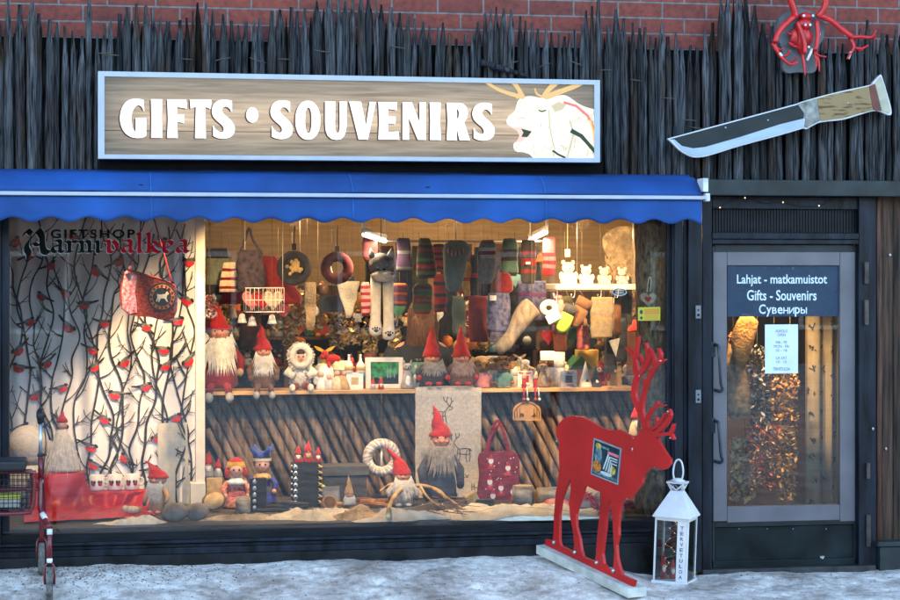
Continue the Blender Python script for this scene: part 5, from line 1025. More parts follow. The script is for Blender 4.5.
# ------------------------------------------------------------------ rest of the platform
t = thing('tote_bag', 'dark red canvas tote bag printed with little white elves standing on the platform', 'bag', PZ(500, 500, FZ)); Yt = t.location.y
f = MB(); f.shape([smooth([(480.5,454),(500,452.5),(518,454),(519,478),(518,499),(500,501),(479.5,500),(480.5,476)],3)], plane(Yt), .05); build('bag_body', f, mat('dark red canvas', (.2,.012,.025), .9, .3, 18, .3), t, True, bev=.008)
for i, pts in enumerate(([(486,454),(490,436),(497,421),(503,430),(510,454)], [(488,454),(492,440),(499,425),(504,434),(508,454)])):
    f = MB(); f.ribbon(smooth(pts,4,False), 3.2, plane(Yt+.002+i*.045), .003); build('strap', f, mat('dark red canvas', (.2,.012,.025)), t, True)
f = MB()
for x, y in ((491,461),(508,468),(490,482),(501,488),(493,496),(513,492)):
    f.shape([oval(x,y,2.6,3,12)], plane(Yt-.004), .003, 0); f.shape([[(x-2.6,y-2),(x+.6,y-7),(x+2.6,y-2)]], plane(Yt-.0055), .003, 1); f.shape([[(x-1.6,y+3),(x+1.8,y+3),(x+4,y+8),(x-4,y+8)]], plane(Yt-.0045), .003, 1)
    f.shape([[(x-1.6,y+3.2),(x+1.8,y+3.2),(x,y+6)]], plane(Yt-.006), .003, 2)
for i in range(26): x, y = rr(483,517), rr(457,498); f.shape([oval(x,y,.6,.6,6)], plane(Yt-.0035), .002, 0)
build('elf_print', f, [pt('white'), mat('bright red print', (.5,.02,.03), .8), pt('pink')], t, True)
log('birch_log', 'birch log lying beside the red tote bag', 'log', 557, 505, 40, 18, bark, cutw); 
p = PZ(523, 505, FZ); f = MB(); f.loft([(0,0,0,.075,.065),(0,0,.05,.074,.064),(0,0,.13,.072,.063)], 0, 18); f.loft([(0,0,.1305,.066,.056),(0,0,.132,.06,.05)], 1, 18); o = solo('birch_stump', f, [bark, cutw], 'short upright birch stump between the tote bag and the log', 'log', world=False); o.location = p
blob('snow_blanket', 'white fluffy snow blanket spread in front of the birch log', 'blanket', 515, 516, .66, .26, .07, mat('snow wadding', (.68,.62,.5), .95, .12, 12, .5, bsc=60, bdist=.02), fur=160, seed=8)
blob('pelt', 'pale reindeer pelt spread under the wooden cup', 'pelt', 318, 518, .36, .16, .06, M['fur'], 'fur pelts on the platform', fur=260, seed=1)
blob('pelt', 'white pelt spread below the branching antler', 'pelt', 398, 519, .36, .15, .06, mat('white pelt', (.66,.6,.5), .95, .14, 9, .5, bsc=90), 'fur pelts on the platform', fur=260, seed=5)
blob('pelt', 'tan pelt bunched beside the black brooch stand', 'pelt', 356, 519, .2, .1, .07, M['tanfur'], 'fur pelts on the platform', fur=160, seed=14)
blob('pelt', 'pale pelt lying under the dolls', 'pelt', 245, 519, .3, .1, .03, mat('grey fur', (.3,.26,.2), .95, .3, 12, .5), 'fur pelts on the platform', fur=120, seed=21)
f = MB(); pz = lambda x, y, h: PZ(x, y, FZ)+Vector((0,0,h))
for pts, a, c in (([(388,525,.05),(391,515,.08),(402,507,.12),(420,505,.13),(438,507,.11),(446,511,.08)],.016,.012),([(402,507,.12),(392,503,.13),(380,506,.1)],.012,.006),([(432,506,.12),(452,512,.07),(463,519,.06)],.012,.006),([(420,505,.13),(428,510,.08),(440,516,.06)],.01,.005)):
    pp = smooth([tuple(pz(*q)) for q in pts],4,False); f.tube(pp, [a+(c-a)*k/(len(pp)-1) for k in range(len(pp))], 0, 8)
solo('antler', f, mat('bleached antler', (.4,.28,.15), .6, .35, 9, .2), 'bleached branching antler lying across the white pelt', 'antler', loc=PZ(410,515,FZ))
f = MB()
for i in range(34): a = pz(rr(425,455), rr(509,521), rr(.05,.09)); d = Vector((rr(.06,.17), rr(-.02,.02), rr(-.03,.0))); f.tube([a, a+d], [.004,.0015], 0, 5)
solo('twig_bundle', f, mat('dry brown twigs', (.17,.1,.06)), 'bundle of dry brown twigs at the tip of the antler', 'twigs', loc=PZ(440,517,FZ))
f = MB()
for i in range(16): a = pz(rr(360,388), rr(503,509), .012+.012*(i % 3)); q = Matrix.Rotation(rr(-.6,.6),3,'Z'); f.box(a, (.1,.02,.016), i % 2, q)
solo('kindling', f, [mat('orange cut wood', (.45,.2,.06), .7, .3), mat('red brown bark', (.16,.06,.035), .8, .3)], 'small heap of orange cut firewood sticks behind the pelts', 'firewood', loc=PZ(374,506,FZ))
f = MB(); p = PZ(473, 503, FZ); f.bx(-.05,.05,-.02,.02,0,.075); o = solo('log_chip', f, cutw, 'rough wooden chip leaning between the linen and tote bag', 'wood', world=False, bev=.01); o.location = p; o.rotation_euler = (0,R(-25),R(20))
f = MB(); p = PZ(485, 506, FZ); f.bx(-.06,.06,-.02,.02,0,.045); o = solo('tea_box', f, cl('charcoal'), 'small black box at the foot of the red tote bag', 'box', world=False, bev=.005); o.location = p
f = MB(); p = PZ(556, 512, FZ); f.loft([(0,0,0,.08,.05),(0,0,.012,.1,.06),(0,0,.03,.1,.06),(0,0,.036,.085,.05)], 0, 24, frame=Matrix.Rotation(R(35),3,'X')); f.loft([(0,0,.0365,.075,.044),(0,0,.038,.07,.04)], 1, 24, frame=Matrix.Rotation(R(35),3,'X')); o = solo('tin', f, [mat('red tin', (.45,.02,.03), .35), mat('pink print', (.5,.2,.18), .5)], 'shallow oval red tin lying on the snow blanket', 'tin', world=False); o.location = p+Vector((0,-.02,.03))
f = MB(); p = PZ(580, 509, FZ); f.bx(-.07,.07,-.05,.05,0,.035); o = solo('book', f, mat('blue book cover', (.03,.06,.22), .5), 'small blue book lying behind the red garland', 'book', world=False, bev=.004); o.location = p; o.rotation_euler = (R(18),0,R(-14))
f = MB(); pts = smooth([tuple(pz(*q)) for q in ((583,501,.05),(592,508,.06),(600,516,.04),(610,517,.03),(622,512,.04),(632,511,.04))],8,False)
for i in range(900):
    c = random.choice(pts); d = Vector((rr(-1,1),rr(-1,1),rr(-1,1))).normalized()*rr(.02,.05); f.strand(Vector(c), Vector(c)+d, .0035)
solo('tinsel', f, mat('red tinsel', (.5,.02,.06), .3, .3, 60, 0, metal=.3), 'fluffy red tinsel garland curling beside the trunk', 'tinsel', loc=PZ(605,512,FZ))
f = MB(); p = PZ(597, 500, FZ)
f.loft([(0,0,0,.06,.05),(0,0,.04,.085,.07),(0,0,.12,.08,.07),(0,0,.16,.04,.04)], 0, 16); o = solo('snowball_candle', f, mat('snow wadding', (.68,.62,.5)), 'round white snowball candle behind the red reindeer legs', 'candle', world=False); o.location = p
for x, y, l_ in ((360,498,''),): pass
# fairy lights lying on the snow blanket
t = thing('fairy_lights', 'string of tiny warm fairy lights lying across the pelts and snow blanket', 'string lights', PZ(450, 518, FZ))
pts = [pz(x, y, h) for x, y, h in smooth([(392,520,.06),(415,518,.07),(436,517,.09),(455,519,.05),(475,520,.05),(495,517,.06),(520,517,.065),(545,518,.06),(570,519,.05),(600,519,.05)],3,False)]
f = MB(); f.tube(pts, .0015, 0, 5); build('light_cord', f, mat('pale cord', (.4,.38,.33)), t, True)
f = MB()
for i in range(1, len(pts), 3): f.ell(pts[i]+Vector((0,-.004,.006)), .0024, 0, 8, 5)
split('light_bulb', f, M['bulb'], t, True)

# ------------------------------------------------------------------ on the pine shelf
YS2 = YSH+.08
def onshelf(x, Y=None): p = P(x, 388, Y or YS2); p.z = zs; return p
gnome('biggest gnome with a bushy white beard and red hat beside the white post', 218, 388, YS2+.02, 84, body='burgundy', legs='dangle', boot='grey', hatf=.34, hatw=.15, wide=1.35, beard='snowy', bl=.48, mit='tan')
gnome('sitting gnome with a tall red felt hat and brown coat next to the hooded doll', 263, 388, YS2-.02, 64, body='brown', legs='dangle', boot='grey', hatf=.44, hatw=.14, wide=1.05, beard='snowy', bl=.36, mit='brown', lean=-.05)
# hooded doll in white fur
p = onshelf(300); H = 48*mpp(300,YS2); t = thing('fur_doll', 'baby doll in a fluffy white fur suit and hood sitting on the shelf', 'doll', p); wf = mat('white fluffy fur', (.7,.66,.58), .95, .1, 35, .6, bsc=120, bdist=.02)
f = MB(); f.ell((0,.01,.3*H), (.21*H,.17*H,.28*H), 0, 16, 10); 
for i in range(200): a = rr(0,6.3); z_ = rr(.05,.52)*H; q = Vector((math.cos(a)*.2*H, math.sin(a)*.17*H, z_)); f.strand(q, q+Vector((math.cos(a)*.04*H, math.sin(a)*.04*H, rr(-.03,.03)*H)), .004)
build('fur_suit', f, wf, t)
f = MB(); c = Vector((0,-.01,.71*H)); f.ell(c+Vector((0,.04*H,0)), (.27*H,.2*H,.28*H), 0, 18, 12); f.tube([c+Vector((math.cos(a*.2513)*.18*H, -.14*H, math.sin(a*.2513)*.2*H)) for a in range(25)], .07*H, 0, 8, closed=True)
for i in range(260): a = rr(0,6.3); r_ = rr(.2,.27); q = c+Vector((math.cos(a)*r_*H, -.1*H+rr(-.06,.06)*H, math.sin(a)*r_*H)); f.strand(q, q+Vector((math.cos(a)*.05*H, -.02*H, math.sin(a)*.05*H)), .004)
build('hood', f, wf, t)
f = MB(); f.ell(c+Vector((0,-.06*H,-.01*H)), (.13*H,.12*H,.15*H)); build('head', f, mat('doll face', (.6,.33,.24), .5, .06), t); face(t, (c.x, c.y-.06*H, c.z-.01*H), .13*H)
f = MB(); f.ell(c+Vector((0,-.07*H,.08*H)), (.125*H,.11*H,.08*H)); build('hair', f, mat('dark doll hair', (.03,.017,.01), .6), t)
for sd in (-1,1):
    f = MB(); f.tube([(sd*.17*H,-.03*H,.46*H),(sd*.27*H,-.1*H,.36*H),(sd*.14*H,-.19*H,.3*H)], [.085*H,.095*H,.08*H], 0, 10); build('arm', f, wf, t)
    f = MB(); f.tube([(sd*.09*H,-.1*H,.09*H),(sd*.17*H,-.26*H,.07*H)], [.075*H,.06*H], 1, 10); f.ell((sd*.19*H,-.31*H,.06*H), (.065*H,.07*H,.085*H), 0); build('leg', f, [wf, cl('burgundy')], t)
f = MB(); f.ell((0,-.17*H,.53*H), (.05*H,.03*H,.04*H)); build('ribbon', f, cl('red'), t)
# gnomes with tall hats on the linen
for x, l_, bd, tr_ in ((432,'tall hatted gnome with dark coat and plain grey beard on the linen','slate','grey'),(461,'tall hatted gnome with long plaited pinkish beard on the linen','pinkb','brown')):
    g_ = gnome(l_, x, 385, YS2-.03, 60, body='charcoal' if bd == 'slate' else 'brown', legs='feet', boot='red', beard='greywool' if bd == 'slate' else 'tanbeard', hatf=.56, hatw=.15, wide=1.25, mit='red', bl=.28, arms=True)
def figurine(name, label, x, hpx, kind, cols, Y=None, group=None, base=None, cat=None, rz=0.):
    Y = Y or YS2; p = P(x, base or 388, Y)
    if base is None: p.z = zs
    H = hpx*mpp(x, Y); f = MB(); mm = [cl(c) if isinstance(c, str) else c for c in cols]
    L = lambda *rs, **k: f.loft([tuple(v*H for v in r) for r in rs], k.get('m',0), k.get('n',12))
    E = lambda c, r, m=0: f.ell(tuple(v*H for v in c), tuple(v*H for v in r) if isinstance(r, tuple) else r*H, m, 10, 7)
    if kind == 'bottle': L((0,0,0,.2,.2),(0,0,.02,.23,.23),(0,0,.4,.23,.23),(0,0,.6,.12,.12),(0,0,.66,.07,.07),(0,0,.9,.06,.06)); L((0,0,.88,.07,.07),(0,0,1,.065,.065),m=1); L((0,0,.12,.235,.235),(0,0,.34,.235,.235),m=2 if len(mm) > 2 else 1)
    elif kind == 'cone': L((0,0,0,.27,.27),(0,0,.03,.28,.28),(0,0,.5,.14,.14),(0,0,1,.008,.008),n=14); f.shape([[(-.05*H,.2*H),(.09*H,.2*H),(.05*H,.3*H),(-.02*H,.33*H)]], lambda u,v,d: Vector((u,-.235*H+d+v*.0,v)), .002, 1)
    elif kind == 'tree': [L((0,0,.12+k*.2,.3-k*.06,.3-k*.06),(0,0,.4+k*.2,.04,.04)) for k in range(4)]; L((0,0,0,.06,.06),(0,0,.16,.05,.05),m=1)
    elif kind == 'fox': L((0,.02,0,.2,.16),(0,.02,.1,.24,.2),(0,0,.4,.16,.14),(0,0,.62,.09,.09)); E((0,-.1,.26),(.1,.1,.2),1); E((0,-.02,.74),(.17,.13,.12)); L((0,-.2,.7,.02,.02),(0,-.12,.72,.08,.07),m=1); E((.0,-.2,.71),.025,2); [L((s*.1,0,.8,.06,.03),(s*.13,0,.98,.008,.008)) for s in (-1,1)]; E((.24,.08,.2),(.08,.08,.2)); E((.26,.08,.38),(.05,.05,.09),1); [E((s*.07,-.13,.77),.02,2) for s in (-1,1)]
    elif kind == 'troll': L((0,0,0,.2,.16),(0,0,.06,.24,.19),(0,0,.3,.26,.2),(0,0,.48,.17,.14)); E((0,-.02,.66),(.26,.2,.22),1); E((0,-.24,.63),(.06,.06,.06),1); [E((s*.28,0,.66),(.08,.04,.1),1) for s in (-1,1)]; [E((s*.1,-.2,.71),.035,3) for s in (-1,1)]; E((0,.06,.82),(.27,.2,.16),2); [L((s*.24,-.02,.42,.07,.07),(s*.27,-.08,.2,.05,.05)) for s in (-1,1)]; [E((s*.27,-.1,.17),.06,1) for s in (-1,1)]; [E((s*.12,-.1,.02),(.1,.15,.05),1) for s in (-1,1)]; E((0,-.19,.56),(.09,.03,.02),3); [f.strand((math.cos(a)*.2*H,-.05*H+math.sin(a)*.1*H,.85*H),(math.cos(a)*.38*H,-.05*H+math.sin(a)*.2*H,rr(.75,1.0)*H),.006,2) for a in [i*.2 for i in range(32)]]
    elif kind == 'bell': L((0,0,0,.36,.36),(0,0,.1,.33,.33),(0,0,.4,.24,.24),(0,0,.6,.2,.2),(0,0,.68,.06,.06)); E((0,0,.74),(.06,.03,.08),1); E((0,0,.02),.08,1)
    elif kind == 'angel': L((0,0,0,.3,.26),(0,0,.3,.2,.18),(0,0,.62,.1,.1)); E((0,-.01,.74),.14,1); E((0,.02,.78),(.15,.14,.13),2); [E((s*.24,.06,.46),(.16,.03,.2),0) for s in (-1,1)]
    elif kind == 'vase': L((0,0,0,.2,.2),(0,0,.5,.2,.2),(0,0,1,.21,.21),(0,0,1,.18,.18),(0,0,.5,.17,.17),n=16); L((0,0,.55,.204,.204),(0,0,.75,.207,.207),m=1,n=16)
    elif kind == 'box': f.bx(-.5*H,.5*H,-.12*H,.12*H,0,H); f.bx(-.22*H,.22*H,-.127*H,-.1205*H,.28*H,.72*H,1); [f.bx((-.46+.8*random.random())*H-.0,(-.4+.8*random.random())*H,-.1265*H,-.1203*H,u*H,(u+.06)*H,2) for u in (.05,.1,.78,.86,.9)]
    elif kind == 'moose': E((0,0,.5),(.3,.15,.18)); [L((sx*.18,sy*.08,0,.05,.05),(sx*.17,sy*.08,.4,.06,.06)) for sx in (-1,1) for sy in (-1,1)]; E((-.32,-.05,.68),(.15,.12,.16)); E((-.42,-.08,.6),(.1,.1,.09)); [f.ribbon([(-.32*H+0,.78*H),((-.32+s*.25)*H,.9*H),((-.32+s*.4)*H,1.0*H)], [.08*H,.14*H,.02*H], lambda u,v,d: Vector((u,-.02*H+d*1,v)), .02*H, 1, 0) for s in (-1,1)]; E((-.4,-.17,.72),.02,2)
    elif kind == 'plush': L((0,0,0,.26,.22),(0,0,.1,.3,.25),(0,0,.42,.2,.17)); E((0,-.03,.6),(.24,.22,.21)); E((0,-.2,.54),(.11,.1,.09),1); [E((s*.18,0,.8),(.08,.05,.09),1) for s in (-1,1)]; [E((s*.09,-.22,.64),.026,2) for s in (-1,1)]; E((0,-.29,.57),.03,2); [E((s*.28,-.1,.3),(.09,.1,.15)) for s in (-1,1)]; [E((s*.18,-.24,.07),(.1,.15,.09)) for s in (-1,1)]
    elif kind == 'deerplush': L((0,0,0,.26,.22),(0,0,.1,.28,.24),(0,0,.45,.16,.14),m=1); E((0,-.03,.58),(.23,.2,.2)); E((0,-.22,.52),.05,1); [E((s*.09,-.19,.64),.026,2) for s in (-1,1)]; [f.tube([(s*.12*H,0,.74*H),(s*.24*H,0,.86*H),(s*.22*H,0,1.0*H)], .045*H, 1, 8) for s in (-1,1)]; [f.tube([(s*.22*H,0,.85*H),(s*.36*H,0,.93*H)], .035*H, 1, 7) for s in (-1,1)]; [E((s*.26,-.08,.28),(.08,.09,.14),0) for s in (-1,1)]; [E((s*.16,-.22,.06),(.09,.13,.08),0) for s in (-1,1)]
    elif kind == 'candle': L((0,0,0,.3,.3),(0,0,.1,.32,.32),(0,0,.14,.16,.16),m=1); L((0,0,.12,.14,.14),(0,0,.9,.13,.13)); L((0,0,.9,.02,.02),(0,0,1,.008,.008),m=2)
    elif kind == 'ball': E((0,0,.42),.42); L((0,0,.8,.12,.12),(0,0,.92,.1,.1),m=1); f.tube([(0,0,.92*H),(0,0,H)], .02*H, 1, 5)
    elif kind == 'heart': f.shape([[(u*.5*H/16, (v+17)/29*H) for u, v in [(16*math.sin(a)**3, 13*math.cos(a)-5*math.cos(2*a)-2*math.cos(3*a)-math.cos(4*a)) for a in [i*math.pi/14 for i in range(28)]]]], lambda u,v,d: Vector((u, -.1*H+d, v)), .2*H)
    elif kind == 'mugt': L((0,0,0,.38,.38),(0,0,.05,.42,.42),(0,0,1,.42,.42),(0,0,1,.37,.37),(0,0,.15,.36,.36),n=16); L((0,0,.3,.424,.424),(0,0,.7,.424,.424),m=1,n=16); f.tube([(.38*H,-.05*H,.8*H),(.66*H,-.06*H,.7*H),(.66*H,-.06*H,.35*H),(.38*H,-.05*H,.22*H)], .06*H, 0, 6)
    elif kind == 'house': f.bx(-.36*H,.36*H,-.25*H,.25*H,0,.55*H); f.shape([[(-.44*H,.55*H),(.44*H,.55*H),(0,H)]], lambda u,v,d: Vector((u,-.29*H+d,v)), .58*H, 1); f.bx(-.1*H,.1*H,-.256*H,-.251*H,.02*H,.3*H,2); f.bx(.16*H,.28*H,-.256*H,-.251*H,.26*H,.42*H,2)
    o = solo(name, f, mm, label, cat or name.split('_')[-1], group, world=False); o.location = p; o.rotation_euler = (0,0,rz); return o
gl_ = mat('dark eye bead', (.01,.01,.01), .2, 0)
for x, hp, l_, c in ((321,20,'small white angel figurine nearest the hooded doll','white'),(329,17,'small silvery white angel figurine between two taller ones','silver'),(337,22,'small cream angel figurine with a green crown','cream'),(344.5,22,'small cream angel figurine next to the white box','straw')): figurine('angel_figurine', l_, x, hp, 'angel', [c, 'skin', 'teal' if x > 333 else 'grey'], group='angel figurines on the shelf')
figurine('candle_box', 'white candle box with a gold handle on the shelf', 354.5, 17, 'box', [pt('white'), mat('pale gold', (.5,.38,.18), .4), 'white'], cat='box')
for x, l_ in ((349,'white dripping bottle ornament on the box, near the angels'),(360.5,'white dripping bottle ornament on the box, near the picture')): figurine('bottle', l_, x, 18, 'bottle', ['white','white','gold'], base=372.5, group='white bottles on the candle box')
# framed picture of northern lights
Yf = YS2+.02; t = thing('picture_frame', 'white framed picture of green northern lights over dark houses on the shelf', 'picture', onshelf(384, Yf))
f = MB(); Q = [(365.2,357.5),(403,357.5),(402.6,388),(365.8,388.5)]; I = [(370.5,362),(399,362),(398.7,384),(371,384.2)]
for a in range(4): b_ = (a+1) % 4; f.shape([[Q[a],Q[b_],I[b_],I[a]]], plane(Yf+(.0 if a % 2 else .001)), .02)
build('frame', f, paint('frame white', (.7,.68,.62)), t, True)
f = MB(); f.shape([I], plane(Yf+.012), .006)
am = mat('northern lights print', (.005,.02,.05), .35, 0, 26, 0, col2=(.06,.42,.08), stretch=(1,1,.8)); build('picture', f, am, t, True)
f = MB(); f.shape([[(371,384),(371,379),(376,377),(381,379.5),(386,376),(390,378),(398.5,374),(398.6,384)]], plane(Yf+.0115), .0004)
for i,x in enumerate((387,390,394)): f.shape([[(x,378),(x,367+i*1.5),(x+1,367+i*1.5),(x+1,378)]], plane(Yf+.0112-.0001*i), .0003, 1)
build('silhouette', f, [mat('dark print', (.004,.008,.012), .4), mat('pale blue print', (.2,.25,.32), .4)], t, True)
mini_gnome('tiny grey bellied red gnome before the picture, nearer the bottles', 373, 387, YS2-.05, 12, body='grey', z=zs); mini_gnome('tiny red gnome with red coat before the picture middle', 381, 387, YS2-.05, 13, body='red', z=zs)
figurine('fox_figurine', 'slim grey fox figurine with a white belly beside the picture frame', 407.5, 30, 'fox', ['grey','white',gl_], group='fox figurines')
f = MB(); p = onshelf(415,YS2+.05); f.ell((0,0,.03), (.03,.02,.03)); f.ell((.01,-.01,.055), (.02,.016,.015), 1); o = solo('china_bird', f, [pt('white'), pt('charcoal')], 'white china bird behind the slim grey fox', 'figurine', world=False); o.location = p
figurine('troll_figurine', 'brown haired troll figurine in a pink patched dress', 482, 33, 'troll', ['pink', mat('troll skin', (.2,.1,.045), .7), 'tan', gl_], group='troll figurines'); figurine('troll_figurine', 'troll figurine in blue dungarees with yellow flowers', 503, 33, 'troll', ['teal', mat('troll skin', (.2,.1,.045), .7), 'brown', gl_], group='troll figurines')
figurine('candle_vase', 'tall pale grey vase between the two trolls', 492.5, 31, 'vase', ['silver','grey'], Y=YS2+.12, group='grey vases on the shelf', cat='vase'); figurine('candle_vase', 'shorter pale grey vase behind the blue troll', 514, 20, 'vase', ['silver','grey'], Y=YS2+.1, group='grey vases on the shelf', cat='vase')
figurine('souvenir_box', 'red and white patterned box behind the dangling elf legs', 525, 16, 'box', ['white','red','red'], Y=YS2+.1, cat='box'); figurine('souvenir_box', 'pale blue patterned box with a black framed picture', 568.5, 16.5, 'box', ['silver','charcoal','red'], cat='box')
figurine('reindeer_figurine', 'small grey reindeer figurine standing on the patterned box', 525, 17, 'moose', ['grey','tan',gl_], Y=YS2+.1, base=371)
figurine('fox_figurine', 'bushy grey wolf cub figurine before the tall vases', 543, 28, 'fox', ['greybrown' if 'greybrown' in PAL else 'tan','cream',gl_], group='fox figurines')
figurine('candle_vase', 'tall white vase with a brown oval behind the wolf cub', 547.5, 35, 'vase', ['white','brown'], Y=YS2+.14, group='grey vases on the shelf', cat='vase'); figurine('candle_vase', 'slim white vase beside the pale blue box', 558, 34, 'vase', ['white','silver'], Y=YS2+.14, group='grey vases on the shelf', cat='vase')
figurine('cone_tree', 'tall white cone tree with scribbled lettering', 585.5, 26, 'cone', [mat('white card', (.72,.68,.6), .7), 'charcoal'], cat='cone'); figurine('cone_tree', 'dark cone tree with a white heart beside the white cone', 595.5, 23, 'cone', ['charcoal','white'], cat='cone')
f = MB(); p = onshelf(588, YS2+.16); k = mpp(588,YS2+.1); f.bx(-11*k,11*k,0,.08,0,36*k); o = solo('mustard_box', f, mat('mustard card', (.42,.27,.05), .6), 'tall mustard yellow box behind the white cone tree', 'box', world=False, bev=.004); o.location = p
f = MB(); p = onshelf(618.5, YS2); k = mpp(618,YS2); f.bx(-2*k,2.4*k,-.02,.02,0,21*k); f.bx(-5*k,-2.1*k,-.018,.018,14*k,17*k); f.bx(2.5*k,5*k,-.018,.018,10*k,13*k); o = solo('wooden_cactus', f, mat('mustard wood', (.4,.25,.05), .6), 'mustard wooden cross shaped peg figure at the shelf end', 'figurine', world=False, bev=.003); o.location = p
for x, l_ in ((525,'red legged elf doll dangling over the shelf edge, nearer the trolls'),(536.5,'red legged elf doll dangling over the shelf edge, nearer the wolf cub')):
    p = onshelf(x, YSH); k = mpp(x,YSH); t = thing('elf_doll', l_, 'doll', p, 'elf dolls sitting on the shelf edge')
    f = MB(); f.loft([(0,.03,0,2.6*k,.015),(0,.03,6*k,2.*k,.012),(0,.03,9*k,1.*k,.008)], 0, 10); build('body', f, cl('red'), t); f = MB(); f.ell((0,.03,11*k), (2.6*k,.016,2.4*k)); f.loft([(0,.03,12*k,2.6*k,.016),(1*k,.03,17*k,.3*k,.003)], 1, 10); build('head', f, [cl('skin'), cl('cream')], t)
    for sd in (-1,1):
        f = MB(); f.tube([(sd*1.6*k,.0,.002),(sd*1.7*k,-.018,-1*k),(sd*1.8*k,-.02,-9*k)], [.9*k,.9*k,.8*k], 0, 8); f.ell((sd*2.0*k,-.028,-11*k), (1.5*k,.02,1.8*k), 0); build('leg', f, cl('red') if sd < 0 else cl('silver'), t)
t = thing('wood_sign', 'half round wooden plaque with burnt pictures hanging below the shelf', 'sign', P(527, 421, YSH)); f = MB()
f.shape([[(513,420),(513,411)]+[(527+14*math.cos(a), 411-9.5*math.sin(a)) for a in [math.pi-i*math.pi/12 for i in range(13)]][1:-1]+[(541,411),(541,421)]], plane(YSH-.012), .01); build('plaque', f, mat('pale brown plaque', (.3,.18,.08), .7, .2, 10, .1), t, True, bev=.002)
f = MB(); f.ribbon(smooth([(515,419),(515,411),(521,404.5),(527,403),(533,404.5),(539,411),(539,419)],4,False), .9, plane(YSH-.0135), .001); 
for x in (517,520,534,537): f.ribbon([(x,418),(x,408+abs(x-527)*.1)], .7, plane(YSH-.0136), .001)
f.shape([[(519,417),(524,417),(524,414),(521,413)]], plane(YSH-.0137), .001); f.shape([[(531,417),(536,417),(535,413)]], plane(YSH-.0137), .001); build('burnt_drawing', f, mat('burnt mark', (.05,.025,.01)), t, True)
f = MB(); f.tube([P(520,404,YSH-.008), P(525,391,YSH-.008), P(533,404,YSH-.008)], .002, 0, 5); build('string', f, mat('string', (.09,.075,.055)), t, True)
figurine('moose_toy', 'yellow antlered toy moose with a red body behind the angels', 333, 26, 'moose', ['red','mustard',gl_], Y=YS2+.16, base=372)
# ------------------------------------------------------------------ trunk with heart and sticker
t = thing('tree_log', 'rough barked tree trunk standing inside the window by the frame', 'trunk', Vector((P(651, 517, .24).x, .24, FZ))); Yk = t.location.y; k = mpp(651, Yk); f = MB(); rg = []
z0_, z1_ = FZ, 2.5
for j in range(41):
    q = j/40; zz = z0_+(z1_-z0_)*q; rg.append((.012*math.sin(q*5), 0, zz-FZ, 15.2*k*(1.05-.1*q)*(1+.03*noise.noise((q*9,0,0))), 15*k))
f.loft(rg, 0, 40)
for v in f.v: a = math.atan2(v.y, v.x); e = 1+.05*noise.noise((math.cos(a)*3, math.sin(a)*3, v.z*7))+.035*noise.noise((math.cos(a)*9, math.sin(a)*9, v.z*16)); v.x *= e; v.y *= e
build('bark', f, mat('grey lichen bark', (.03,.024,.018), .9, 0, 34, 1.0, col2=(.3,.2,.1), stretch=(1.3,1.3,.5), bsc=38, bdist=.03), t)
Yh = Yk-.14; t = thing('felt_heart', 'pale felt heart with a small red heart hung on the trunk', 'ornament', P(648, 306, Yh)); f = MB()
hs = lambda cx, cy, s: [(cx+s*u, cy-s*v) for u, v in [(16*math.sin(a)**3/16, (13*math.cos(a)-5*math.cos(2*a)-2*math.cos(3*a)-math.cos(4*a))/16) for a in [i*math.pi/14 for i in range(28)]]]
f.shape([hs(648.5,299,8)], plane(Yh), .03); build('heart', f, mat('oat felt', (.36,.29,.2), .95, .2, 40, .3), t, True, bev=.01); f = MB(); f.shape([hs(648,299,3.4)], plane(Yh-.004), .004); build('small_heart', f, cl('red'), t, True)
f = MB(); f.tube([P(x, y, Yh+.01) for x, y in smooth([(647,292),(648.5,280),(650,277),(651,280),(650,292)],4,False)], .004, 0, 6); build('loop', f, cl('cream'), t, True)
f = MB(); st_ = lambda x, y, t_: P(x, y, YW-.002)+Vector((0,t_,0)); f.shape([[(638,307.3),(660.3,307),(660.3,320.5),(638,320.8)]], st_, .001)
t = thing('window_sticker', 'yellow alarm warning sticker on the glass before the trunk', 'sticker', P(649, 321, YW-.002)); build('sticker', f, mat('yellow sticker', (.42,.38,.03), .5, 0), t, True)
f = MB(); f.shape([[(644.5,308.8),(659,308.6),(659,314.3),(644.5,314.5)]], lambda x,y,t_: st_(x,y,t_-.0006), .0004)
for i in range(3): f.shape([[(644.5,315.6+i*1.6),(658,315.5+i*1.6),(658,316.4+i*1.6),(644.5,316.5+i*1.6)]], lambda x,y,t_: st_(x,y,t_-.0006), .0004)
f.shape([oval(641.3,312,1.6,2.3,10)], lambda x,y,t_: st_(x,y,t_-.0006), .0004, 1); f.shape([oval(641.3,318,1.4,1.6,10)], lambda x,y,t_: st_(x,y,t_-.0006), .0004, 1); build('sticker_print', f, [mat('orange print', (.5,.22,.02), .5, 0), pt('charcoal')], t, True)
knit('tassel', 'small red tassel ornament hanging beside the trunk', 'ornament', .75, [(320,633,636),(326,632,637),(329,628,640),(332,629,639)], cl('red'), cord=232, group=None)
f = MB(); p = P(637, 436, .7); k = mpp(637,.7)
mini_gnome('small pale elf with a red hat peeping from behind the reindeer neck', 637, 437, .95, 36, body='cream', beard='snowy')
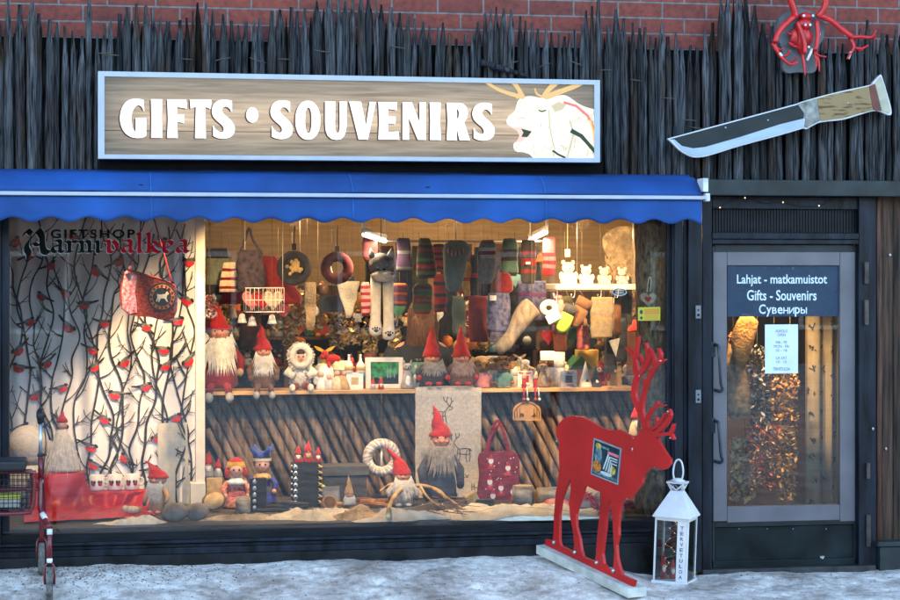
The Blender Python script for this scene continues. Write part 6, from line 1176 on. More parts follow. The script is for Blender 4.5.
# ------------------------------------------------------------------ red reindeer board with its foot
A0 = P(545.5, 541, -.2); B0 = P(633.8, 584, -1.06); hd = Vector((B0.x-A0.x, B0.y-A0.y, 0)); LEN = hd.length; hd.normalize(); nrm = Vector((hd.y, -hd.x, 0))
if nrm.dot(CAM-A0) < 0: nrm = -nrm
def rp_(x, y, t=0):                     # onto the upright plane of the board
    d = ray(x, y); s = (A0-CAM).dot(nrm)/d.dot(nrm); return CAM+d*s-nrm*t
rdr = thing('reindeer_cutout', 'big flat red painted reindeer board with tall antlers standing on a white plank', 'reindeer board', P(590, 573, -.6))
red = mat('red painted plywood', (.44,.011,.0105), .45, .14, 3, .06, bsc=30)
out = [(556.2,436.7),(556.2,430),(558.3,424),(565,417.5),(573.3,415.8),(583.3,417.5),(593.3,423.3),(601.7,428.3),(610,430.3),(618.3,430),(626.7,434.2),(632.5,437),(637.8,434.8),(640.5,432),(636.3,429.3),(643.8,428.8),(652,429.5),(656,437),(661,446),(667,455.8),(670,459.5),(669.7,464),(666.3,468.5),(661,469.7),(655,466.7),(649.8,468.5),(645.3,472.3),(642.3,477.5),(642,483),(637,489.5),(633.3,494),(631,497.5),(628,499.8),(625.5,496.5),(624,498.5),(620.7,502.8),(618.8,513.8),(618,526.7),(618.3,535),(616,545),(616.8,557.8),(618.8,566),(622,575.5),(634.4,580.7),(632.9,587),(545,545),(545.5,539),(552.8,541),(552.8,539.5),(553.7,530),(553.7,517.5),(554.7,504.7),(555.6,494),(557.6,483),(559.3,466.7),(558.7,450),(558.7,440)]
holes = [[(560.5,546),(559,541),(559,526.7),(559.2,513.8),(561,501),(564,492),(566.7,485),(570.8,478.6),(570.4,490),(569,502.8),(570,517.5),(573,532),(574,545),(573,552)],
 [(583,557),(581,550.5),(579.4,539.5),(575.9,526.7),(575.7,513.8),(579.4,502.8),(581.3,496.7),(584,488),(585.5,485.4),(590,487.8),(595,490.3),(600,492),(600.4,501),(599.6,513.8),(597.8,530.3),(596.8,539.5),(596,552.3),(595,561.5),(590,560)],
 [(603.5,564),(602,554),(603.3,543),(605,530.3),(606,517.5),(608,503.5),(610,498.3),(610.8,504.7),(612.4,517.5),(613,532),(614.3,552.3),(613.3,565.2),(612.4,571),(607,568)]]
f = MB(); f.shape([out]+holes, rp_, .02); build('body_board', f, red, rdr, True, bev=.002)
ants = [([(646,430),(643.5,423.3),(639,411),(633.3,397),(634.3,383.3),(636.3,374),(634.5,362),(631,353),(625.8,348)],[8,6.6,6,6,5.5,5,4,3.4,2.2]),
 ([(634.6,374),(633.8,362),(635.3,352),(637.5,337)],[4,3.6,3.2,2]), ([(635,380),(640,372.5),(645.8,365.5),(649.5,357),(650.5,351)],[4.5,4.8,4.5,4,3]), ([(646.5,364),(647,355),(645.2,343.5)],[3.8,3.4,2.2]), ([(644,367.5),(641,360),(639,354.5)],[3,2.4,1.4]), ([(642.5,369),(643.5,362)],[2.6,1.4]),
 ([(645,428),(641.2,413),(642.2,397),(646.2,383.5),(651.5,372),(657,364.5),(664,359.8)],[6,5,4.6,4.4,4.2,3.8,2.2]), ([(654,367),(653.5,358),(649,348.8)],[4,3.4,2.2]), ([(658,363.5),(660,355),(658,349)],[3.6,3.2,2.2]), ([(649.5,376),(649,369)],[3,1.6]), ([(644.5,390),(643.3,379)],[3,1.6]),
 ([(646,428),(647.5,417),(653,409),(658,405.3),(664,405.5)],[5,4.4,4,3.6,2.2]), ([(656.5,406.5),(657,401.5)],[3,1.8]),
 ([(649,430),(654,427.5),(660.5,421.7),(665,414)],[5,4.6,4,2.4]), ([(657,425),(656,417.5)],[3.4,2]), ([(654,434),(661,429),(667,422),(670,415.5),(669,410)],[5,4.8,4.4,3.8,2.6]), ([(652,436),(662,434.5),(670,434),(673.3,439)],[5,4.6,4.2,2.4]), ([(670,434),(672,429),(673.2,424.5)],[3.8,3.2,2.2])]
f = MB()
for i, (pts, w_) in enumerate(ants):
    n_ = 4; pp = smooth(pts, n_, False); ww = smooth([(q,) for q in w_], n_, False); f.ribbon(pp, [q[0]*.76 for q in ww], rp_, .0195-.0003*i, 0, .0003*i)
    e = pts[-1]; f.shape([oval(e[0], e[1], w_[-1]*.42, w_[-1]*.42, 10)], lambda x,y,t,i=i: rp_(x,y,t-.0003*i-.00015), .0195)
build('antler', f, red, rdr, True)
f = MB()
for x, y in ((554.3,542.5),(575.2,552.3),(597,562.7),(613.8,570.8)): f.ell(rp_(x,y,-.002), (.014,.014,.014), 0, 12, 8)
split('bolt', f, M['metal'], rdr, True)
f = MB(); 
def plank(mb, x0, y0, x1, y1, off, wd, h, drop=0.):
    a = rp_(x0, y0); c = rp_(x1, y1); d = (c-a); s = d.normalized(); side = nrm
    vs = [];
    for p in (a, c):
        for o_ in (off, off-wd):
            for hh in (0, -h): vs.append(p+side*o_+Vector((0,0,hh)))
    mb.add(vs, [(0,1,3,2),(4,6,7,5),(0,2,6,4),(1,5,7,3),(0,4,5,1),(2,3,7,6)], 0, False)
plank(f, 543.5, 544.4, 635.5, 588.2, .055, .135, .055); build('foot_plank', f, paint('worn white board', (.5,.5,.46), .6, .2), rdr, True, bev=.003)
f = MB(); plank(f, 603, 580, 622, 582, .03, .05, .02); f.v = [v+Vector((0,0,-.08)) for v in f.v]; 
solo('shim', f, wood('wedge', (.4,.33,.22)), 'thin wooden wedge poking out under the white plank', 'wedge', loc=f.v[0])
ps = [(594.6,438),(622,448.6),(618.6,485),(591.6,474.2)]
def q4(u, v): a = (ps[0][0]+(ps[1][0]-ps[0][0])*u, ps[0][1]+(ps[1][1]-ps[0][1])*u); b_ = (ps[3][0]+(ps[2][0]-ps[3][0])*u, ps[3][1]+(ps[2][1]-ps[3][1])*u); return (a[0]+(b_[0]-a[0])*v, a[1]+(b_[1]-a[1])*v)
f = MB(); f.shape([ps], lambda x,y,t: rp_(x,y,t-.006), .0055); pp_ = build('poster', f, mat('poster border', (.25,.29,.33), .4), rdr, True)
f = MB(); o4 = lambda d: (lambda u,v,t: rp_(*q4(u,v), t-d)); sq4 = lambda a,b_,c,d: [(a,b_),(c,b_),(c,d),(a,d)]
f.shape([sq4(.04,.04,.96,.96)], o4(.0068), .0006, 0)
f.shape([oval(.22,.42,.13,.26,16)], o4(.0076), .0006, 2); f.shape([oval(.2,.16,.1,.08,12)], o4(.0079), .0006, 3); f.shape([oval(.2,.72,.16,.15,14)], o4(.0082), .0006, 4); f.shape([oval(.76,.68,.13,.12,14)], o4(.0079), .0006, 3); f.shape([sq4(.06,.86,.94,.93)], o4(.0077), .0006, 2); f.shape([oval(.56,.83,.22,.05,14)], o4(.0083), .0006, 1)
for i in range(4): f.shape([[(.42+i*.09,.72+i*.02),(.46+i*.09,.74+i*.02),(.6+i*.05,.3+i*.06),(.56+i*.05,.28+i*.06)]], o4(.008+.0002*i), .0006, 1)
for i, (u0, u1, v, m_, hh) in enumerate(((.3,.6,.12,2,.06),(.55,.95,.2,5,.08),(.62,.92,.33,1,.035),(.66,.92,.4,1,.03),(.7,.92,.48,1,.03))): f.shape([[(u0,v),(u1,v+.0),(u1,v+hh),(u0,v+hh)]], o4(.0088+.0001*i), .0006, m_)
build('poster_print', f, [mat('dark teal print', (.012,.035,.05), .35, .4, 20, 0), mat('pale print', (.5,.55,.55), .4), mat('teal grey print', (.12,.2,.22), .4, .4, 40, 0), mat('gold print', (.45,.33,.06), .4, .4, 40, 0), mat('orange food print', (.5,.16,.03), .4, .5, 60, 0), mat('pink lettering', (.6,.16,.22), .4)], pp_, True)
f = MB()
for x, y, a_, b_ in ((661.3,360.8,1.5,.8),(671,438,1.2,.7),(668.5,411.5,1,.6),(634,438,.8,.4),(557.2,441,.5,1.1),(640,376,.5,.9),(628,499,.7,.5)):
    f.shape([[(x+a_*(1+.5*noise.noise((i*1.3,x,0)))*math.cos(i*.7), y+b_*(1+.5*noise.noise((i*1.3,y,3)))*math.sin(i*.7)) for i in range(9)]], lambda u,v,t: rp_(u,v,t-.0062), .0005)
split('paint_chip', f, mat('bare pale plywood', (.55,.45,.36), .8), rdr, True)
f = MB(); f.ell(rp_(633,449.5,-.004), (.006,.006,.012), 0, 8, 5); build('screw', f, M['metal'], rdr, True)

# ------------------------------------------------------------------ lantern
Yl_ = -.3; pL = P(674, 570, Yl_); pL.z = gz(pL.x, pL.y)+.002; k = mpp(674, Yl_)
lt = thing('lantern', 'tall white metal lantern with TERVETULOA on its side and red elves inside', 'lantern', pL, None, -YAW-R(20)); lt.rotation_euler = (0, R(2.2), -YAW-R(21))
a = .108; H = 66*k; wl = mat('white lantern enamel', (.72,.72,.73), .35, .06, 12, .05)
f = MB(); f.bx(-a-.008,a+.008,-a-.008,a+.008,0,.02)
for sx in (-1,1):
    for sy in (-1,1): f.bx(sx*a-.012*(sx>0)-.0*(sx<0), sx*a+.012*(sx<0), sy*a-.012*(sy>0), sy*a+.012*(sy<0), .0205, H-.0205)
for (x0,x1,y0,y1) in ((-a,a,-a,-a+.011),(-a,a,a-.011,a),(-a,-a+.011,-a+.0115,a-.0115),(a-.011,a,-a+.0115,a-.0115)): f.bx(x0,x1,y0,y1,H-.02,H); 
f.bx(.036, a-.0125, -a-.0005, -a+.0115, .021, H-.0205); build('case', f, wl, lt, bev=.002)
f = MB(); f.bx(-a+.0125,.0355,-a+.004,-a+.007,.021,H-.0205); f.bx(-a+.004,-a+.007,-a+.0125,a-.0125,.021,H-.0205); f.bx(a-.007,a-.004,-a+.0125,a-.0125,.021,H-.0205); f.bx(-a+.0125,a-.0125,a-.007,a-.004,.021,H-.0205); build('glass', f, M['glass'], lt)
f = MB(); zt2 = H+26*k; b2 = a+.014; c2 = .036; vs = [(sx*b2,sy*b2,H) for sx,sy in ((-1,-1),(1,-1),(1,1),(-1,1))]+[(sx*b2,sy*b2,H+.008) for sx,sy in ((-1,-1),(1,-1),(1,1),(-1,1))]+[(sx*c2,sy*c2,zt2) for sx,sy in ((-1,-1),(1,-1),(1,1),(-1,1))]
f.add(vs, [(3,2,1,0)]+[(i,(i+1)%4,4+(i+1)%4,4+i) for i in range(4)]+[(4+i,4+(i+1)%4,8+(i+1)%4,8+i) for i in range(4)]+[(8,9,10,11)], 0, False); build('roof', f, wl, lt, bev=.002)
f = MB()
for sx,sy in ((-1,-1),(1,-1),(1,1),(-1,1)): f.tube([(sx*.03,sy*.03,zt2),(sx*.05,sy*.05,zt2+.045)], .006, 0, 6)
for i in range(4):
    A_ = ((-1,-1),(1,-1),(1,1),(-1,1))[i]; B_ = ((-1,-1),(1,-1),(1,1),(-1,1))[(i+1)%4]; f.tube([(A_[0]*.05,A_[1]*.05,zt2+.045),((A_[0]+B_[0])*.017,(A_[1]+B_[1])*.017,zt2+.004),(B_[0]*.05,B_[1]*.05,zt2+.045)], .006, 0, 6)
f.box((0,0,zt2+.05),(.115,.115,.01)); f.loft([(0,0,zt2+.055,.055,.055),(0,0,zt2+.075,.02,.02)], 0, 16); build('vent_cap', f, wl, lt)
f = MB(); f.tube(smooth([(-.022,0,zt2+.06),(-.032,0,zt2+.11),(-.022,0,zt2+.17),(0,0,zt2+.19),(.022,0,zt2+.17),(.032,0,zt2+.11),(.022,0,zt2+.06)],5,False), .006, 0, 8); build('handle', f, wl, lt)
f = MB(); word = 'TERVETULOA'
for i, ch in enumerate(word):
    zc = H*(.86-.082*i); text_fit(f, ch, .056, -(zc+.011), .077, -(zc-.011), lambda x,y,t: Vector((x, -a-.0012+t, -y)), .0008, bold=.02)
build('lettering', f, mat('grey engraved letter', (.12,.12,.13), .6), lt)
for x, y, hh, l_ in ((-.06,-.03,.17,'tall thin red candle elf inside the lantern, nearer the corner'),(-.01,.0,.13,'shorter thin red candle elf inside the lantern')):
    f = MB(); f.loft([(0,0,0,.022,.02),(0,0,hh*.45,.016,.015),(0,0,hh*.5,.018,.018),(.004,0,hh,.002,.002)], 0, 12); f.ell((0,-.012,hh*.45), (.013,.012,.013), 1, 8, 6); f.ell((0,-.016,hh*.36), (.012,.01,.02), 2, 8, 6)
    o = solo('elf_ornament', f, [cl('red'), cl('skin'), cl('white')], l_, 'ornament', 'red elves in the lantern', world=False); q = Matrix.Rotation(-YAW-R(21),3,'Z') @ Vector((x,y,.022)); o.location = pL+q
t = thing('fairy_lights', 'tiny warm fairy lights on wire inside the white lantern', 'string lights', pL, None, -YAW-R(21)); f = MB(); random.seed(4); pts = [(rr(-.06,.03), rr(-.05,.06), .1+.3*i/13) for i in range(14)]
f.tube(smooth(pts,3,False), .0012, 0, 5); build('light_cord', f, mat('pale cord', (.4,.38,.33)), t); f = MB()
for q in pts: f.ell(q, .0026, 0, 8, 5)
split('light_bulb', f, M['bulb'], t)
random.seed(33)

# ------------------------------------------------------------------ walking frame (rollator)
Yr = -.55; kr = mpp(40, Yr); wk = thing('rollator', 'dark red wheeled walking frame with a black seat and wire basket at the window corner', 'walking frame', P(10, 575, Yr))
wk.location.z = gz(wk.location.x, Yr)
rm = mat('wine red metallic paint', (.13,.008,.014), .3, .1, 20, .03, spec=.6); blk = mat('black plastic', (.012,.013,.016), .5, .1, 20, .05); tyre = mat('grey gritty tyre', (.13,.125,.12), .9, .4, 40, .5)
def rX(px): return P(px, 450, Yr).x
def rZ(py, Y=Yr): return P(40, py, Y).z
xr = rX(40.5); xl2 = xr-.62
def wheel(x, y, r, nm):
    z0 = gz(x, y)+r; f = MB(); rg = []
    for i in range(28):
        a_ = 2*math.pi*i/28; rg.append((x, y+r*.82*math.cos(a_), z0+r*.82*math.sin(a_)))
    f.tube(rg, r*.19, 0, 10, closed=True); w_ = build('wheel', f, tyre, wk, True)
    f = MB(); f.tube([(x-.012,y,z0),(x+.012,y,z0)], r*.2, 0, 12)
    for i in range(5): a_ = 2*math.pi*i/5; f.tube([(x,y,z0),(x,y+r*.7*math.cos(a_),z0+r*.7*math.sin(a_))], .008, 0, 6)
    build('hub', f, blk, w_, True); return z0
for side, x in ((1,xr),(-1,xl2)):
    xf = x+side*.055
    zf = wheel(xf, Yr-.2, .098, 'front'); zr = wheel(x-side*.0, Yr+.26, .098, 'rear')
    f = MB(); f.tube(smooth([(x,Yr-.02,rZ(478)),(x,Yr-.04,rZ(495)),(x+side*.0,Yr-.06,rZ(508)),(x+side*.03,Yr-.12,rZ(518)),(xf,Yr-.17,rZ(524))],3,False), .0145, 0, 10); f.tube([(xf,Yr-.17,rZ(524)),(xf,Yr-.19,zf+.125)], .0145, 0, 10)
    f.tube(smooth([(x,Yr+.0,rZ(458)),(x,Yr+.1,rZ(480)),(x,Yr+.22,rZ(505)),(x,Yr+.26,zr+.1)],3,False), .0145, 0, 10)
    f.tube([(x,Yr,rZ(480)),(x,Yr,rZ(458))], .0145, 0, 10)
    for (xx, yy, zz) in ((xf,Yr-.2,zf),(x,Yr+.26,zr)):
        f.tube(smooth([(xx-.026,yy,zz),(xx-.026,yy,zz+.1),(xx,yy+.01,zz+.125),(xx+.026,yy,zz+.1),(xx+.026,yy,zz)],2,False), .0075, 0, 6)
    build('side_frame', f, rm, wk, True)
    f = MB(); f.tube([(x,Yr,rZ(459)),(x,Yr+.0,rZ(422))], .011, 0, 10); build('handle_tube', f, M['metal'], wk, True)
    f = MB(); f.tube(smooth([(x,Yr,rZ(423)),(x-.008,Yr-.0,rZ(414)),(x,Yr+.06,rZ(411)),(x,Yr+.16,rZ(412))],3,False), .017, 0, 10); f.ell((x,Yr-.005,rZ(416)), (.024,.03,.03)); build('grip', f, blk, wk, True)
    f = MB(); f.tube(smooth([(x+side*.01,Yr+.03,rZ(418)),(x+side*.03,Yr+.02,rZ(427)),(x+side*.055,Yr-.01,rZ(440))],3,False), .006, 0, 7); f.tube(smooth([(x+side*.02,Yr+.02,rZ(424)),(x+side*.03,Yr,rZ(445)),(x+side*.016,Yr,rZ(470)),(x+side*.02,Yr+.1,rZ(500)),(x+side*.02,Yr+.24,rZ(520))],3,False), .0035, 0, 6); build('brake_lever', f, mat('blue black lever', (.015,.02,.045), .4), wk, True)
    f = MB(); f.tube([(x,Yr,rZ(454)),(x,Yr,rZ(456.5))], .019, 1, 10); f.box((x+side*.02,Yr,rZ(455)),(.03,.012,.012),1); f.tube([(x,Yr-.001,rZ(480)),(x,Yr-.001,rZ(483))], .017, 0, 10); build('clamp', f, [paint('clamp white', (.6,.6,.6)), blk], wk, True)
    f = MB(); f.tube([(x+side*.012,Yr-.086,rZ(512)),(x+side*.03,Yr-.115,rZ(517))], .0165, 0, 10); f.tube([(xf,Yr-.172,rZ(525.5)),(xf,Yr-.178,rZ(531))], .0165, 0, 10); f.tube([(xf,Yr-.187,zf+.145),(xf,Yr-.19,zf+.12)], .017, 0, 10); split('reflector', f, mat('white reflector band', (.7,.7,.7), .4), wk, True)
xs0 = xl2+.05; xs1 = rX(27)
f = MB(); zs_ = rZ(463); f.bx(xs0, xs1, Yr-.17, Yr+.12, zs_-.03, zs_+.028); build('seat', f, blk, wk, True, bev=.015)
f = MB(); f.tube(smooth([(xl2,Yr-.1,rZ(470)),(xs1,Yr-.1,rZ(470)),(rX(33.5),Yr-.1,rZ(474)),(rX(34.5),Yr-.1,rZ(485)),(rX(34),Yr-.1,rZ(500)),(rX(31),Yr-.1,rZ(508)),(rX(22),Yr-.1,rZ(511)),(xl2,Yr-.1,rZ(511))],3,False), .012, 0, 9); f.tube([(xl2,Yr+.05,rZ(490)),(xr,Yr+.05,rZ(490))], .011, 0, 8); f.tube([(rX(34.3),Yr-.1,rZ(488)),(xr,Yr-.02,rZ(488))], .01, 0, 8); build('cross_frame', f, rm, wk, True)
f = MB(); zb0, zb1 = rZ(506), rZ(471); xb1 = rX(31)
for i in range(22): x = xs0+(xb1-xs0)*i/21; f.tube([(x,Yr-.125,zb1),(x,Yr-.125,zb0),(x,Yr+.1,zb0),(x,Yr+.1,zb1)], .0022, 0, 5)
for i in range(7): z_ = zb0+(zb1-zb0)*i/6; f.tube([(xs0,Yr-.125,z_),(xb1,Yr-.125,z_),(xb1,Yr+.1,z_),(xs0,Yr+.1,z_)], .0026, 0, 5, closed=True)
build('wire_basket', f, blk, wk, True)
f = MB(); f.bx(xs0+.06, rX(20), Yr-.09, Yr+.06, zb0+.004, zb0+.05); f.bx(xs0+.05, rX(21), Yr-.095, Yr+.065, zb0+.051, zb0+.075, 1); solo('parcel', f, [mat('grey card', (.3,.3,.28)), mat('yellow lid', (.45,.4,.08))], 'grey parcel with a yellow lid lying in the wire basket', 'parcel', loc=(xs0+.1, Yr, zb0), bev=.006)
f = MB(); p = P(552, 562, -.35)
# ------------------------------------------------------------------ behind the door: curtain, sack, garlands
YD2 = .55
t = thing('curtain', 'cream door curtain printed with small black brush signs', 'curtain', P(824, 505, YD2)); f = MB(); cxa = P(806,400,YD2).x; cxb = P(845,400,YD2).x; dw = lambda x: .022*math.sin(x*62)+.008*math.sin(x*97)
zc0, zc1 = P(824,512,YD2).z, 2.3; N = 60
f.add([(cxa+(cxb-cxa)*i/N, YD2+dw(cxa+(cxb-cxa)*i/N), zc0+(zc1-zc0)*j/4) for j in range(5) for i in range(N+1)], [(j*(N+1)+i, j*(N+1)+i+1, (j+1)*(N+1)+i+1, (j+1)*(N+1)+i) for j in range(4) for i in range(N)]); o = build('fabric', f, mat('cream cotton', (.24,.21,.15), .9, .12, 8, .1), t, True); q = o.modifiers.new('s','SOLIDIFY'); q.thickness = .002; q.offset = 1
f = MB(); random.seed(9); df_ = lambda x,y,t_: (lambda p: Vector((p.x, YD2+dw(p.x)-.006+t_, p.z)))(P(x,y,YD2))
for j, y in enumerate(range(328, 505, 22)):
    for x in (812, 822, 832):
        ox, oy = x+rr(-1.5,1.5), y+rr(-5,5)
        for s_ in range(4): a_ = rr(-3,3); f.ribbon([(ox+rr(-3,3), oy+rr(-4,4)), (ox+rr(-3,3), oy+rr(-4,4))], 1.1, df_, 0, 0, .0001*s_)
build('brush_sign_print', f, mat('black brush print', (.02,.018,.016), .9), t, True)
knit('fur_hat', 'golden brown fur hat with earflaps hanging inside the door glass', 'hat', .4, [(314,742,750),(322,736,758),(335,731,757),(348,731,752),(360,734,748),(372,736,744)], mat('golden fur', (.35,.19,.06), .95, .4, 14, .7, bsc=60, bdist=.02), depth=.6, group=None, cord=260)
knit('burlap_sack', 'dark straw coloured sack hanging below the fur hat', 'sack', .5, [(345,728,742),(365,726,748),(390,725,751),(410,726,752),(418,730,748)], mat('burlap', (.2,.14,.07), .95, .4, 30, .5), depth=.5, group=None, cord=270)
def garland(label, x0, y0, x1, y1, wd, n, cols, Y, name='garland', size=.02):
    f = MB(); 
    for i in range(n):
        q = random.random(); c = P(x0+(x1-x0)*q+rr(-wd,wd), y0+(y1-y0)*q, Y+rr(-.05,.05)); d = Vector((rr(-1,1),rr(-.6,.2),rr(-1,1))).normalized(); u = d.cross(Vector((rr(-1,1),rr(-1,1),rr(-1,1)))).normalized(); s = size*rr(.6,1.3)
        f.add([c-d*s, c+u*s*.45, c+d*s, c-u*s*.45], [(0,1,2),(0,2,3)], random.randrange(len(cols)), False)
    f.tube([P(x0,y0,Y)+Vector((0,0,min(.5,2.49-P(x0,y0,Y).z))), P(x0,y0,Y), P(x1,y1,Y)], .0022, len(cols), 5)
    return solo(name, f, cols+[mat('string', (.09,.075,.055))], label, name.split('_')[-1], loc=P(x1,y1,Y))
lf_ = [mat('ochre leaf', (.42,.2,.04), .6, .3), mat('brown leaf', (.2,.09,.03), .7, .3), mat('gold leaf', (.5,.3,.09), .6, .3)]
garland('long garland of ochre leaves hanging behind the paper notice', 790, 372, 786, 500, 9, 760, lf_, .45)
garland('dark grey and white feather garland beside the fur hat', 757, 345, 762, 440, 10, 620, [mat('dark feather', (.03,.03,.03), .8), mat('white feather', (.4,.38,.34), .8), mat('dark feather', (.03,.03,.03))], .5)
garland('loose bunch of red berries and straw low behind the door', 763, 425, 768, 490, 17, 700, [mat('berry red', (.35,.03,.03), .5, .3), mat('straw leaf', (.4,.3,.16), .8, .3), mat('brown leaf', (.2,.09,.03))], .48, name='berry_bunch', size=.014)
garland('bunch of red brown dried flowers near the door handle', 733, 330, 731, 400, 5, 200, [mat('berry red', (.35,.03,.03)), mat('brown leaf', (.2,.09,.03)), mat('ochre leaf', (.42,.2,.04))], .55, name='dried_flowers', size=.014)
f = MB(); bx0 = P(722,300,1.1); f.bx(P(712,300,1.1).x, P(870,300,1.1).x, 1.1, 1.14, FZ-.36, 2.49); solo('partition', f, mat('dark brown partition', (.035,.024,.016), .8), 'dark brown partition standing behind the garlands of the door', 'partition', loc=P(790,500,1.1))
f = MB(); f.bx(P(690,300,.3).x, P(690,300,.3).x+.05, .21, 1.09, -.025, 2.49); solo('partition', f, mat('dark brown partition', (.035,.024,.016), .8), 'dark side partition between the display and the door', 'partition', loc=P(692,500,.3))
for x, y in ((739,470),(757,450),(771,427),(742,370),(786,448)): pass

garland('tall bunch of golden dried grass filling the lower door corner', 745, 440, 742, 500, 12, 420, [mat('gold leaf', (.5,.3,.09)), mat('brown leaf', (.2,.09,.03)), mat('straw leaf', (.4,.3,.16))], .6, name='grass_bunch', size=.03)
garland('garland of pale shells and pine cones hanging between the feathers and leaves', 774, 330, 776, 420, 5, 220, [mat('cream shell', (.55,.46,.3)), mat('brown leaf', (.2,.09,.03)), mat('gold leaf', (.5,.3,.09))], .6)
hang_later = True
# ------------------------------------------------------------------ hanging goods in the upper bay
random.seed(5)
YR = 1.75
f = MB(); a = P(362,241,YR); c = P(548,241.5,YR); f.tube([a, c], .008, 0, 8)
for e in (a, (a+c)/2, c): f.tube([e, Vector((e.x, e.y, 2.5))], .004, 0, 6)
solo('hanging_rail', f, M['metal'], 'thin metal rail under the ceiling carrying the knitted hats', 'rail', loc=(a+c)/2)
def hang(label, cat, name, x0, x1, y0, y1, cols, bands=None, Y=1.6, n=10, tap=0., depth=.3, cord=236, r=.12, group='knitwear hanging in the window', extra=None, sq=.85):
    return knit(name, label, cat, Y, rect_rows(x0, x1, y0, y1, n, tap, r), [cloth('dim '+q, tuple(c_*.55 for c_ in PAL[q])) if isinstance(q, str) and q not in ('white','cream','lime') else cl(q) if isinstance(q, str) else q for q in cols], bands, depth, 14, group, cord, sq, extra=extra)  # named colours are darkened copies: the dimness of the upper bay is in the cloth
# dark shoulder bag and red garments near the post
plaidm = mat('dark plaid wool', (.012,.012,.018), .9, 0, 30, .2, col2=(.07,.045,.06))
t = hang('dark plaid shoulder bag with a long strap hanging near the white post', 'bag', 'shoulder_bag', 237, 264, 250, 291, [plaidm], Y=1.3, tap=.1, cord=None, group=None, r=.1, extra=lambda t: None)
f = MB(); f.tube([P(x, y, 1.3) for x, y in smooth([(239,254),(245,240),(249,228),(253,240),(262,254)],3,False)], .01, 0, 6); build('strap', f, plaidm, t, True)
t = hang('bright red wool shawl spread behind the plaid bag', 'shawl', 'shawl', 228, 292, 256, 304, ['red'], Y=1.75, tap=.9, cord=None, depth=.12, group=None)
hang('cream and red pennant cloth hanging beside the red shawl', 'cloth', 'cloth', 220, 238, 262, 292, ['cream','red'], [0,0,1], Y=1.5, tap=.7, cord=236, depth=.12, group=None)
def ring_hat(label, name, cat, cx, cy, R_, r_, mats_, Y, crown=True):
    k = mpp(cx, Y); c = P(cx, cy, Y); t = thing(name, label, cat, c)
    f = MB(); n = 30; q = Matrix.Rotation(R(90),3,'X')
    f.tube([(R_*k*math.cos(2*math.pi*i/n), 0, R_*k*math.sin(2*math.pi*i/n)) for i in range(n)], [r_*k*(1+.25*noise.noise((i*.8,cx,0))) for i in range(n)], 0, 10, closed=True); build('brim' if crown else 'ring', f, mats_[0], t)
    f = MB()
    if crown:
        f.ell((0,.02,0), (R_*k*.9,.03,R_*k*.9), 0, 16, 8)
        for i in range(26): a_ = rr(0,6.3); q_ = rr(.1,.55)*R_*k; f.ell((q_*math.cos(a_), -.025, q_*math.sin(a_)), (.014,.008,.014), 1, 7, 5)
        build('crown', f, mats_, t)
    f = MB(); f.tube([(0,0,R_*k),(0.004,0,P(cx,226,Y).z-c.z)], .004, 0, 5); f.box((0,-.005,R_*k+.05),(.03,.008,.045)); build('hanger', f, mat('black cord', (.01,.01,.01)), t)
dkred = mat('dark red felt', (.07,.012,.016), .95, .6, 12, .4)
ring_hat('round dark felt hat with a beaded crown hanging by a black tag', 'felt_hat', 'hat', 294, 268, 14, 3.6, [mat('dark slate felt', (.03,.03,.036), .95, .3, 14, .3), mat('bead gold', (.4,.28,.1), .4)], 1.45)
ring_hat('dark red and black wool wreath hanging open before the cream wall', 'wool_wreath', 'wreath', 337, 268, 11.5, 5.2, [dkred], 1.5, False)
# wolf hood with long scarf arms
Yv = 1.35; t = thing('wolf_hood', 'grey and white wolf hood with long scarf arms ending in pawprints', 'hood', P(381, 336, Yv)); wg = mat('wolf grey fleece', (.22,.21,.2), .95, .35, 20, .5, bsc=110); ww = mat('wolf white fleece', (.58,.54,.46), .95, .1, 30, .5, bsc=110)
k = mpp(381, Yv); c = P(381, 270, Yv); f = MB(); f.ell((c.x,c.y,c.z+5*k), (12.5*k,.075,12*k), 0, 16, 10); build('head', f, wg, t, True); hdo = t.children[-1]
f = MB(); f.ell((c.x+1*k,c.y-.05,c.z-6*k), (12*k,.06,6*k), 0); f.ell((c.x+5*k,c.y-.085,c.z-5*k), (6*k,.05,4.2*k), 0); build('muzzle', f, ww, hdo, True)
f = MB(); f.ell((c.x+9*k,c.y-.135,c.z-3.6*k), (1.7*k,.012,1.4*k)); f.ell((c.x+1.6*k,c.y-.08,c.z+.6*k), (1.3*k,.012,1.3*k)); f.ell((c.x-5*k,c.y-.078,c.z+1*k), (1.2*k,.012,1.2*k)); build('eye', f, M['eye'], hdo, True)
for sd in (-1,1): f = MB(); f.loft([(c.x+sd*8*k,c.y,c.z+12*k,4*k,.03),(c.x+sd*9.5*k,c.y,c.z+17*k,2.6*k,.02),(c.x+sd*10.5*k,c.y,c.z+22*k,.3*k,.004)], 0, 10); build('ear', f, wg, hdo, True)
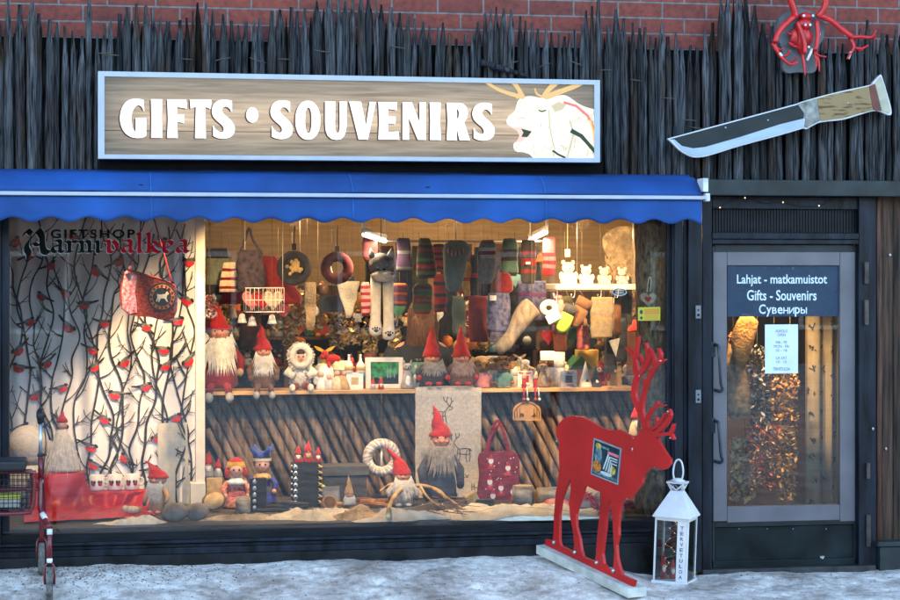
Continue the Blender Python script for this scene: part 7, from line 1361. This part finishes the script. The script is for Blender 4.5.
for sd, x0, x1, yb in ((-1,376,375.5,336),(1,388,388.5,340)):
    f = MB(); a = P(x0, 274, Yv); b_ = P(x1, yb, Yv); f.loft([(b_.x,Yv,b_.z,3*k,.02),(b_.x,Yv,b_.z+2*k,6*k,.034),(b_.x,Yv,b_.z+8*k,6.6*k,.036),(b_.x,Yv,b_.z+16*k,5.2*k,.03),((a.x+b_.x)/2,Yv,(a.z+b_.z)/2,5.2*k,.03),(a.x,Yv,a.z,5.6*k,.03)], 0, 14, sq=.85); build('scarf_arm', f, ww, t, True); sa = t.children[-1]
    f = MB(); f.ell((b_.x,Yv-.037,b_.z+5.5*k), (2.4*k,.006,1.6*k), 0, 10, 6)
    for i in range(4): f.ell((b_.x+(i-1.5)*2.3*k,Yv-.035,b_.z+(8.6-.8*abs(i-1.5))*k), (.9*k,.006,1.2*k), 0, 8, 5)
    build('paw_print', f, pt('black'), sa, True)
f = MB(); f.tube([(c.x,Yv,c.z+15*k),(c.x,Yv+.02,2.5)], .003, 0, 5); build('hanger', f, mat('string', (.09,.075,.055)), t, True)
stripe = ['olive','burgundy','charcoal','green','red']
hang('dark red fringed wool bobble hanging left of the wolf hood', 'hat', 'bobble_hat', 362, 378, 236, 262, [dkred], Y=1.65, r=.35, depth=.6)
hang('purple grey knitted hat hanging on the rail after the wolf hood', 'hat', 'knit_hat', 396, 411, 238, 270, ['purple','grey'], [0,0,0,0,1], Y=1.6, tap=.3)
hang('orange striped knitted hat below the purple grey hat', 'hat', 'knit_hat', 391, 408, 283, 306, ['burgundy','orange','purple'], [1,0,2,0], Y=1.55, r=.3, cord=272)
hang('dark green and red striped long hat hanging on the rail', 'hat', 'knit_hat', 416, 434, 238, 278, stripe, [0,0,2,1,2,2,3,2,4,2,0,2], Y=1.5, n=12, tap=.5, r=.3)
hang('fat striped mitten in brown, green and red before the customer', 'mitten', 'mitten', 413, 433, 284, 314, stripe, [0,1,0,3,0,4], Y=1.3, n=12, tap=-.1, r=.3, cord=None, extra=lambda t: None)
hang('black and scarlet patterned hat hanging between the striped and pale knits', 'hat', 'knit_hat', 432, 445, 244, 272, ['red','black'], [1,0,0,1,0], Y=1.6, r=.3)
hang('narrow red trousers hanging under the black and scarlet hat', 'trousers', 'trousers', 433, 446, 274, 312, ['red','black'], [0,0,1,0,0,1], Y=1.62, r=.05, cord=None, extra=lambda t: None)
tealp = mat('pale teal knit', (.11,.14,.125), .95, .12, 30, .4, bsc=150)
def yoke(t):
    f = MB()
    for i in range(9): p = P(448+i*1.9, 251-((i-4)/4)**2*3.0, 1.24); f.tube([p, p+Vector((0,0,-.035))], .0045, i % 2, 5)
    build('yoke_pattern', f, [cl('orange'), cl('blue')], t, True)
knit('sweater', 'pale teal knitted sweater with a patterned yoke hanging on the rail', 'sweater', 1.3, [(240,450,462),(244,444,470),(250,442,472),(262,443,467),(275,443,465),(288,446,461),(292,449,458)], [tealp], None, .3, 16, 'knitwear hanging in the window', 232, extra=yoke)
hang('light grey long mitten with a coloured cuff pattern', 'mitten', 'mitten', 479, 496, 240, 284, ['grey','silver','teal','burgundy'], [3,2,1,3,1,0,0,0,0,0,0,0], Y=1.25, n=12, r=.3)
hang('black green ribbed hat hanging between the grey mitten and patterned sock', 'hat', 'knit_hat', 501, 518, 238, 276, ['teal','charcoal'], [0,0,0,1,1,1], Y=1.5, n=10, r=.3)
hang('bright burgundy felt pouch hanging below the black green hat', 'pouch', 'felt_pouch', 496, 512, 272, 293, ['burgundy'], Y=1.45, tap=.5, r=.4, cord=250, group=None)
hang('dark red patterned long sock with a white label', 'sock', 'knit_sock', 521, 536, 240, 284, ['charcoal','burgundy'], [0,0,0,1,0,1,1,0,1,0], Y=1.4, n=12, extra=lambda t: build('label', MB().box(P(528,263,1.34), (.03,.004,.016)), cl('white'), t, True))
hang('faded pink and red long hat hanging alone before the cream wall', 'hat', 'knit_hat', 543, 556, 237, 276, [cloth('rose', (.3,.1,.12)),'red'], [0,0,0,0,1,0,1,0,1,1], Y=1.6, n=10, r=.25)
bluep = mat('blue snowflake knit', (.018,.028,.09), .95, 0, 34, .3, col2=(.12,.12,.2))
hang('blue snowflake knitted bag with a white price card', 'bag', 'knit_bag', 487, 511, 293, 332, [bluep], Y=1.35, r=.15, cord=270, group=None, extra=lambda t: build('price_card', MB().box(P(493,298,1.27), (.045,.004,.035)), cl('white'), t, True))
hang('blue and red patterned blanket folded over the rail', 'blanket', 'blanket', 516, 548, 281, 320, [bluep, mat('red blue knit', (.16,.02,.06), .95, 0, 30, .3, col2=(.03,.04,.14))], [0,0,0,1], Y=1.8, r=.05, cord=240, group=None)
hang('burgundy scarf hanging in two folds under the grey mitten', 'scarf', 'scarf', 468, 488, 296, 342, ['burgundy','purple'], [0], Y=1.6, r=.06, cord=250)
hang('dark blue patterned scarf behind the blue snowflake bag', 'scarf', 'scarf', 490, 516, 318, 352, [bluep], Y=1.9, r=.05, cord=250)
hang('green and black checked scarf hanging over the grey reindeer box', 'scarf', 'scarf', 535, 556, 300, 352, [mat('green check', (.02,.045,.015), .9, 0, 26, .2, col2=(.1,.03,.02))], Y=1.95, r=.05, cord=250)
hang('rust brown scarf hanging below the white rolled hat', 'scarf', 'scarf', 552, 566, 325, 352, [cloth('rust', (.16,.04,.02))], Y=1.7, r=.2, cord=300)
for x0, x1, y0, y1, c_, l_ in ((462,470,262,300,'mustard','slim mustard ribbon scarf next to the pale teal sweater'),(471,479,255,300,'black','slim black scarf with a red end before the grey mitten')): hang(l_, 'scarf', 'scarf', x0, x1, y0, y1, [c_,'red'], [0,0,0,0,1], Y=1.7, cord=240)
hang('pale teal board with a cream flower print under the teal sweater', 'board', 'printed_board', 452, 466, 296, 336, [mat('pale teal board', (.07,.1,.09), .7, .2, 8, .1)], Y=1.9, r=.02, depth=.06, cord=None, group=None, extra=lambda t: build('flower_print', MB().ell(P(453,322,1.86), (.03,.01,.05), 0).ell(P(449,330,1.86), (.02,.01,.04), 1) , [cl('cream'), cl('red')], t, True) if False else None)
# grey stocking lying slantwise
f = MB(); pp = smooth([tuple(P(x, y, Yq)) for x, y, Yq in ((533,306,1.3),(525,314,1.3),(517,327,1.3),(510,338,1.3),(501,348,1.28),(498,352,1.26))], 4, False); f.tube(pp, [.07,.075,.078,.078,.075,.072,.07,.066,.06,.056,.052,.05,.05,.052,.054,.05,.045,.04,.035,.02,.01][:len(pp)], 0, 14)
t = thing('stocking', 'big grey knitted stocking with pale stripes hanging slantwise above the trolls', 'stocking', P(517, 352, 1.3)); build('fabric', f, mat('grey marl knit', (.12,.1,.09), .95, 0, 12, .4, col2=(.26,.23,.19), stretch=(3,3,1)), t, True); f = MB(); f.tube([P(532,300,1.3), Vector((P(532,300,1.3).x, 1.32, 2.5))], .003, 0, 5); build('hanger', f, mat('string', (.09,.075,.055)), t, True)
# plush bear shelf with hooks
Yb2 = 1.15; t = thing('wall_shelf', 'small white hanging shelf with steel hooks under the plush bears', 'shelf', P(598, 290, Yb2)); f = MB(); bpx(f, 555.5, 284, 636, 289.5, Yb2, Yb2+.3); build('board', f, paint('cream shelf', (.6,.55,.42)), t, True, bev=.003)
for x in (557,574.5,601,618): f = MB(); f.tube([P(*q, Yb2-.01) for q in smooth([(x,287),(x+.3,294),(x-1,297.5),(x-3,297),(x-3.2,294)],3,False)], .004, 0, 6); build('hook', f, M['metal'], t, True)
f = MB()
for x in (577,633): f.tube([P(x,285,Yb2+.03), Vector((P(x,285,Yb2+.03).x, Yb2+.03, 2.5))], .003, 0, 5)
build('hanging_wire', f, M['metal'], t, True)
zq = P(598, 284, Yb2).z
for x, hp, l_, c_ in ((568,27,'white plush bear with a price tag at the end of the hanging shelf','white'),(586,22,'white plush bear in the middle of the hanging shelf','white'),(604,20,'cream plush bear sitting beside the striped plush','cream'),(622,19,'grey and cream plush bear at the trunk end of the hanging shelf','grey')):
    o = figurine('plush_bear', l_, x, hp, 'plush', [c_, 'cream', gl_], Y=Yb2+.13, base=284, group='plush bears on the hanging shelf', cat='plush bear')
f = MB(); f.box(P(567.5,253,1.1), (.035,.006,.05)); f.tube([P(567.5,257,1.1), P(567.5,250,1.1), Vector((P(567.5,250,1.1).x, 1.1, 2.5))], .0015, 0, 4); solo('price_tag', f, mat('cream card', (.6,.52,.36), .8), 'square cream price tag above the plush bears', 'tag', loc=P(567.5,257,1.1))
Yk2 = 1.7; ol = smooth([(604,238),(612,230),(624,226),(636,231),(641,243),(636,258),(640,272),(637,286),(628,296),(618,288),(621,272),(612,262),(606,252)],5)
f = MB(); f.shape([ol], lambda x, y, t_: P(x, y, Yk2)+Vector((0, t_+.03*noise.noise((x*.12,y*.12,0)), 0)), .035)
for i in range(700):
    x_, y_ = rr(606,638), rr(229,293); p_ = P(x_, y_, Yk2)
    if min((x_-a_[0])**2+(y_-a_[1])**2 for a_ in ol) < 60 or (615 < x_ < 632): f.strand(p_+Vector((0,.01,0)), p_+Vector((rr(-.03,.03),-.03,-rr(.02,.06))), .004)
solo('sheepskin', f, mat('sheepskin wool', (.34,.27,.18), .95, .3, 18, .6, bsc=80, bdist=.02), 'big pale sheepskin with ragged edges hanging beside the trunk', 'sheepskin', loc=P(622,296,Yk2))
f = MB(); pp = P(549, 308, 1.05); k = mpp(549,1.05); f.tube([(pp.x+6.5*k*math.cos(i*.314), 1.05, pp.z+5.5*k*math.sin(i*.314)) for i in range(20)], 3.2*k, 0, 10, closed=True); o = solo('rolled_hat', f, mat('white fluffy fur', (.7,.66,.58)), 'white fluffy rolled hat hanging like a ring from the shelf hook', 'hat', loc=pp)
f = MB(); f.box(P(553.5,317,1.02), (.1,.005,.06), 0, Matrix.Rotation(R(-28),3,'Y')); f.tube([P(555,313,1.02), P(557,297,1.1)], .0015, 0, 4); solo('price_card', f, cl('white'), 'tilted white price card under the rolled hat', 'tag', loc=P(553,320,1.02))
def mitten(label, x, y, w_, h_, col, ang, Y, thumb=1):
    k = mpp(x, Y); c = P(x, y, Y); t = thing('mitten', label, 'mitten', c, 'mittens under the hanging shelf'); q = Matrix.Rotation(R(ang),3,'Y'); w_ *= k/2; h_ *= k
    f = MB(); f.loft([(0,0,-h_/2,w_*.35,.015),(0,0,-h_*.4,w_*.8,.03),(0,0,-h_*.15,w_,.036),(0,0,h_*.2,w_*.9,.03)], 0, 14, frame=q); f.loft([(thumb*w_*.8,0,-h_*.05,w_*.4,.02),(thumb*w_*1.25,0,-h_*.2,w_*.32,.018),(thumb*w_*1.3,0,-h_*.3,w_*.12,.008)], 0, 10, frame=q); build('hand', f, cl(col), t); f = MB(); f.loft([(0,0,h_*.19,w_*.96,.034),(0,0,h_*.5,w_*1.0,.034)], 0, 14, frame=q); build('cuff', f, cl('charcoal' if col in ('lime','green') else col), t)
    f = MB(); f.tube([q @ Vector((0,0,h_*.48)), Vector((0,0,P(x,290,Y).z-c.z))], .0015, 0, 4); build('loop', f, mat('string', (.09,.075,.055)), t)
mitten('lime yellow mitten with a dark cuff hanging under the plush bears', 566, 319, 14, 30, 'lime', 24, 1.05, -1); mitten('dark brown leather mitten beside the lime mitten', 579, 313, 17, 32, 'brown', 28, 1.1); mitten('pink mitten half hidden behind the lime mitten', 559, 304, 10, 24, 'pink', -8, 1.25); mitten('green mitten below the dark brown mitten', 574, 330, 12, 22, 'green', 20, 1.3); mitten('teal mitten low between the red floral pouch and felt bag', 591, 337, 8, 24, 'teal', 0, 1.4)
hang('big grey felt bag with a folded top hanging from the shelf hook', 'bag', 'felt_bag', 590, 614, 297, 338, [cloth('warm grey felt', (.16,.13,.09)),'tan'], [1,0,0,0,0,0,0,0], Y=1.1, n=8, r=.06, cord=292, group=None)
hang('red floral pouch with a green hem hanging beside the felt bag', 'pouch', 'floral_pouch', 577, 590, 325, 350, [mat('red floral cotton', (.45,.03,.03), .9, 0, 30, .2, col2=(.6,.25,.2))], Y=1.25, tap=.35, r=.3, cord=297, group=None)
for x0, x1, y0, y1, c_, l_ in ((612,622,268,335,'brown','long brown leather strap bag behind the felt bag'),(620,632,276,345,'charcoal','black leather strap bag nearest the trunk'),(604,616,330,372,'charcoal','dark leather purse hanging low before the mustard box'),(615,627,318,362,'slate','slate leather purse hanging beside the wooden peg figure'),(627,636,325,375,'brown','thin brown leather belt hanging by the trunk')):
    hang(l_, 'leather goods', 'leather_strap', x0, x1, y0, y1, [mat('leather '+c_, PAL[c_], .45, .3, 12, .15)], Y=rr(1.3,1.55), r=.08, tap=.25, cord=285, group='leather goods beside the trunk', depth=.2)
f = MB(); f.shape([[(609,341),(620,338),(616,357)]], plane(1.2), .01); f.tube([P(614,340,1.2), P(614,297,1.2)], .0015, 0, 4); solo('leather_patch', f, cl('silver'), 'pale triangular leather patch hanging before the dark purses', 'leather patch', loc=P(614,357,1.2))
f = MB(); f.tube([P(619.5+7*math.cos(i*.3142), 292+3.6*math.sin(i*.3142), YW-.004) for i in range(20)], .0035, 0, 5, closed=True)
for i in range(3): f.ribbon([(615,290.4+i*1.5),(624,290.4+i*1.5)], .6, plane(YW-.004), .001)
solo('oval_sticker', f, pt('silver'), 'small silver oval sticker on the glass beside the trunk', 'sticker', loc=P(619.5,295.5,YW-.004))
# toys hanging over the left end
t = thing('wire_basket', 'white wire basket of pink ornaments hanging above the red hatted gnome', 'basket', P(265, 312, 1.25)); f = MB(); a = P(246,288,1.2); b_ = P(284,288,1.2); zl = P(265,312,1.2).z
for zz in (a.z, (a.z+zl)/2, zl): f.tube([(a.x,1.2,zz),(b_.x,1.2,zz),(b_.x,1.38,zz),(a.x,1.38,zz)], .003, 0, 5, closed=True)
for i in range(10): x = a.x+(b_.x-a.x)*i/9; f.tube([(x,1.2,a.z),(x,1.2,zl),(x,1.38,zl),(x,1.38,a.z)], .0022, 0, 5)
for x in (a.x,b_.x): f.tube([(x,1.29,a.z),(x,1.29,2.5)], .002, 0, 4)
build('wires', f, paint('frame white', (.7,.68,.62)), t, True)
for i,(x, l_, c_) in enumerate(((252,'pink felt heart in the wire basket, nearest the post','pink'),(262,'red felt heart in the middle of the wire basket','red'),(273,'pale rose felt heart in the wire basket by the felt hat','cream'))): o = figurine('felt_heart', l_, x, 20, 'heart', [c_], Y=1.29, base=312, group='felt hearts in the wire basket'); o.location.z = zl+.004
for i, (x, y, c_, l_) in enumerate(((242,323,'white','white bell ornament hanging beside the red hat'),(252,326,'silver','silver bell ornament with a blue ribbon over the gnomes'),(272,324,'white','white snow covered bell hanging behind the tall red hat'),(209,318,'silver','glittering silver bell hanging by the white post'))):
    o = figurine('bell_ornament', l_, x, 14, 'bell', [mat('frosted silver' if c_ == 'silver' else 'frosted white', (.55,.55,.56) if c_ == 'silver' else (.66,.64,.6), .3, .3, 40, .3), 'red'], Y=1.3, base=y, group='bells hanging over the gnomes', cat='bell')
    q = MB(); q.tube([(0,0,0),(0,0,2.5-o.location.z-.14)], .0018, 0, 4); h_ = build('hanger', q, mat('string', (.09,.075,.055)), o); h_.location = (0,0,.12)
garland('silver glitter wreath bunch hanging beside the white post', 210, 296, 212, 318, 5, 220, [mat('silver leaf', (.5,.5,.5), .3, .2, 20, 0, metal=.4), mat('berry red', (.35,.03,.03))], 1.3, name='silver_bunch', size=.016)
hang('grey green cardigan hanging beside the white post', 'cardigan', 'cardigan', 206, 228, 248, 300, [cloth('grey green', (.16,.19,.15)),'charcoal'], [1,1,0,0,0,0,0], Y=1.75, r=.1, cord=None, group=None)
# ------------------------------------------------------------------ back shelves and their trinkets
YB = 2.75; dkw = wood('dark shelf', (.13,.07,.035))
TY = {'bottle':('bottle',['bottle','bottle']),'ball':('bauble',0),'heart':('heart',0),'mugt':('mug',0),'tree':('tree',0),'candle':('candle holder',0),'bell':('bell',0),'house':('house',0),'angel':('angel',0),'plush':('plush toy',0)}
used = set(); COLS = ['red','gold','cream','brown','white','green','silver','mustard','burgundy','straw','orange','tan','charcoal','teal','pink']
def back_shelf(x0, x1, ys, label, tag_):
    t = thing('shelf_unit', label, 'shelf', P((x0+x1)/2, 400, YB)); za = P(x0, ys[0]-26, YB).z; zb2 = -.02; xa_, xb_ = P(x0,300,YB).x, P(x1,300,YB).x
    f = MB(); f.bx(xa_, xb_, YB+.3, YB+.32, zb2, za); build('back_panel', f, mat('dark shelf back', (.05,.028,.015), .8, .3, 6, .1), t, True)
    for xx in (xa_, xb_, xa_+(xb_-xa_)*.38): f = MB(); f.bx(xx-.015, xx+.015, YB, YB+.297, zb2, za); build('upright', f, dkw, t, True)
    for y in ys+[420]: f = MB(); z_ = P((x0+x1)/2, y, YB).z; f.bx(xa_+.016, xb_-.016, YB+.001, YB+.296, z_-.02, z_); build('board', f, dkw, t, True)
    names = ('top','second','third','bottom')
    for r_, y in enumerate(ys):
        x = x0+4.; z_ = P((x0+x1)/2, y, YB).z
        while x < x1-3:
            for tr_ in range(60):
                ty = random.choice(list(TY)); c_ = random.choice(COLS)
                if (ty, c_, r_, tag_) not in used: break
            used.add((ty, c_, r_, tag_)); hp = rr(11, 21) if ty != 'bell' else rr(9,14)
            m2 = random.choice(COLS); o = figurine(TY[ty][0].replace(' ','_'), f'small {c_} {TY[ty][0]} on the {names[r_]} board of the back shelf {tag_}', x, hp, ty, [mat('glaze '+c_, PAL[c_], .35, .2, 30, .1), mat('glaze '+m2, PAL[m2], .35, .2, 30, .1), mat('glaze gold', PAL['gold'], .35)] if ty != 'plush' else [c_, 'cream', gl_], Y=YB+.1, base=y, group='trinkets on the back shelves', cat=TY[ty][0], rz=rr(-.4,.4)); o.location.z = z_+.001; x += hp*.52+rr(1,4)
back_shelf(208, 412, [312, 337, 366], 'dark wooden shelf unit of trinkets behind the gnomes and doll', 'behind the gnomes')
back_shelf(470, 640, [318, 345, 372], 'dark wooden shelf unit of trinkets behind the trolls and leather goods', 'behind the trolls')
figurine('reindeer_plush', 'yellow reindeer plush with red antlers and red body on the back shelf', 322, 30, 'deerplush', ['mustard','red',gl_], Y=YB-.12, base=337, cat='plush reindeer')
figurine('moose_plush', 'orange brown plush moose lying above the hooded doll', 299, 22, 'moose', ['orange','mustard',gl_], Y=YB-.2, base=352, cat='plush moose')
brass = [mat('brass leaf', (.5,.33,.1), .3, .3, 20, 0, metal=.5), mat('dull gold leaf', (.35,.22,.07), .5), mat('cream shell', (.55,.46,.3), .6)]
for x0, y0, x1, y1, w_, n_, Y, l_ in ((318,286,316,330,7,300,2.3,'glittering chain of brass leaves hanging under the dark red wreath'),(350,300,352,345,8,300,2.3,'glittering chain of brass leaves hanging left of the wolf hood'),(396,312,394,350,6,160,2.3,'glittering chain of brass leaves beside the customer'),(222,300,224,350,8,200,2.2,'glittering chain of brass leaves behind the biggest gnome'),(292,300,290,345,7,200,2.4,'glittering chain of brass leaves left of the tan deerskin'),(336,296,338,350,8,260,2.35,'glittering chain of brass leaves right of the black notice'),(372,300,370,352,7,220,2.3,'glittering chain of brass leaves behind the wolf hood'),(480,300,482,352,7,200,2.4,'glittering chain of brass leaves behind the burgundy scarf'),(604,330,606,372,6,160,2.2,'glittering chain of brass leaves behind the low purses'),(300,290,298,325,6,200,2.2,'glittering chain of brass leaves hanging under the felt hat'),(464,290,466,345,6,220,2.3,'glittering chain of brass leaves behind the teal board'),(278,296,276,330,4,140,2.2,'glittering chain of brass leaves beside the wire basket')): garland(l_, x0, y0, x1, y1, w_, n_, brass, Y, name='brass_chain', size=.022)
hang('cream deerskin hanging in points below the dark red wreath', 'deerskin', 'deerskin', 341, 356, 281, 318, [M['fur']], Y=1.9, tap=-1.3, r=.1, cord=None, depth=.15, group=None)
hang('pale tan deerskin hanging beneath the felt hat', 'deerskin', 'deerskin', 304, 316, 282, 330, [M['tanfur']], Y=1.8, tap=-.4, r=.2, cord=None, depth=.2, group=None)
hang('pink striped ribbons hanging beside the wolf hood', 'ribbon', 'ribbon_bundle', 361, 370, 282, 316, [cl('pink'), cl('burgundy')], [0,1], Y=1.7, cord=260, group=None)
f = MB(); f.bx(-.09,.09,-.01,.01,0,.12); f.tube([(0,.0,.12),(0,0,.6)], .003, 0, 5); o = solo('black_notice', f, pt('charcoal'), 'small black hanging notice between the brass chains', 'notice', world=False); o.location = P(332,312,2.1)
random.seed(61)
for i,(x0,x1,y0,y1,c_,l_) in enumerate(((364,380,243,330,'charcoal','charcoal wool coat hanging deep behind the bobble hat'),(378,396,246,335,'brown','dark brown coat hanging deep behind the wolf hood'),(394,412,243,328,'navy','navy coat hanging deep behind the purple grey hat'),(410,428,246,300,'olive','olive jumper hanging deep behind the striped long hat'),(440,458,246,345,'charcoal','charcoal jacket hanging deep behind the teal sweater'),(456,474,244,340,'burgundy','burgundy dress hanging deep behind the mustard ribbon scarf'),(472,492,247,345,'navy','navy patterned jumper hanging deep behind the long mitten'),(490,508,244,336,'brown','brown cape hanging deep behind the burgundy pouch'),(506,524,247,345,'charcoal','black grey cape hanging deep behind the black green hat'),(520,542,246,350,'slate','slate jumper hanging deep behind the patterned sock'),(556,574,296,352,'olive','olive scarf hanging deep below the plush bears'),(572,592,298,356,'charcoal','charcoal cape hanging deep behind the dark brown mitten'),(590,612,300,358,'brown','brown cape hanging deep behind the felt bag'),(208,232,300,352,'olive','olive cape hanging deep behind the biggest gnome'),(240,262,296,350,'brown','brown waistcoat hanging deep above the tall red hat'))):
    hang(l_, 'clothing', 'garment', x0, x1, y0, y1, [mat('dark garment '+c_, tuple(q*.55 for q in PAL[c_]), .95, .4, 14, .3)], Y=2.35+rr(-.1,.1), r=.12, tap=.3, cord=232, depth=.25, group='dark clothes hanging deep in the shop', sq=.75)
random.seed(77)
zz_ = zs; x = 313.
row = [(x_, 'behind the angels and picture') for x_ in (314,324,341,352,364,372,392,410,418)]+[(x_, 'behind the trolls and fox cub') for x_ in (472,478,488,499,509,519,531,538,552,564,577,600,606,612,624,630)]
for x_, w_ in row:
    for tr_ in range(60):
        ty = random.choice(list(TY)); c_ = random.choice(COLS)
        if (ty, c_, w_) not in used: break
    used.add((ty, c_, w_)); m2 = random.choice(COLS); o = figurine(TY[ty][0].replace(' ','_'), f'little {c_} {TY[ty][0]} in the second shelf row {w_}', x_, rr(20,31), ty, [mat('glaze '+c_, PAL[c_], .35), mat('glaze '+m2, PAL[m2], .35), mat('glaze gold', PAL['gold'], .35)] if ty != 'plush' else [c_, 'cream', gl_], Y=YS2+.2, group='second row on the pine shelf', cat=TY[ty][0], rz=rr(-.5,.5))
spots_ = [(212,282),(222,306),(232,318),(244,300),(283,318),(290,296),(307,300),(312,318),(322,296),(328,276),(345,300),(352,288),(358,322),(366,300),(372,326),(398,318),(407,326),(413,325),(438,322),(447,348),(459,352),(471,350),(484,347),(492,352),(527,345),(541,330),(548,345),(562,345),(600,352),(622,356),(630,312),(629,296),(540,262),(560,322),(466,282),(515,288)]
for i, (x_, y_) in enumerate(spots_):
    ty = random.choice(('ball','heart','bell','ball','angel')); reg = 'near the white post' if x_ < 260 else 'around the felt hat and wreath' if x_ < 360 else 'around the customer' if x_ < 450 else 'above the trolls' if x_ < 545 else 'below the plush bears'
    for tr_ in range(60):
        c_ = random.choice(COLS)
        if (ty, c_, reg) not in used: break
    used.add((ty, c_, reg)); m2 = random.choice(COLS); o = figurine('hanging_'+TY[ty][0].replace(' ','_'), f'small {c_} {TY[ty][0]} ornament hanging on a thread {reg}', x_, rr(10,17), ty, [mat('glaze '+c_, PAL[c_], .35), mat('glaze '+m2, PAL[m2], .35), mat('glaze gold', PAL['gold'], .35)], Y=rr(1.75,2.2), base=y_, group='ornaments hanging on threads', cat='ornament')
    q = MB(); q.tube([(0,0,.07),(0,0,2.5-o.location.z)], .0009, 0, 4); build('thread', q, mat('string', (.09,.075,.055)), o)
# ------------------------------------------------------------------ the customer
pp = P(421, 400, 1.98); zf = -.03; t = thing('person', 'person with long brown hair in a dark navy jacket seen from behind among the goods', 'person', (pp.x, 1.98, zf)); 
sk_ = mat('warm skin', (.5,.27,.18), .55, .1, 20, .05)
import bmesh
def skin_obj(name, jts, eds, m, parent):
    me = bpy.data.meshes.new(name); bm = bmesh.new(); ly = bm.verts.layers.skin.verify(); vs = []
    for i, j in enumerate(jts):
        v = bm.verts.new(j[0]); v[ly].radius = (j[1], j[2] if len(j) > 2 else j[1]); v[ly].use_root = (i == 0); vs.append(v)
    for a_, b_ in eds: bm.edges.new((vs[a_], vs[b_]))
    bm.to_mesh(me); bm.free(); o = bpy.data.objects.new(name, me); C.objects.link(o); o.parent = parent
    md = o.modifiers.new('skin', 'SKIN'); md.use_smooth_shade = True; s_ = o.modifiers.new('sub', 'SUBSURF'); s_.levels = s_.render_levels = 2; me.materials.append(m); return o
J = [((0,0,.93),.15,.11),((0,0,1.12),.135,.1),((0,.0,1.3),.16,.1),((0,.0,1.42),.1,.07),((0,-.01,1.5),.05,.05),((0,.02,1.58),.07,.085),((0,.02,1.68),.06,.07)]
E_ = [(0,1),(1,2),(2,3),(3,4),(4,5),(5,6)]
for sd in (-1,1):
    b0 = len(J); J += [((sd*.16,0,1.38),.065),((sd*.24,.02,1.12),.05),((sd*.2,.22,.98),.038),((sd*.17,.3,.98),.03,.02)]; E_ += [(3,b0),(b0,b0+1),(b0+1,b0+2),(b0+2,b0+3)]
    for q in range(4): n0 = len(J); x = sd*.17+(q-1.5)*.02; J += [((x,.36,.975),.009),((x,.4+.01*(q in (1,2)),.955),.008)]; E_ += [(b0+3,n0),(n0,n0+1)]
    n0 = len(J); J += [((sd*.13,.33,.98),.01),((sd*.115,.36,.97),.008)]; E_ += [(b0+3,n0),(n0,n0+1)]
    h0 = len(J); J += [((sd*.09,0,.85),.09),((sd*.1,.01,.48),.06),((sd*.1,-.02,.09),.042),((sd*.11,.13,.03),.035,.03)]; E_ += [(0,h0),(h0,h0+1),(h0+1,h0+2),(h0+2,h0+3)]
skin_obj('body', J, E_, sk_, t)
f = MB(); f.ell((0,-.015,1.64), (.1,.11,.125)); f.loft([(0,-.06,1.38,.03,.015),(0,-.07,1.42,.09,.035),(0,-.06,1.5,.105,.055),(0,-.045,1.6,.108,.075),(0,-.03,1.68,.1,.08)], 0, 16)
for i in range(160): a_ = rr(-1.5,1.5); f.strand((math.sin(a_)*.1,-.06-.05*math.cos(a_),rr(1.5,1.7)), (math.sin(a_)*.12,-.06-.04*math.cos(a_),rr(1.34,1.44)), .004)
build('hair', f, mat('brown hair', (.16,.065,.02), .5, .4, 40, .3, stretch=(4,4,.5)), t)
f = MB(); f.loft([(0,0,.82,.2,.15),(0,0,.86,.2,.15),(0,0,1.1,.185,.14),(0,0,1.3,.215,.14),(0,0,1.4,.2,.115),(0,0,1.46,.11,.08),(0,0,1.49,.07,.065)], 0, 20)
for sd in (-1,1): f.tube([(sd*.17,0,1.38),(sd*.23,.01,1.26),(sd*.26,.03,1.12),(sd*.23,.15,1.03),(sd*.2,.24,.99)], [.085,.08,.07,.06,.052], 0, 12)
build('jacket', f, mat('navy jacket', (.01,.014,.022), .8, .3, 12, .3), t)
f = MB()
for sd in (-1,1): f.tube([(sd*.085,0,.9),(sd*.1,.01,.48),(sd*.1,-.02,.1)], [.115,.085,.065], 0, 12)
build('trousers', f, cl('charcoal'), t)
for sd in (-1,1): f = MB(); f.ell((sd*.105,.06,.05), (.05,.14,.05)); build('shoe', f, pt('black'), t)
